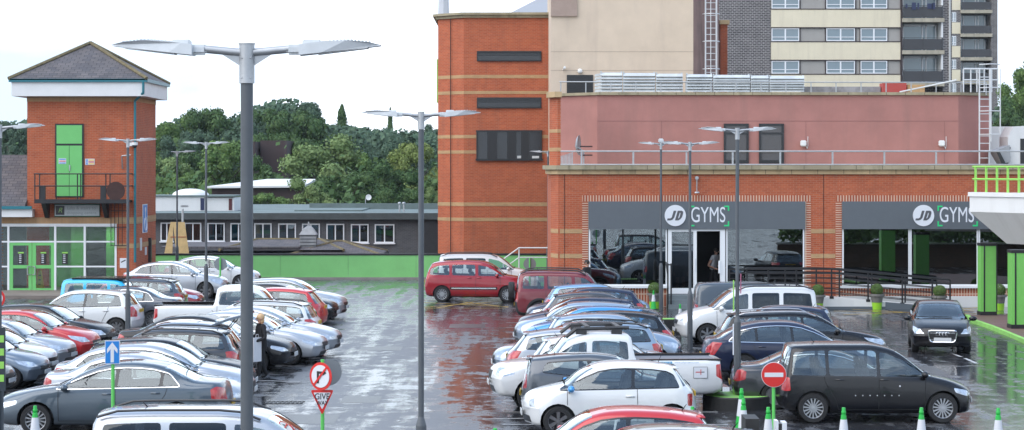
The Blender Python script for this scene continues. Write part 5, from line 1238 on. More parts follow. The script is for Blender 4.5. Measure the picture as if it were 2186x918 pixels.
for a, c in ((1545, 1598), (1620, 1673)):
    x0, x1, z0, z1 = PXY(a), PXY(c), PZ(349, GY + PY), PZ(264, GY + PY); q = MB()
    for r_ in ((x0, x0 + .09, z0, z1), (x1 - .09, x1, z0, z1), (x0 + .091, x1 - .091, z1 - .09, z1), (x0 + .091, x1 - .091, z0, z0 + .14), (x0 + .091, x1 - .091, z1 - .44, z1 - .36)): q.box(r_[0], r_[1], PY - .08, PY - .002, r_[2], r_[3])
    wf = ob('upper_window', q, [DARKG]); q = MB(); q.box(x0 + .05, x1 - .05, PY - .03, PY - .02, z0 + .1, z1 - .05); obj('pane', q, [mat('brown_glass', (.055, .045, .042), .08, spec=.8)], wf)
for px in (1714, 2009):
    q = MB(); X = PXY(px); Z = PZ(306, GY + PY); q.rbox(X, PY - .12, Z, .24, .22, .24, .15); P = [(X + .12, PY - .03, Z - .1), (X + .17, PY - .03, Z - .22), (X + .20, PY - .03, Z - .1), (X + .20, PY - .03, Z + .28)]; q.tube(P, .012, n=4); ob('floodlight', q, [WHITE])
# left corner pier of the upper storey
q = MB(); q.prism([(PX(1173, GY + 1.4), 1.6), (PX(1190, GY + .9), .9), (PX(1197, GY + .9), .9), (PX(1197, GY + .9), 1.9), (PX(1173, GY + 1.4), 1.9)], gt - .2, PZ(208, GY + 1), 'z', 0)
ob('corner_pier', q, [BR])
q = MB()
for ya, yb in ((283, 276), (323, 315)): q.prism([(PX(1173, GY + 1.4) - .01, 1.59), (PX(1190, GY + .9) - .005, .885), (PX(1197, GY + .9) + .005, .885), (PX(1197, GY + .9) + .005, 2), (PX(1173, GY + 1.4), 2)], PZ(ya, GY + 1), PZ(yb, GY + 1), 'z', 0)
ob('band', q, [TAN])
q = MB(); q.prism([(PX(1167, GY + 1.4), 1.4), (PX(1184, GY + .9), .7), (PX(1199, GY + .9), .7), (PX(1199, GY + .9), 2.1), (PX(1167, GY + 1.4), 2.1)], PZ(208, GY + 1) + .001, PZ(196, GY + 1), 'z', 0); ob('pier_cap', q, [COPE])
# rooftop louvre enclosure, railings, cat ladder
ly = GY + PY + 2.0
lv = thing('plant_enclosure', 'pale metal louvred plant enclosure on the roof of the pink storey', 'plant enclosure', (0, ly, 0))
zb_, ztp = PZ(195, GY + PY) , PZ(152, ly)
for a, c in ((1282, 1328), (1330, 1398), (1400, 1457), (1465, 1520), (1522, 1600), (1602, 1640), (1642, 1716)):
    q = MB(); x0, x1 = PX(a, ly), PX(c, ly); dz_ = -(a - 1282) / 434 * .20
    for k in range(6):
        z = zb_ + .05 + k * (ztp - zb_ - .1 + dz_) / 6; q.prism([(-.16, z), (.0, z + .02), (.10, z + .13), (-.06, z + .12)], x0, x1, 'x')
    q.box(x0, x0 + .05, -.1, .2, zb_, ztp + dz_); q.box(x1 - .05, x1, .0, .2, zb_, ztp + dz_)
    obj('louvre_panel', q, [LOUV], lv)
q = MB()
for k in range(6):
    z = zb_ + .05 + k * (ztp - zb_ - .1) / 6; q.prism([(PX(1270, ly + 1), 1.2), (PX(1282, ly), -.1), (PX(1284, ly), .0), (PX(1272, ly + 1), 1.3)], z, z + .10, 'z')
obj('louvre_panel', q, [LOUV], lv)
q = MB(); yk = PY + .6; zc = PZ(197, GY + PY)
q.tube([(PXY(1195), yk, zc + .45), (PXY(2112), yk, zc + .42)], .028, n=6)
for k in range(18): x = PXY(1198) + k * (PXY(2112) - PXY(1198)) / 17; q.cyl((x, yk, zc - .1), (x, yk, zc + .44), .025, n=5)
ob('upper_railing', q, [STEEL])
q = MB(); q.box(PX(1886, ly), PX(1937, ly), .2 + PY + 2, PY + 3, zc - .2, PZ(177, ly), 0); q.box(PX(1940, ly), PX(1977, ly), .3 + PY + 2, PY + 3, zc - .2, PZ(180, ly), 1); q.box(PX(1716, ly), PX(1884, ly), PY + 2.5, PY + 3, zc - .2, PZ(184, ly), 2); ob('roof_plant', q, [mat('red_panel', (.40, .06, .05), .6), TAN, mat('grey_plant', (.25, .24, .25), .7, vary=.4, vscale=2)])
q = MB(); X = PX(2099, GY + PY); ladder(q, X, PY - .25 , pz0 + .2, zc + .95, .42, False); 
for sx in (-.0, .75): q.cyl((X + .21 + sx * .5, PY - .5, 6.5 if sx == 0 else 6.8), (X + .21 + sx * .5, PY - .5, zc + .95), .025, n=5)
for k in range(4):
    z = 6.8 + k * .95; q.tube([(X - .21, PY - .25, z), (X + .1, PY - .7, z), (X + .58, PY - .5, z), (X + .58, PY - .1, z)], .022, n=5)
for dx in (-.85, -.55, -.3, 0, .3, .55): q.cyl((X + dx, PY - .2, zc), (X + dx, PY - .2, zc + .95), .03, n=5)
q.tube([(X - .85, PY - .2, zc + .95), (X + .58, PY - .2, zc + .95)], .035, n=5); q.tube([(X - .85, PY - .2, zc + .5), (X + .58, PY - .2, zc + .5)], .03, n=5); q.tube([(X - 3.2, PY + 1.2, zc + .05), (X - 1.1, PY, zc + .5)], .035, n=5); 
ob('cat_ladder', q, [mat('white_steel', (.62, .63, .64), .4, .2)])
q = MB(); X = PX(1228, GY + 2.5); q.lathe([(.02, 0), (.30, .07), (.42, .16), (.40, .15), (.02, .03)], 18, 0, Matrix.Translation((X, 2.5, PZ(310, GY + 2.5))) @ Matrix.Rotation(R(90), 4, 'X') @ Matrix.Rotation(R(78), 4, 'Y')); q.tube([(X, 2.5, PZ(310, GY)), (X + .35, 2.7, PZ(322, GY)), (X + .35, 2.7, 5.2)], .03, n=5); q.box(X + .2, X + .7, 2.6, 2.7, PZ(313, GY), PZ(310, GY), 1); q.box(X + .2, X + .7, 2.6, 2.7, PZ(332, GY), PZ(329, GY), 1); ob('roof_dish', q, [STEEL, mat('bracket_brown', (.08, .04, .04), .7)])
q = MB(); 
for k in range(9): q.box(PX(1197 + k * 3, GY + 1), PX(1199 + k * 3, GY + 1), .9, .94, 5.4, PZ(333 - k, GY + 1))
ob('roof_slats', q, [STEEL])
q = MB(); X = PX(1487, GY); q.rbox(X, -.1, PZ(380, GY), .13, .16, .14); q.cyl((X, -.14, PZ(383, GY)), (X, -.14, PZ(408, GY)), .022, n=6); q.cyl((X, -.16, PZ(409, GY)), (X, -.16, PZ(412, GY)), .09, .11, n=10); ob('camera', q, [STEEL])

# ------------------------------------------------------------------ residential towers
RY = 178.0
rt = thing('flats_tower', 'dark brick tower of flats with cream panels, white windows and recessed balconies', 'building', (0, RY, 0))
def X_(px, Y=RY): return PX(px, Y)
def Z_(py, Y=RY): return PZ(py, Y)
q = MB(); q.box(X_(1534), X_(1645), 0, 14, 0, 22, 0); q.box(X_(2013), X_(2032), 0, 14, 0, 22, 0); q.box(X_(1645), X_(2013), 1.9, 14, 0, 22, 0); obj('wall', q, [DBR], rt)
q = MB()
for k in range(5):
    yb_ = 176 + 22 - k * 69.5
    q.box(X_(1646), X_(1924), -.05, 1.9, Z_(yb_), Z_(yb_ - 39.5))          # cream spandrel
obj('spandrel_panel', q, [CREAM], rt)
q = MB()
for k in range(5):
    y0 = 198 - 39.5 - k * 69.5
    q.box(X_(1646), X_(1924), .06, 1.9, Z_(y0) + .001, Z_(y0 - 30) - .001)
obj('grey_panel', q, [render_mat('grey_infill', (.36, .34, .31), .1, .05)], rt)
q = MB()
for k in range(5):
    y0 = 198 - 39.5 - k * 69.5
    for yy in (y0, y0 - 30): q.box(X_(1645), X_(1925), -.08, .05, Z_(yy) - .035, Z_(yy) + .035)
    for px in (1708, 1762, 1827, 1836, 1895): q.box(X_(px) - .03, X_(px) + .03, -.02, .055, Z_(y0) + .04, Z_(y0 - 30) - .04)
q.box(X_(1922), X_(1926), -.09, .05, 0, 22)
obj('window_trim', q, [mat('brown_trim', (.035, .02, .02), .6)], rt)
def white_window(x0, x1, z0, z1, y, par, kind=0):
    q = MB(); fr = .075
    for r_ in ((x0, x0 + fr, z0, z1), (x1 - fr, x1, z0, z1), (x0 + fr + .001, x1 - fr - .001, z1 - fr, z1), (x0 + fr + .001, x1 - fr - .001, z0, z0 + fr), ((x0 + x1) / 2 - .06, (x0 + x1) / 2 + .06, z0 + fr, z1 - fr)): q.box(r_[0], r_[1], y - .06, y + .01, r_[2], r_[3])
    q.box(x0 + fr, (x0 + x1) / 2 - .061, y - .05, y + .005, z0 + .30, z0 + .35)
    q.box((x0 + x1) / 2 + .061, x1 - fr, y - .05, y + .005, z0 + .30, z0 + .35)
    wf = obj('window', q, [UPVC], par)
    q = MB(); q.box(x0 + .03, x1 - .03, y - .015, y - .008, z0 + .03, z1 - .03, 0); h = (z1 - z0) * rnd.uniform(.3, .9); q.box(x0 + .05, (x0 + x1) / 2, y - .012, y - .0085, z1 - h, z1 - .04, 1) if kind else None
    obj('pane', q, [mat('flat_glass', (.16, .22, .25), .08, spec=.9), mat('net_curtain', (.42, .44, .44), .8)], wf)
for k in range(5):
    y0 = 198 - 39.5 - k * 69.5
    for j, (a, c) in enumerate(((1647, 1706), (1764, 1825), (1837, 1894))): white_window(X_(a), X_(c), Z_(y0) + .05, Z_(y0 - 30) - .05, .03, rt)
for k in range(5):      # balconies
    ys = 174 - k * 68.5
    q = MB(); q.box(X_(1925), X_(2015), -.25, 1.85, Z_(ys + 2) - .32, Z_(ys + 2)); obj('balcony_slab', q, [CONC], rt)
    q = MB(); q.box(X_(1927), X_(2012), -.20, -.15, Z_(ys + 1) + .02, Z_(ys - 22)); q.box(X_(1925), X_(2013), -.24, -.12, Z_(ys - 25), Z_(ys - 24)); 
    for px in (1928, 1969, 2010): q.box(X_(px), X_(px) + .06, -.24, -.14, Z_(ys), Z_(ys - 24))
    obj('balcony_front', q, [mat('smoked_panel', (.03, .03, .034), .25)], rt)
    q = MB(); q.box(X_(1926), X_(2008), 1.6, 1.7, Z_(ys) , Z_(ys - 60), 0); 
    for px in (1926, 1934, 1975, 1983, 2004): q.box(X_(px), X_(px) + .10, 1.5, 1.598, Z_(ys), Z_(ys - 56), 1)
    q.box(X_(1926), X_(2008), 1.5, 1.598, Z_(ys - 52) , Z_(ys - 56), 1); q.box(X_(2009), X_(2013) - .01, -.1, 1.6, Z_(ys), Z_(ys - 60), 2)
    obj('balcony_door', q, [mat('sky_glass', (.22, .30, .34), .08, spec=.9), UPVC, WHITER], rt)
q = MB(); q.cyl((X_(2027), -.1, 0), (X_(2027), -.1, 22), .08, n=6); obj('drainpipe', q, [mat('pale_pipe', (.5, .5, .48), .5)], rt)
# laundry on the top balcony
q = MB(); ys = 174 - 2 * 68.5
for px, wd, h in ((1932, 4, 9), (1945, 9, 14), (1957, 4, 12), (1978, 12, 10), (1988, 7, 12)): q.box(X_(px), X_(px + wd), -.3, -.27, Z_(ys - 24 + h * .6), Z_(ys - 24 - h * .5))
tag(obj('laundry', q, [mat('laundry_navy', (.03, .04, .09), .8)], loc=(0, RY, 0)), 'dark clothes hung over the balcony front near the top of the photo', 'laundry')
RY2 = 250.0
r2 = thing('rear_flats_tower', 'further dark brick tower of flats with balconies stacked at its right hand side', 'building', (0, RY2, 0))
q = MB(); Xb = lambda px: PX(px, RY2); Zb = lambda py: PZ(py, RY2)
q.box(Xb(2020), Xb(2052), 0, 14, 0, 30, 0); q.box(Xb(2052), Xb(2115), 2.0, 14, 0, 30, 0); q.box(Xb(2115), Xb(2129), -.2, 14, 0, 30, 0); obj('wall', q, [DBR], r2)
q = MB()
for k in range(7):
    y0 = 173 - k * 50.5; q.box(Xb(2030), Xb(2050), -.06, -.002, Zb(y0), Zb(y0 - 24))
obj('spandrel_panel', q, [CREAM], r2)
for k in range(6):
    y0 = 198 - k * 50.5; white_window(Xb(2031), Xb(2041), Zb(y0), Zb(y0 - 20), -.02, r2)
    ys = 172 - k * 50.5
    q = MB(); q.box(Xb(2050), Xb(2117), -.4, 1.95, Zb(ys + 8), Zb(ys + 1)); obj('balcony_slab', q, [CONC], r2)
    q = MB(); q.box(Xb(2052), Xb(2114), -.3, -.24, Zb(ys), Zb(ys - 16)); obj('balcony_front', q, [MC['smoked_panel']], r2)
    q = MB(); q.box(Xb(2053), Xb(2112), 1.8, 1.9, Zb(ys), Zb(ys - 40), 0)
    for px in (2053, 2062, 2088, 2094, 2108): q.box(Xb(px), Xb(px) + .12, 1.7, 1.798, Zb(ys), Zb(ys - 38), 1)
    obj('balcony_door', q, [MC['sky_glass'], UPVC], r2)

# ------------------------------------------------------------------ white block and air conditioner at the right, deck on green columns
q = MB(); Yw = GY + 6; q.box(PX(2113, Yw + 3), PX(2300, Yw), Yw + 3, Yw + 9, 5, PZ(270, Yw + 3)); tag(obj('white_wall_block', q, [WHITER]), 'plain white wall on the roof right of the pink storey', 'wall')
q = MB(); Ya = GY + 4; q.box(PX(2152, Ya), PX(2200, Ya), Ya, Ya + 1.6, 5.5, PZ(292, Ya), 0); q.prism([(PX(2152, Ya), PZ(292, Ya)), (PX(2200, Ya), PZ(292, Ya)), (PX(2200, Ya), PZ(268, Ya)), (PX(2164, Ya), PZ(270, Ya))], Ya, Ya + 1.6, 'y', 0); q.box(PX(2178, Ya), PX(2196, Ya), Ya - .03, Ya - .001, 5.6, PZ(296, Ya), 1)
for z in (5.8, 6.2): q.box(PX(2153, Ya), PX(2157, Ya), Ya - .02, Ya - .001, z, z + .1, 1)
q.prism([(PX(2122, Ya), PZ(323, Ya)), (PX(2128, Ya), PZ(323, Ya)), (PX(2142, Ya), PZ(350, Ya)), (PX(2134, Ya), PZ(352, Ya))], Ya - .5, Ya - .4, 'y', 1); q.prism([(PX(2122, Ya), PZ(322, Ya)), (PX(2152, Ya), PZ(310, Ya)), (PX(2154, Ya), PZ(345, Ya)), (PX(2138, Ya), PZ(350, Ya))], Ya - .3, Ya + .9, 'y', 2)
tag(obj('air_conditioner', q, [mat('pale_casing', (.66, .66, .66), .5, vary=.06), DARKG, mat('grey_duct', (.30, .31, .33), .5)]), 'big pale air conditioning unit with dark grille on the roof at the right edge', 'air conditioner')
dk = thing('raised_deck', 'raised white concrete deck with slanting underside and lime green railing on columns', 'walkway', (0, 0, 0))
Ye0 = 79.0; xe0 = PX(2070, Ye0); xe1, Ye1 = xe0 + 5.5, Ye0 - 10.5      # deck edge comes towards the camera to the right
d_ = Vector((xe1 - xe0, Ye1 - Ye0)).normalized(); nrm = Vector((-d_.y, d_.x)); nrm = nrm if nrm.x > 0 else -nrm   # inwards (away to the right)
zt_d, zm_d, zb_d = PZ(412, Ye0), PZ(452, Ye0), PZ(519, Ye0)
def Pd(t, inn, z): return (xe0 + d_.x * t + nrm.x * inn, Ye0 + d_.y * t + nrm.y * inn, z)
Ld = 13
q = MB(); back = 9
prof = [(0, zt_d), (0, zm_d), (.85, zb_d), (6, zb_d), (6, zt_d)]
vs = [Pd(0 + (.9 * 0), i, z) for i, z in prof] + [Pd(Ld, i, z) for i, z in prof]
# far end slants inwards as well
vs[1] = Pd(0.0, 0, zm_d); vs[2] = Pd(1.0, .85, zb_d); vs[3] = Pd(1.0, 6, zb_d)
n = 5; q.add(vs, [tuple(range(n)), tuple(range(2 * n - 1, n - 1, -1))] + [(k, n + k, n + (k + 1) % n, (k + 1) % n) for k in range(n)]); obj('deck', q, [WHITER], dk)
q = MB(); q.add([Pd(-.04, -.05, zt_d - .12), Pd(Ld, -.05, zt_d - .12), Pd(Ld, -.05, zt_d + .03), Pd(-.04, -.05, zt_d + .03), Pd(-.04, .3, zt_d - .12), Pd(Ld, .3, zt_d - .12), Pd(Ld, .3, zt_d + .03), Pd(-.04, .3, zt_d + .03)], [(0, 1, 2, 3), (4, 7, 6, 5), (0, 4, 5, 1), (3, 2, 6, 7), (0, 3, 7, 4), (1, 5, 6, 2)]); obj('deck_lip', q, [WHITE], dk)
q = MB(); zr = PZ(356, Ye0)
for z in (zr, zt_d + .5): q.tube([Pd(-.0, .15, z), Pd(Ld, .15, z)], .04, n=6)
q.tube([Pd(0, .15, zr), Pd(0, 5, zr)], .04, n=6)
for k in range(22): q.cyl(Pd(.15 + k * .58, .15, zt_d), Pd(.15 + k * .58, .15, zr), .045, n=6)
obj('railing', q, [LIME], dk)
for pa, pb, pbase in ((2094, 2127, 680), (2160, 2200, 709), ):
    Yc = Yg(pbase); x0, x1 = PX(pa, Yc), PX(pb, Yc); cw = (x1 - x0)
    co = thing('green_column', '', 'column', ((x0 + x1) / 2, Yc + cw / 2, 0), 0, 'green columns under the raised deck'); zc_ = zb_d - .02
    q = MB(); q.box(-cw / 2, cw / 2, -cw / 2, cw / 2, .25, zc_ - .10); obj('shaft', q, [mat('column_green', (.17, .50, .10), .45, vary=.06)], co)
    q = MB(); q.box(-cw / 2 - .02, cw / 2 + .02, -cw / 2 - .02, cw / 2 + .02, -.1, .249); q.box(-cw / 2 - .02, cw / 2 + .02, -cw / 2 - .02, cw / 2 + .02, zc_ - .099, zc_); q.box(-cw / 2 + .10, -cw / 2 + .15, -cw / 2 - .015, -cw / 2 - .001, .25, zc_ - .1); q.box(cw / 2 - .01, cw / 2 + .03, -cw / 2 - .025, -cw / 2 + .03, .25, zc_ - .1); obj('edging', q, [BLACKM], co)
    co['label'] = 'square lime green column with black edges, fully in view at the kerb' if pa == 2094 else 'square lime green column with black edges, cut by the right edge of the photo'
q = MB(); ca = [gp(2068, 679), gp(2085, 690), gp(2120, 702), gp(2155, 716), gp(2200, 735), gp(2260, 770)]
q.add([(x, y, .115) for x, y in ca] + [(ca[-1][0] + 8, ca[-1][1], .115), (ca[0][0] + 12, ca[0][1] + 2, .115)] , [tuple(range(8))]); struct('brick_paving', q, mat('paving_red', (.15, .085, .075), .55, vary=.2, vscale=2))
kb = MB()
for (a, c) in zip(ca[:-1], ca[1:]):
    d = Vector((c[0] - a[0], c[1] - a[1])); n_ = Vector((-d.y, d.x)).normalized() * .14
    if n_.x > 0: n_ = -n_
    kb.add([(a[0], a[1], 0), (c[0], c[1], 0), (c[0] + n_.x, c[1] + n_.y, 0), (a[0] + n_.x, a[1] + n_.y, 0), (a[0], a[1], .125), (c[0], c[1], .125), (c[0] + n_.x, c[1] + n_.y, .125), (a[0] + n_.x, a[1] + n_.y, .125)], [(0, 3, 2, 1), (4, 5, 6, 7), (0, 1, 5, 4), (3, 7, 6, 2), (0, 4, 7, 3), (1, 2, 6, 5)])
struct('kerb', kb, LIMEK)

# low brick planting wall to the right of the picture, seen in the gym windows
pw = thing('planting_wall', 'low brick planting wall with lime panels and shrubs, mirrored in the gym windows', 'planter wall', (0, 52, 0))
q = MB(); q.box(14.5, 40, 0, .4, -.1, 1.25); obj('wall', q, [brick('brown_brick', (.16, .085, .045), (.12, .065, .035), (.12, .09, .06), patch=.2)], pw)
q = MB(); q.box(14.4, 40.1, -.05, .45, 1.251, 1.36); obj('coping', q, [WHITE], pw)
for k in range(4): q = MB(); q.box(17 + k * 4.5, 19.5 + k * 4.5, .5, .56, 1.37, 2.1); obj('lime_panel', q, [LIME], pw)
# ------------------------------------------------------------------ trees
def leaf_mat(name, c1, c2, sc=.35):
    m = bpy.data.materials.new(name); m.use_nodes = True; t = m.node_tree; p = t.nodes['Principled BSDF']; p.inputs['Roughness'].default_value = .65; p.inputs['Specular IOR Level'].default_value = .08
    g = t.nodes.new('ShaderNodeNewGeometry'); r = t.nodes.new('ShaderNodeMix'); r.data_type = 'RGBA'; r.inputs[6].default_value = c1 + (1,); r.inputs[7].default_value = c2 + (1,)
    t.links.new(g.outputs['Random Per Island'], r.inputs[0]); t.links.new(r.outputs[2], p.inputs['Base Color'])
    return m
LEAF = [leaf_mat('leaf_mid', (.085, .155, .045), (.155, .23, .075)), leaf_mat('leaf_dark', (.050, .100, .038), (.095, .150, .058)), leaf_mat('leaf_pale', (.135, .205, .075), (.22, .29, .12)), leaf_mat('leaf_hazed', (.060, .105, .068), (.100, .152, .095)), leaf_mat('leaf_yellow', (.14, .19, .05), (.23, .28, .10))]  # the bluish leaf has distance haze mixed into its colour
BARK = mat('bark', (.07, .055, .04), .9, vary=.3, vscale=2)
def crown_mesh(seed, shape_, n, ls):
    "crown of unit height 1 (z 0..1), radius ~.5"
    r = random.Random(seed); vs = []; fs = []
    lobes = []
    if shape_ == 'round':
        for i in range(26):
            a = r.uniform(0, 6.28); t = r.uniform(.05, 1) ** .7; z = r.uniform(.12, .86); rad = .40 * math.sqrt(max(.05, 1 - ((z - .46) / .52) ** 2)) * t
            lobes.append((rad * math.cos(a), rad * math.sin(a), z, r.uniform(.10, .17)))
    elif shape_ == 'tall':
        for i in range(22):
            a = r.uniform(0, 6.28); z = r.uniform(.06, .92); rad = .26 * (1 - z) ** .5 * r.uniform(.2, 1) + .02
            lobes.append((rad * math.cos(a), rad * math.sin(a), z, r.uniform(.075, .11) * (1.15 - z * .72)))
        for z, rr in ((.70, .17), (.76, .15), (.81, .125), (.86, .10), (.905, .075), (.94, .055), (.965, .035)): lobes += [(0, 0, z, rr)] * 2
    else:   # wide
        for i in range(30):
            a = r.uniform(0, 6.28); t = r.uniform(.1, 1) ** .6; z = r.uniform(.15, .8); rad = .56 * math.sqrt(max(.05, 1 - ((z - .4) / .55) ** 2)) * t
            lobes.append((rad * math.cos(a), rad * math.sin(a), z, r.uniform(.09, .16)))
    for k in range(n):
        cx, cy, cz, R_ = lobes[r.randrange(len(lobes))]
        # direction biased to the upper half; points on or in the lobe shell
        while 1:
            d = Vector((r.gauss(0, 1), r.gauss(0, 1), r.gauss(.35, 1)))
            if d.length > .1: break
        d.normalize(); q = r.random() ** .35
        p = Vector((cx, cy, cz)) + Vector((d.x, d.y, d.z * .85)) * R_ * q * r.uniform(.85, 1.18)
        nn = (d + Vector((r.gauss(0, .55), r.gauss(0, .55), r.gauss(0, .55)))).normalized()
        t = nn.orthogonal().normalized(); b_ = nn.cross(t); an = r.uniform(0, 6.28); t, b_ = t * math.cos(an) + b_ * math.sin(an), b_ * math.cos(an) - t * math.sin(an)
        s = ls * r.uniform(.6, 1.4); i0 = len(vs)
        vs += [p - t * s - b_ * s * .35, p + b_ * s * .8 - t * s * .1, p + t * s + b_ * s * .1, p - b_ * s * .75 + t * s * .2]; fs.append((i0, i0 + 1, i0 + 2, i0 + 3))
    for cx, cy, cz, R_ in lobes:       # leafy inner masses that close most of the gaps
        i0 = len(vs); nn_, mm_ = 8, 6
        for i in range(mm_ + 1):
            for j in range(nn_):
                th, a = math.pi * i / mm_, 2 * math.pi * j / nn_; q = R_ * .72 * r.uniform(.8, 1.15)
                vs.append(Vector((cx + q * math.sin(th) * math.cos(a), cy + q * math.sin(th) * math.sin(a), cz + q * .85 * math.cos(th))))
        for i in range(mm_):
            for j in range(nn_): fs.append((i0 + i * nn_ + j, i0 + (i + 1) * nn_ + j, i0 + (i + 1) * nn_ + (j + 1) % nn_, i0 + i * nn_ + (j + 1) % nn_))
    me = bpy.data.meshes.new('crown'); me.from_pydata(vs, [], fs); return me
CR = {('round', k): crown_mesh(11 + k, 'round', 13000, .0165) for k in range(3)}
CR.update({('tall', k): crown_mesh(31 + k, 'tall', 7000, .014) for k in range(2)})
CR.update({('wide', k): crown_mesh(51 + k, 'wide', 13000, .016) for k in range(2)})
def trunk_mesh():
    q = MB(); q.cyl((0, 0, -.1), (.01, 0, .45), .035, .022, n=7); r = random.Random(3)
    for i in range(7):
        a = i * 2.4; z = .18 + i * .045; q.cyl((0, 0, z), (.28 * math.cos(a), .28 * math.sin(a), z + .26), .014, .004, n=5)
    return q.mesh('trunk', [BARK], True, uv=False)
TR = trunk_mesh()
trees = [  # photo x centre, top y, photo width, base y at foot, distance, leaf, form
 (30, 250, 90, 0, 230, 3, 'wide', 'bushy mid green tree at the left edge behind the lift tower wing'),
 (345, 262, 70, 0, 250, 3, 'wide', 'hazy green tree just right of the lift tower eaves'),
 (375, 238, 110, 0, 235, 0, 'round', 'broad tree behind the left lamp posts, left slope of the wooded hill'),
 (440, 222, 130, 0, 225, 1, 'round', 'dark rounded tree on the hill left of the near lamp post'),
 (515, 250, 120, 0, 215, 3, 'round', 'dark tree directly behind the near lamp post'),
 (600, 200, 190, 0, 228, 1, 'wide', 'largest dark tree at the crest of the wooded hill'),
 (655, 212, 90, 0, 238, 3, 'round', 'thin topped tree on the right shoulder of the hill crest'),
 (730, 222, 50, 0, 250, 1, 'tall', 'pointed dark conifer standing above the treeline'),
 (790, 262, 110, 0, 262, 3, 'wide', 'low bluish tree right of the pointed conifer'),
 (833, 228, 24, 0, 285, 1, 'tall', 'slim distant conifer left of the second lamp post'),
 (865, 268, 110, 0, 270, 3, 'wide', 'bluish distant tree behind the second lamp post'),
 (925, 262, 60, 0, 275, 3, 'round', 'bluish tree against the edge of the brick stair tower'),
 (350, 330, 110, 0, 200, 2, 'round', 'pale green tree beside the lift tower'),
 (385, 350, 110, 0, 190, 0, 'wide', 'fresh green bush behind the white cabin'),
 (420, 300, 110, 0, 205, 1, 'round', 'dark gap filling tree behind the thin lamp posts'),
 (480, 292, 130, 0, 198, 0, 'round', 'mid green tree just left of the near lamp post'),
 (565, 330, 90, 0, 195, 1, 'round', 'dark tree in front of the brown building'),
 (690, 280, 190, 0, 180, 2, 'round', 'large pale green rounded tree right of the brown building'),
 (740, 352, 150, 0, 168, 1, 'wide', 'dark green tree with low spreading crown above the felt roof'),
 (660, 375, 110, 0, 162, 2, 'round', 'light green tree in front of the pale sloping roof'),
 (560, 402, 120, 0, 160, 0, 'wide', 'low green bush below the pale sloping roof'),
 (480, 402, 80, 0, 160, 0, 'wide', 'low green shrub between the white cabin and the near lamp post'),
 (820, 340, 130, 0, 172, 1, 'round', 'very dark tree left of the second lamp post'),
 (800, 300, 120, 0, 215, 3, 'round', 'dusky tree behind the dark trees above the felt roof'),
 (885, 298, 110, 0, 178, 4, 'round', 'yellow green tree behind the second lamp post'),
 (905, 360, 120, 0, 164, 1, 'round', 'dark tree beside the foot of the brick stair tower'),
 (925, 396, 60, 0, 160, 2, 'round', 'bright green bush against the brick stair tower'),
 (850, 385, 120, 0, 160, 1, 'wide', 'dark low tree above the roof vents'),
 (2160, 205, 90, 0, 215, 1, 'round', 'dark green tree between the flats and the right edge'),
 (2190, 118, 120, 0, 222, 0, 'round', 'tall mid green tree at the top right edge'),
 (2165, 240, 90, 0, 205, 1, 'wide', 'dark foliage tree above the white wall at the right edge'),
 (610, 255, 170, 0, 212, 1, 'wide', 'dark tree on the hill directly above the brown building'),
 (410, 262, 140, 0, 216, 3, 'wide', 'dusky tree in the middle of the left hillside'),
 (760, 320, 90, 0, 190, 0, 'round', 'green tree behind the large pale rounded tree'),
]
for i, (px, top, wd, _, Y, lf, form, lab) in enumerate(trees):
    X = PX(px, Y); z1 = PZ(top, Y); z0 = hill(X, Y) - .2 if Y > 170 else 0; H = z1 - z0; Wd = wd * Y / F * 1.12
    t = thing('tree', lab, 'tree', (X, Y, z0), rnd.uniform(0, 6.28), 'trees on the wooded hill behind the car park' if px < 1000 else 'trees right of the flats')
    ks = [k for k in CR if k[0] == form]; me = CR[ks[i % len(ks)]]
    zc0 = .14 if form != 'tall' else .06
    ch = H * (1 - zc0); base_w = {'round': .98, 'tall': .62, 'wide': 1.3}[form]
    o = bpy.data.objects.new('crown', me); COL.objects.link(o); o.parent = t
    if not me.materials: me.materials.append(LEAF[0])
    ncop = 1
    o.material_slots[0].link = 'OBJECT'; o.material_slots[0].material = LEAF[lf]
    # keep leaf quads near square: crown may be taller than wide
    o.location = (0, 0, H * zc0 ); o.scale = (Wd / base_w, Wd / base_w, ch)
    if ch > Wd * 1.3 / base_w and form != 'tall':
        o.scale = (Wd / base_w, Wd / base_w, Wd * 1.25 / base_w); o.location = (0, 0, H - Wd * 1.25 / base_w * 1.0)
        u = o.copy(); COL.objects.link(u); u.parent = t; u.location = (0, 0, max(0, o.location[2] - Wd * .7 / base_w)); u.rotation_euler = (0, 0, 2.1); u.scale = (Wd / base_w * 1.1, Wd / base_w * 1.1, Wd * 1.1 / base_w)
    k = bpy.data.objects.new('trunk', TR); COL.objects.link(k); k.parent = t; k.scale = (H * .8, H * .8, H)
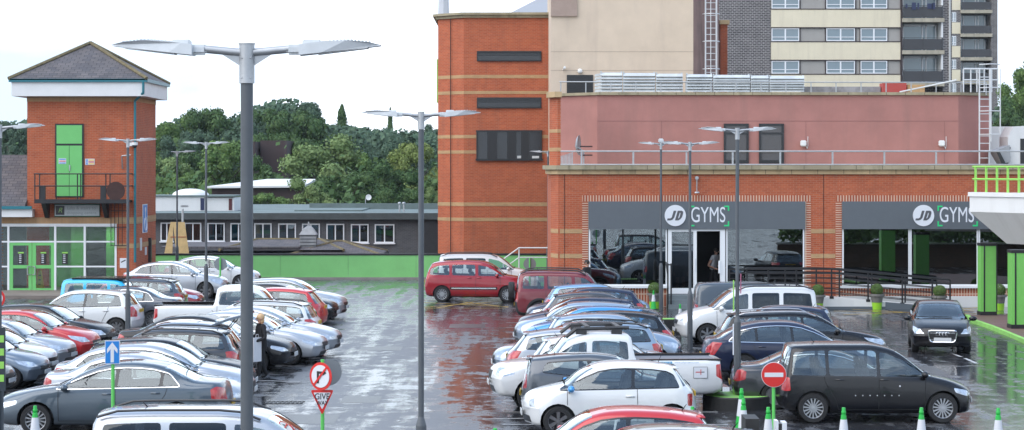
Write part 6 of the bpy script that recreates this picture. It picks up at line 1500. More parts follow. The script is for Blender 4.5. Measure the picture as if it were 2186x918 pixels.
# far wooded ridge reads as one mass; its crest rises and falls as the skyline does
SKY = [(-60, 285), (0, 262), (60, 258), (180, 262), (333, 270), (400, 246), (440, 232), (485, 252), (540, 225), (600, 212), (660, 222), (700, 262), (735, 262), (790, 276), (870, 280), (935, 280), (1100, 285), (2100, 240), (2160, 215), (2300, 190)]
def skyl(px):
    for (a, u), (c, v) in zip(SKY[:-1], SKY[1:]):
        if a <= px <= c: return u + (v - u) * (px - a) / (c - a)
    return 290
def wood_mass():
    r = random.Random(5); vs = []; fs = []
    for k in range(60000):
        y = r.uniform(236, 300); px = r.uniform(-40, 960) if r.random() < .88 else r.uniform(2120, 2240); x = PX(px, y)
        c = (math.sin(x * 1.1 + math.sin(y * .5) * 2) * 5 + math.sin(x * .47 + y * .2) * 6 + math.sin(x * 2.7 + y) * 2.5)
        zt = PZ(skyl(px) + 6 + c, 236) + (y - 236) * .006
        z = zt - abs(r.gauss(0, 1)) * 2.6
        nn = Vector((r.gauss(0, .6), r.gauss(-.5, .6), r.gauss(.6, .5))).normalized(); t = nn.orthogonal().normalized(); b_ = nn.cross(t); s = r.uniform(.16, .38); p = Vector((x, y, z)); i0 = len(vs)
        vs += [p - t * s, p + b_ * s * .8, p + t * s, p - b_ * s * .8]; fs.append((i0, i0 + 1, i0 + 2, i0 + 3))
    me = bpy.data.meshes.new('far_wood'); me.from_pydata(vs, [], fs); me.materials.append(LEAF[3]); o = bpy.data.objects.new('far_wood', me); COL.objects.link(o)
    o['kind'] = 'stuff'; o['label'] = 'distant continuous woodland along the skyline'; o['category'] = 'woodland'
wood_mass()
# undergrowth at the foot of the trees
def under():
    r = random.Random(9); vs = []; fs = []
    for k in range(30000):
        x = r.uniform(-42, 0) if r.random() < .85 else r.uniform(38, 62); y = r.uniform(158, 225); z = hill(x, y) * (y > 170) + abs(r.gauss(0, 1)) * 1.6 * (1 + .5 * math.sin(x * .9)) ; s = r.uniform(.15, .34)
        if -23 < x < -16 and y < 176: z = min(z, 2.6)
        nn = Vector((r.gauss(0, .6), r.gauss(-.4, .6), r.gauss(.6, .5))).normalized(); t = nn.orthogonal().normalized(); b_ = nn.cross(t); p = Vector((x, y, z)); i0 = len(vs)
        vs += [p - t * s, p + b_ * s * .8, p + t * s, p - b_ * s * .8]; fs.append((i0, i0 + 1, i0 + 2, i0 + 3))
    me = bpy.data.meshes.new('undergrowth'); me.from_pydata(vs, [], fs); me.materials.append(LEAF[1]); o = bpy.data.objects.new('undergrowth', me); COL.objects.link(o)
    o['kind'] = 'stuff'; o['label'] = 'undergrowth between the trees on the hillside'; o['category'] = 'undergrowth'
under()

def hedge():
    r = random.Random(4); vs = []; fs = []
    for k in range(9000):
        p = Vector((r.uniform(14.5, 40), 52 + r.uniform(.6, 2.2), 1.3 + abs(r.gauss(0, .5)) + .5 * math.sin(r.uniform(0, 3)))); nn = Vector((r.gauss(0, 1), r.gauss(.5, 1), r.gauss(.4, 1))).normalized(); t = nn.orthogonal().normalized(); b_ = nn.cross(t); s = r.uniform(.06, .14); i0 = len(vs)
        vs += [p - t * s, p + b_ * s, p + t * s, p - b_ * s]; fs.append((i0, i0 + 1, i0 + 2, i0 + 3))
    me = bpy.data.meshes.new('hedge'); me.from_pydata(vs, [], fs); me.materials.append(LEAF[0]); o = bpy.data.objects.new('hedge', me); COL.objects.link(o); tag(o, 'hedge growing behind the low brick planting wall', 'hedge')
hedge()
# ------------------------------------------------------------------ lamp posts
LH = 6.3
LEDW = mat('lamp_head_grey', (.62, .64, .65), .45, .15, vary=.08, vscale=8); LENS = mat('lamp_lens', (.55, .56, .56), .3)
def lamp_protos():
    q = MB(); q.cyl((0, 0, 1.75), (0, 0, LH - .24), .043, .041, n=16); pole = q.mesh('pole', [POLE], True)
    q = MB(); q.cyl((0, 0, 0), (0, 0, 1.65), .080, n=16); q.cyl((0, 0, 1.65), (0, 0, 1.78), .080, .044, n=16); q.box(-.04, .04, -.087, -.075, .5, 1.15); sleeve = q.mesh('base', [POLE], True)
    q = MB(); q.cyl((0, 0, LH - .265), (0, 0, LH - .008), .051, n=18); q.cyl((0, 0, LH - .008), (0, 0, LH), .056, n=18)
    for sg in (-1, 1):
        q.cyl((sg * .04, 0, LH - .062), (sg * .28, 0, LH - .040), .026, n=12); q.prism([(sg * .045, LH - .07), (sg * .19, LH - .058), (sg * .045, LH - .15)], -.004, .004, 'y')
        for z in (-.10, -.23): q.ball((sg * .03, -.045, LH + z), .005, .006, .005, 6, 4)
    brk = q.mesh('bracket', [STEEL], True)
    q = MB()
    q.rbox(.315, 0, LH - .044, .11, .075, .068, .25, 0, None)
    P = [(.35, LH - .082), (.50, LH - .066), (.88, LH - .020), (.885, LH - .014), (.80, LH + .004), (.66, LH + .014), (.52, LH + .010), (.42, LH - .004), (.35, LH - .012)]
    n = len(P); vs = []
    for sy in (-1, 1):
        for x, z in P: vs.append((x, sy * .095 * (1 - max(0, (x - .72) / .18) ** 2 * .5), z))
    q.add(vs, [tuple(range(n)), tuple(range(2 * n - 1, n - 1, -1))] + [(k, n + k, n + (k + 1) % n, (k + 1) % n) for k in range(n)], 0)
    q.rbox(.43, 0, LH + .003, .12, .11, .036, .2, 0)
    for k in range(14): x = .50 + k * .0235; z = LH + .003 + .012 * math.sin(min(1, k / 9) * 1.9) - max(0, k - 8) * .0022; q.box(x, x + .007, -.085 + k * .002, .085 - k * .002, z, z + .009, 0)
    q.prism([(.47, LH - .076), (.80, LH - .036), (.80, LH - .026), (.47, LH - .066)], -.07, .07, 'y', 1)
    head = q.mesh('lamp_head', [LEDW, LENS])
    return pole, sleeve, brk, head
LP_ = lamp_protos()
def lamp(px, Y, label, heads=2, z0=0, rot=0, H=LH):
    t = thing('lamp_post', label, 'lamp post', (PX(px, Y), Y, z0), R(rot), 'twin headed lamp posts of the car park')
    k = (H) / LH
    for nm, me in zip(('pole', 'base', 'bracket'), LP_[:3]):
        o = bpy.data.objects.new(nm, me); COL.objects.link(o); o.parent = t
        if nm != 'base': o.location = (0, 0, H - LH)
    for h in ((0, math.pi) if heads == 2 else ((0,) if heads == 1 else (math.pi,))):
        o = bpy.data.objects.new('lamp_head', LP_[3]); COL.objects.link(o); o.parent = t; o.rotation_euler = (0, 0, h); o.location = (0, 0, H - LH)
    return t
def top_h(py, Y): return PZ(py, Y)
lamp(527, 14.5, 'nearest and largest twin headed lamp post, crossing the left half of the photo', H=top_h(92, 14.5))
l2 = lamp(899, 32.7, 'tall twin headed lamp post standing in the wet lane at the centre', H=top_h(238, 32.7))
l3 = lamp(1574, 50.2, 'twin headed lamp post on the round lime green plinth', z0=.3, H=top_h(273, 50.2) - .3)
lamp(1473, 66.2, 'twin headed lamp post in front of the gym door by the white people carrier', H=top_h(303, 66.2))
l5 = lamp(1411, 84.6, 'twin headed lamp post beside the planter left of the gym steps', H=top_h(304, 84.6))
lamp(1170, 104, 'twin headed lamp post in the corner between stair tower and gym', H=top_h(322, 104))
lamp(273, 66.5, 'twin headed lamp post behind the white hatchback, in front of the lift tower', H=top_h(296, 66.5))
lamp(440, 84.0, 'twin headed lamp post rising behind the white pickup', H=top_h(303, 84))
lamp(378, 104, 'thin single headed lamp post by the green hoarding', heads=1, H=top_h(322, 104))
lamp(-1, 43, 'lamp post at the very left edge with one head in view', H=top_h(266, 43))
# small boxes strapped to lamps
def strap(lp, dx, z, sx=.16, sy=.2, sz=.55, m=BLACKM):
    q = MB(); q.rbox(dx, 0, z, sx, sy, sz, .15); q.tube([(-.1, -.1, z + sz * .3), (.1, -.1, z + sz * .3)], .015, n=5); obj('equipment_box', q, [m], lp)
strap(l2, .13, .98, .10, .22, .75)
q = MB(); q.box(-.16, -.15, -.12, .12, .5, 1.3); obj('back_plate', q, [STEEL], l2)
q = MB(); q.rbox(0, 0, top_h(303, 84.6) + .05, .20, .18, .16); obj('sensor', q, [LEDW], l5)
q = MB(); q.box(.07, .085, -.05, .05, 2.3, 2.75, 0); q.box(-.095, -.075, -.05, .05, 1.9, 2.6, 1); q.box(-.10, -.08, -.05, .05, .9, 1.6, 2); obj('notice', q, [mat('notice_pink', (.45, .12, .22), .5), LIME, SIGNW], l3)
# direction board on the left edge post
q = MB(); Y = 42.5; X = PX(4, Y); q.box(X - .6, X + .065, Y, Y + .03, PZ(835, Y), PZ(700, Y), 0)
for z in range(4): q.box(X - .1, X + .04, Y - .004, Y - .0005, PZ(815 - z * 28, Y), PZ(800 - z * 28, Y), 1)
for dx in (-.5, -.05): q.cyl((X + dx, Y + .05, 0), (X + dx, Y + .05, PZ(720, Y)), .03, n=8)
tag(obj('information_board', q, [mat('board_slate', (.02, .03, .04), .4), LIME]), 'dark information board with lime marks cut by the left edge of the photo', 'sign board')
# plinth of the lamp
q = MB(); q.lathe([(.79, 0), (.79, .27), (.77, .30)], 40, 0, cap=False); q.lathe([(.77, .301), (.001, .302)], 40, 1, cap=False); q.cyl((0, 0, .30), (0, 0, .62), .10, n=14, mi=1)
tag(obj('lamp_plinth', q, [mat('tarred_concrete', (.02, .02, .02), .6, vary=.5, vscale=4), LIMEK], loc=(PX(1574, 50.2), 50.2, 0)), 'round black sided plinth with lime green top under a lamp post', 'plinth')
q = MB(); Y = 84; q.box(PX(1418, Y), PX(1446, Y), Y - 2, Y - 1, 0, .35, 0); q.box(PX(1420, Y) + .1, PX(1442, Y), Y - 8, Y - 7, 0, .22, 1)
q = MB(); Yq = 73; q.box(PX(1405, Yq), PX(1455, Yq), Yq, Yq + .6, 0, .42, 0); q.box(PX(1405, Yq), PX(1455, Yq), Yq, Yq + .6, .421, .43, 1)
tag(obj('kerb_island', q, [MC['tarred_concrete'], LIMEK]), 'black and lime kerb island between the two blocks of cars', 'kerb block')

# ------------------------------------------------------------------ traffic signs
GPOST = mat('sign_post_green', (.12, .55, .11), .45)
def post(t, h, r=.032): q = MB(); q.cyl((0, .05, 0), (0, .05, h), r, n=10); q.cyl((0, .05, 0), (0, .05, .03), .12, n=12); obj('post', q, [GPOST], t, smooth=True)
def ring_disc(q, r, z, y, mi, n=36): q.lathe([(r, -.006), (r, .006)], n, mi, Matrix.Translation((0, y, z)) @ Matrix.Rotation(R(90), 4, 'X'))
# no entry
Y = 42.0; s1 = F / Y; t = thing('no_entry_sign', 'round red no entry sign with white bar on a lime green post', 'traffic sign', (PX(1652, Y), Y, 0)); post(t, PZ(775, Y))
z = PZ(800, Y); q = MB(); r = 27 / s1; ring_disc(q, r, z, 0, 1); ring_disc(q, r * .96, z, -.008, 0); q.box(-r * .74, r * .74, -.018, -.0145, z - r * .17, z + r * .17, 1); obj('sign_face', q, [SIGNR, SIGNL], t)
# no right turn + give way
Y = 37.5; s1 = F / Y; t = thing('junction_sign_post', 'lime post carrying a no right turn sign above a give way triangle', 'traffic sign', (PX(688, Y), Y, 0)); post(t, PZ(768, Y))
z = PZ(803, Y); r = 30 / s1; q = MB(); M_ = Matrix.Rotation(R(-34), 4, 'Z')
for rr, yy, mi in ((r, 0, 0), (r * .80, -.008, 1)): q.lathe([(rr, -.006), (rr, .006)], 40, mi, M_ @ Matrix.Translation((0, yy - .04, z)) @ Matrix.Rotation(R(90), 4, 'X'))
MM = M_ @ Matrix.Translation((0, -.04, z))
q.box(-r * .30, -r * .12, -.020, -.0145, -r * .5, r * .30, 2, MM); q.box(-.30 * r, r * .28, -.0205, -.0150, r * .18, r * .36, 2, MM); q.prism([(r * .26, r * .46), (r * .56, r * .27), (r * .26, r * .08)], -.0202, -.0147, 'y', 2, MM)
q.box(-r * .84, r * .84, -.027, -.022, -r * .075, r * .075, 0, MM @ Matrix.Rotation(R(-48), 4, 'Y')); o = obj('no_right_turn_sign', q, [SIGNR, SIGNL, SIGNK], t)
q = MB(); q.lathe([(r * .95, -.006), (r * .95, .006)], 36, 0, Matrix.Translation((.10, .16, z + .05)) @ Matrix.Rotation(R(22), 4, 'Z') @ Matrix.Rotation(R(90), 4, 'X')); obj('sign_back', q, [SIGNBK], t)
def rtri(cx, z0, z1, hw_, k=0): return [(cx - hw_, z1), (cx + hw_, z1), (cx, z0)]
x_, zb2, zt2 = 0, PZ(886, Y), PZ(832, Y); hw_ = 25 / s1
q = MB(); q.prism(chaikin(rtri(0, zb2, zt2, hw_), .04), -.03, -.02, 'y', 0); q.prism(chaikin(rtri(0, zb2 + .10, zt2 - .045, hw_ * .74), .015), -.036, -.0305, 'y', 1); tri = obj('give_way_sign', q, [SIGNR, SIGNL], t)
text('lettering', 'GIVE', .145, SIGNK, (0, -.038, zt2 - .115), tri, depth=.001, xs=.85, bold=.002); text('lettering', 'WAY', .10, SIGNK, (0, -.038, zt2 - .225), tri, depth=.001, xs=.85, bold=.002)
# ahead only
Y = 40; s1 = F / Y; t = thing('one_way_sign', 'blue rectangular sign with white arrow pointing up on a lime post', 'traffic sign', (PX(240, Y), Y, 0)); post(t, PZ(730, Y))
z0, z1, hw_ = PZ(777, Y), PZ(727, Y), 16 / s1; q = MB(); q.box(-hw_, hw_, -.01, .01, z0, z1, 1); q.box(-hw_ + .012, hw_ - .012, -.014, -.0105, z0 + .012, z1 - .012, 0)
zc = (z0 + z1) / 2; hh = (z1 - z0) / 2; q.box(-.030, .030, -.018, -.0145, z0 + .03, zc + .10, 1)
for sg in (-1, 1): q.prism([(0, z1 - .03), (sg * .095, zc + .06), (sg * .095, zc - .02), (sg * .028, zc + .06), (0, zc + .11)], -.0182, -.0146, 'y', 1)
obj('sign_face', q, [SIGNB, SIGNL], t)
# speed ring at left edge
Y = 50; s1 = F / Y; t = thing('speed_limit_sign', 'round red ringed speed limit sign cut by the left edge', 'traffic sign', (PX(-10, Y), Y, 0)); post(t, PZ(625, Y)); q = MB(); z = PZ(637, Y); r = 21 / s1; ring_disc(q, r, z, 0, 0); ring_disc(q, r * .76, z, -.008, 1); f_ = obj('sign_face', q, [SIGNR, SIGNL], t)
text('number', '5', .30, mat('number_navy', (.01, .02, .12), .4), (.0, -.018, z), f_, depth=.001, bold=.004)
for px, Y, zt, lab in ((470, 92.5, 564, 'grey back of a round sign on a lime post by the white estate'), (1131, 92.0, 564, 'grey back of a round sign on a lime post behind the red cars')):
    s1 = F / Y; t = thing('round_sign', lab, 'traffic sign', (PX(px, Y), Y, 0)); post(t, PZ(551, Y), .035)
    q = MB(); ring_disc(q, 13.5 / s1, PZ(zt, Y), .09, 0); obj('sign_back', q, [SIGNBK], t)
    for o in t.children:
        if o.name.startswith('post'): o.location = (0, -.02, 0)
# ------------------------------------------------------------------ cones
def cone_protos():
    h = 1.0; q = MB()
    def r_(z): return .155 - .125 * z
    q.lathe([(r_(z), z) for z in (.05, .46, .76, .86)] + [(.030, .875), (.036, .876), (.045, .89), (.044, .93), (.034, .945), (.036, .985), (.030, 1.0), (.001, 1.0)], 16, 0, cap=False)
    body = q.mesh('cone_body', [mat('cone_green', (.015, .42, .055), .4)], True)
    q = MB(); q.lathe([(r_(.44) + .003, .44), (r_(.78) + .003, .78)], 20, 0, cap=False); q.lathe([(r_(.44) + .003, .44), (r_(.44), .44)], 20, 0, cap=False); sl = q.mesh('reflective_sleeve', [mat('cone_white', (.62, .63, .66), .5, bump=.1, bscale=80)], True)
    q = MB(); q.lathe([(.26, .0), (.26, .03), (.17, .055), (.15, .06)], 8, 0); bs = q.mesh('cone_base', [PLASTIC])
    return body, sl, bs
CP = cone_protos()
def cone(px, ytop, h, label, Y=None, tilt=0):
    Y = Y or 42
    t = thing('traffic_cone', label, 'traffic cone', (PX(px, Y), Y, 0), 0, 'green and white traffic cones'); t.scale = (h, h, h)
    for nm, me in zip(('cone_body', 'reflective_sleeve', 'cone_base'), CP): o = bpy.data.objects.new(nm, me); COL.objects.link(o); o.parent = t
def coneY(ytop, h): return F * (HC - h) / (ytop - HY)
for px, yt, h, lab in ((75, 866, 1.0, 'green topped cone in front of the grey saloon front wheel at the left'), (298, 866, 1.0, 'green topped cone just behind the near silver estate roof'), (1320, 866, 1.0, 'green cone tip behind the near red car roof'), (1478, 868, 1.0, 'green cone between the red car and the white three door car'),
                   (1583, 829, 1.0, 'taller looking cone standing left against the lamp plinth'), (1587, 851, 1.0, 'cone in front of the lamp plinth, nearer of the overlapping two'), (1640, 869, 1.0, 'cone touching the no entry sign post'), (1801, 870, 1.0, 'cone below the black people carrier rear door'), (1967, 870, 1.0, 'cone below the black people carrier front wheel'), (2131, 871, 1.0, 'cone at the lower right corner of the photo'), (1057, 914, 1.0, 'cone tip at the bottom edge left of the white three door car')):
    cone(px, yt, h, lab, coneY(yt, h))
for px, yt, h, lab in ((1395, 614, .75, 'small distant cone against the brick plinth of the gym'), (1452, 632, .75, 'small distant cone left of the thin lamp post by the van')): cone(px, yt, h, lab, min(84.3, coneY(yt, h)) if px == 1395 else 76)
# barrier parts at the bottom right
q = MB(); Y = 36.5; X = PX(1600, Y); q.prism([(X - .25, 0), (X - .16, .55), (X - .02, .62), (X + .16, .58), (X + .3, .36), (X + .4, 0)], Y, Y + .35, 'y', 0); tag(obj('lime_barrier', q, [LIME]), 'lime green plastic barrier end beside the cones at the bottom edge', 'barrier')
q = MB(); Y = 38; q.box(PX(1594, Y), PX(1624, Y), Y + .2, Y + .9, 0, PZ(897, Y), 0); tag(obj('black_block', q, [MC['tarred_concrete']]), 'black block behind the lime barrier end', 'kerb block')
q = MB(); Y = 37; x = PX(1662, Y); q.box(x - .05, x + .0, Y, Y + .3, 0, PZ(899, Y), 0); q.box(x + .06, x + .14, Y, Y + .3, 0, PZ(902, Y), 0); q.box(x + .001, x + .059, Y + .01, Y + .29, 0, PZ(905, Y), 1); tag(obj('white_board', q, [SIGNW, DARKG]), 'white and black board edge at the foot of the no entry sign', 'sign board')
# ------------------------------------------------------------------ planters
def bush_mesh(r0=.33, n=5200):
    r = random.Random(2); vs = []; fs = []
    for k in range(n):
        d = Vector((r.gauss(0, 1), r.gauss(0, 1), r.gauss(0, 1))).normalized(); p = d * r0 * r.uniform(.86, 1.02); nn = (d + Vector((r.gauss(0, .5), r.gauss(0, .5), r.gauss(0, .5)))).normalized(); t = nn.orthogonal().normalized(); b_ = nn.cross(t); s = r.uniform(.010, .022); i0 = len(vs)
        vs += [p - t * s, p + b_ * s, p + t * s, p - b_ * s]; fs.append((i0, i0 + 1, i0 + 2, i0 + 3))
    me = bpy.data.meshes.new('bush'); me.from_pydata(vs, [], fs); me.materials.append(LEAF[0]); return me
BM_ = bush_mesh()
q = MB(); q.lathe([(.25, .0), (.27, .35), (.29, .36)], 24, 1, cap=False); q.lathe([(.27, .352), (.32, .68), (.39, .681), (.39, .80), (.36, .80), (.36, .72), (.001, .72)], 24, 0, cap=False); PM = q.mesh('pot', [mat('planter_grey', (.16, .155, .145), .6), mat('planter_lime', (.30, .62, .03), .4)], True)
for px, yb, lab in ((1397, 658, 'potted box ball left of the gym steps'), (1746, 662, 'potted box ball mostly hidden behind the white people carrier'), (1872, 660, 'potted box ball in full view in front of the ramp'), (2006, 664, 'potted box ball peeping over the roof of the approaching car'), (2133, 662, 'potted box ball between the lime green columns')):
    Y = Yg(yb); t = thing('planter', lab, 'planter', (PX(px, Y), Y, 0), 0, 'grey and lime planters along the gym'); t.scale = (.74, .74, .74); t.rotation_euler = (0, 0, px); o = bpy.data.objects.new('pot', PM); COL.objects.link(o); o.parent = t; o = bpy.data.objects.new('bush', BM_); COL.objects.link(o); o.parent = t; o.location = (0, 0, 1.02); o.scale = (1 + .04 * math.sin(px), 1 - .05 * math.cos(px), 1 + .06 * math.sin(px * 3))

# ------------------------------------------------------------------ people
SKIN = mat('skin', (.50, .27, .19), .55)
def person(name, label, loc, rz, joints, edges, radii, zones, hair, hands=True, scale=1, clothes=None):
    """joints dict name->(x,y,z) facing -Y; zones: function(co)->material index; clothes: materials"""
    names = list(joints); me = bpy.data.meshes.new('b'); me.from_pydata([joints[n] for n in names], [(names.index(a), names.index(b)) for a, b in edges], [])
    o = bpy.data.objects.new('b', me); COL.objects.link(o)
    md = o.modifiers.new('s', 'SKIN'); md.use_smooth_shade = True
    for i, n in enumerate(names): me.skin_vertices[0].data[i].radius = radii[n] if isinstance(radii[n], tuple) else (radii[n], radii[n])
    me.skin_vertices[0].data[names.index('pelvis')].use_root = True
    sb = o.modifiers.new('u', 'SUBSURF'); sb.levels = 2; sb.render_levels = 2
    dg = bpy.context.evaluated_depsgraph_get(); m2 = bpy.data.meshes.new_from_object(o.evaluated_get(dg)); bpy.data.objects.remove(o)
    for m in clothes: m2.materials.append(m)
    for p in m2.polygons: p.material_index = zones(p.center); p.use_smooth = True
    b = bpy.data.objects.new('person', m2); COL.objects.link(b); b.location = loc; b.rotation_euler = (0, 0, rz); tag(b, label, 'person')
    hx, hy, hz = joints['head']
    q = MB()
    if hair: 
        q.ball((hx, hy + .022, hz + .035), .098, .112, .105, 14, 10); 
        if hair == 'bob': q.ball((hx, hy + .05, hz - .045), .088, .075, .10, 12, 8)
        h = obj('hair', q, [HAIRB if hair == 'bob' else HAIRD], b, smooth=True)
    q = MB(); q.ball((hx, hy - .105, hz - .005), .014, .022, .022, 8, 6, 0)
    for sg in (-1, 1): q.ball((hx + sg * .035, hy - .088, hz + .018), .013, .010, .009, 8, 6, 1); q.ball((hx + sg * .092, hy + .005, hz), .014, .026, .032, 8, 6, 0)
    q.box(hx - .025, hx + .025, hy - .094, hy - .086, hz - .048, hz - .040, 1); obj('face', q, [SKIN, mat('eye_dark', (.02, .015, .012), .4)], b, smooth=True)
    if hands:
        for sd, w_, e_ in (('l', 'wristl', 'elbowl'), ('r', 'wristr', 'elbowr')):
            W_ = Vector(joints[w_]); d = (W_ - Vector(joints[e_])).normalized(); sx = d.cross(Vector((0, 1, 0))); sx = sx.normalized() if sx.length > .1 else Vector((1, 0, 0)); q = MB()
            q.cyl(W_, W_ + d * .085, .030, .036, n=8)
            for k in range(4): a = W_ + d * .075 + sx * (.027 - .018 * k); m_ = a + d * (.035 + .004 * (1.5 - abs(k - 1.2))); e2 = m_ + d * .03 + Vector((0, -.012, 0)); q.tube([a, m_, e2], .0085, n=6)
            a = W_ + d * .03 + sx * .032; q.tube([a, a + d * .035 + sx * .022, a + d * .06 + sx * .02], .010, n=6)
            obj('hand', q, [SKIN], b, smooth=True)
    return b
HAIRB = mat('hair_blond', (.58, .38, .20), .6, vary=.2, vscale=20); HAIRD = mat('hair_dark', (.02, .014, .010), .6)
def std(h=1.66, lean=0, armf=.0, stride=.1, arml=(.27, -.06, .78), armr=(-.27, -.06, .78), elbl=(.27, .02, 1.05), elbr=(-.27, .02, 1.05)):
    k = h / 1.70
    J = dict(pelvis=(0, 0, .92), spine=(0, -.01 - lean * .3, 1.12), chest=(0, -.02 - lean * .7, 1.32), neck=(0, -.02 - lean, 1.46), throat=(0, -.03 - lean, 1.51), head=(0, -.04 - lean, 1.60), crown_=(0, -.03 - lean, 1.66),
             shl=(.17, -.01 - lean * .9, 1.41), shr=(-.17, -.01 - lean * .9, 1.41), elbowl=elbl, elbowr=elbr, wristl=arml, wristr=armr,
             hipl=(.09, 0, .86), hipr=(-.09, 0, .86), kneel=(.10, -.03 - stride * .3, .48), kneer=(-.10, -.03 + stride * .2, .48), ankl=(.10, -stride * .6, .09), ankr=(-.10, stride * .6, .09), toel=(.11, -stride * .6 - .15, .045), toer=(-.11, stride * .6 - .15, .045))
    J = {n: tuple(v * k for v in c) for n, c in J.items()}
    E = [('pelvis', 'spine'), ('spine', 'chest'), ('chest', 'neck'), ('neck', 'throat'), ('throat', 'head'), ('head', 'crown_'), ('chest', 'shl'), ('shl', 'elbowl'), ('elbowl', 'wristl'), ('chest', 'shr'), ('shr', 'elbowr'), ('elbowr', 'wristr'), ('pelvis', 'hipl'), ('hipl', 'kneel'), ('kneel', 'ankl'), ('ankl', 'toel'), ('pelvis', 'hipr'), ('hipr', 'kneer'), ('kneer', 'ankr'), ('ankr', 'toer')]
    Rr = dict(pelvis=(.155, .115), spine=(.15, .11), chest=(.165, .12), neck=.060, throat=.055, head=(.085, .098), crown_=(.062, .07), shl=.075, shr=.075, elbowl=.052, elbowr=.052, wristl=.036, wristr=.036, hipl=.095, hipr=.095, kneel=.068, kneer=.068, ankl=.050, ankr=.050, toel=.038, toer=.038)
    return J, E, Rr, k
JK = mat('black_cloth', (.012, .012, .014), .85, vary=.3, vscale=8); SHOE = mat('shoe_black', (.01, .01, .01), .5); TEE = mat('white_tee', (.60, .60, .62), .8)
def zn(k, skinarms=False, shorts=False):
    def f(c):
        z = c.z / k
        if z > 1.475: return 0
        if z < .085: return 3
        if shorts and z < .60: return 0
        if z < .90: 
            return 2 if abs(c.x) < .22 * k else (0 if z < .80 and abs(c.x) > .2 else 1)
        if skinarms and abs(c.x) > .215 * k and z < 1.28: return 0
        return 1
    return f
J, E, Rr, k = std(1.66, lean=.03, stride=.26, arml=(.22, -.30, 1.02), armr=(-.20, -.34, 1.10), elbl=(.27, -.02, 1.10), elbr=(-.26, -.06, 1.14))
Y = 56.9; person('person', 'blond woman in black coat and trousers holding a white bag by a raised tailgate', (PX(560, Y), Y, 0), R(-62), J, E, Rr, zn(k), 'bob', clothes=[SKIN, JK, JK, SHOE])
q = MB(); q.box(-.15, .15, -.015, .015, 0, .62); 
for sg in (-1, 1): q.cyl((sg * .06, 0, .62), (sg * .04, 0, .70), .006, n=4)
q.tube([(-.04, 0, .70), (.04, 0, .70)], .006, n=4)
tag(obj('carrier_bag', q, [mat('bag_white', (.66, .67, .70), .5)], loc=(PX(549, 56.6), 56.6, PZ(772, 56.6))), 'flat white carrier bag held by the blond woman', 'bag'); bpy.context.scene.objects['carrier_bag'].rotation_euler = (0, 0, R(55))
J, E, Rr, k = std(1.88, stride=.1)
Y = 84.7; person('person', 'man with short dark hair in a black hooded top walking past the gym window', (PX(1252, Y), Y, 0), R(55), J, E, Rr, zn(k), 'short', clothes=[SKIN, JK, mat('dark_trousers', (.02, .022, .03), .8), SHOE])
J, E, Rr, k = std(1.72, lean=.14, stride=.22, arml=(.3, -.36, .98), armr=(-.25, -.3, .95))
Y = GY + 1.4; person('person', 'person in a white t-shirt leaning forward just inside the open gym door', (PX(1521, Y), Y, dz - .02), R(50), J, E, Rr, zn(k, True), 'short', clothes=[SKIN, TEE, JK, SHOE])
J, E, Rr, k = std(1.74, stride=.2)
Y = GY + 1.3; person('person', 'person in shorts standing behind the closed glass of the gym entrance', (PX(1452, Y), Y, dz - .02), R(10), J, E, Rr, zn(k, False, True), 'short', clothes=[SKIN, JK, JK, SHOE])
# ------------------------------------------------------------------ cars: right hand block
G1 = 'cars parked in the right hand rows'; G2 = 'cars parked in the left hand rows'
car('suv', 'off_roader', 'burgundy off-roader with spare wheel on its tail and black roof rails', 'car', 1098, 'rear', 577, 78.4, 'darkred', 'R', L=4.4, rot=-2, group=G1)
car('small', 'parked_hatchback', 'pale blue hatchback beside the burgundy off-roader', 'car', 1157, 'rear', 605, 76.1, 'lightblue', 'R', L=3.75, group=G1)
car('hatch', 'parked_hatchback', 'navy hatchback facing left, its tail towards the gym planter', 'car', 1122, 'front', 613, 73.7, 'navy', 'L', L=4.05, rot=3, group=G1)
car('hatch', 'parked_hatchback', 'dark grey hatchback with white sticker on its flank and silver roof gutter', 'car', 1152, 'rear', 622, 71.4, 'darkgrey', 'R', L=4.0, group=G1)
car('small', 'parked_hatchback', 'navy hatchback with wrapped headlamps, nose level with the silver-blue one', 'car', 1104, 'front', 634, 69.0, 'navy', 'L', L=4.0, rot=3, group=G1)
car('small', 'parked_hatchback', 'silver-blue hatchback with its nose furthest into the lane in mid row', 'car', 1097, 'front', 643, 66.7, 'silverblue', 'L', L=4.0, rot=3, group=G1)
car('small', 'parked_hatchback', 'bright blue hatchback with matching blue bonnet and roof', 'car', 1118, 'front', 653, 64.3, 'blue', 'L', L=3.85, rot=3, group=G1)
car('hatch', 'parked_hatchback', 'black hatchback with tall red tail lamp in the middle of the row', 'car', 1443, 'rear', 663, 62.0, 'black', 'L', L=3.95, rot=0, group=G1)
car('small', 'parked_hatchback', 'silver hatchback facing right, just behind the white pickup cab', 'car', 1152, 'rear', 668, 59.6, 'silverblue', 'R', L=3.85, group=G1)
car('estate', 'parked_estate', 'silver-grey car with nose into the lane and wing mirror folded behind the pickup', 'car', 1050, 'front', 686, 57.3, 'silverblue', 'L', L=4.45, rot=3, group=G1)
car('hatch', 'parked_hatchback', 'silver hatchback with tall triangular red tail lamp beside the pickup bonnet', 'car', 1076, 'rear', 700, 54.95, 'silver', 'R', L=4.2, group=G1)
car('hatch', 'parked_hatchback', 'white hatchback with roof spoiler between the silver one and the pickup', 'car', 1120, 'rear', 713, 52.6, 'white', 'R', L=4.0, group=G1)
pk = car('pickup', 'pickup_truck', 'white double cab pickup with black roof bars and decals on the open bed side', 'pickup', 1042, 'front', 705, 50.2, 'white', 'L', L=5.3, rot=4, group=G1)
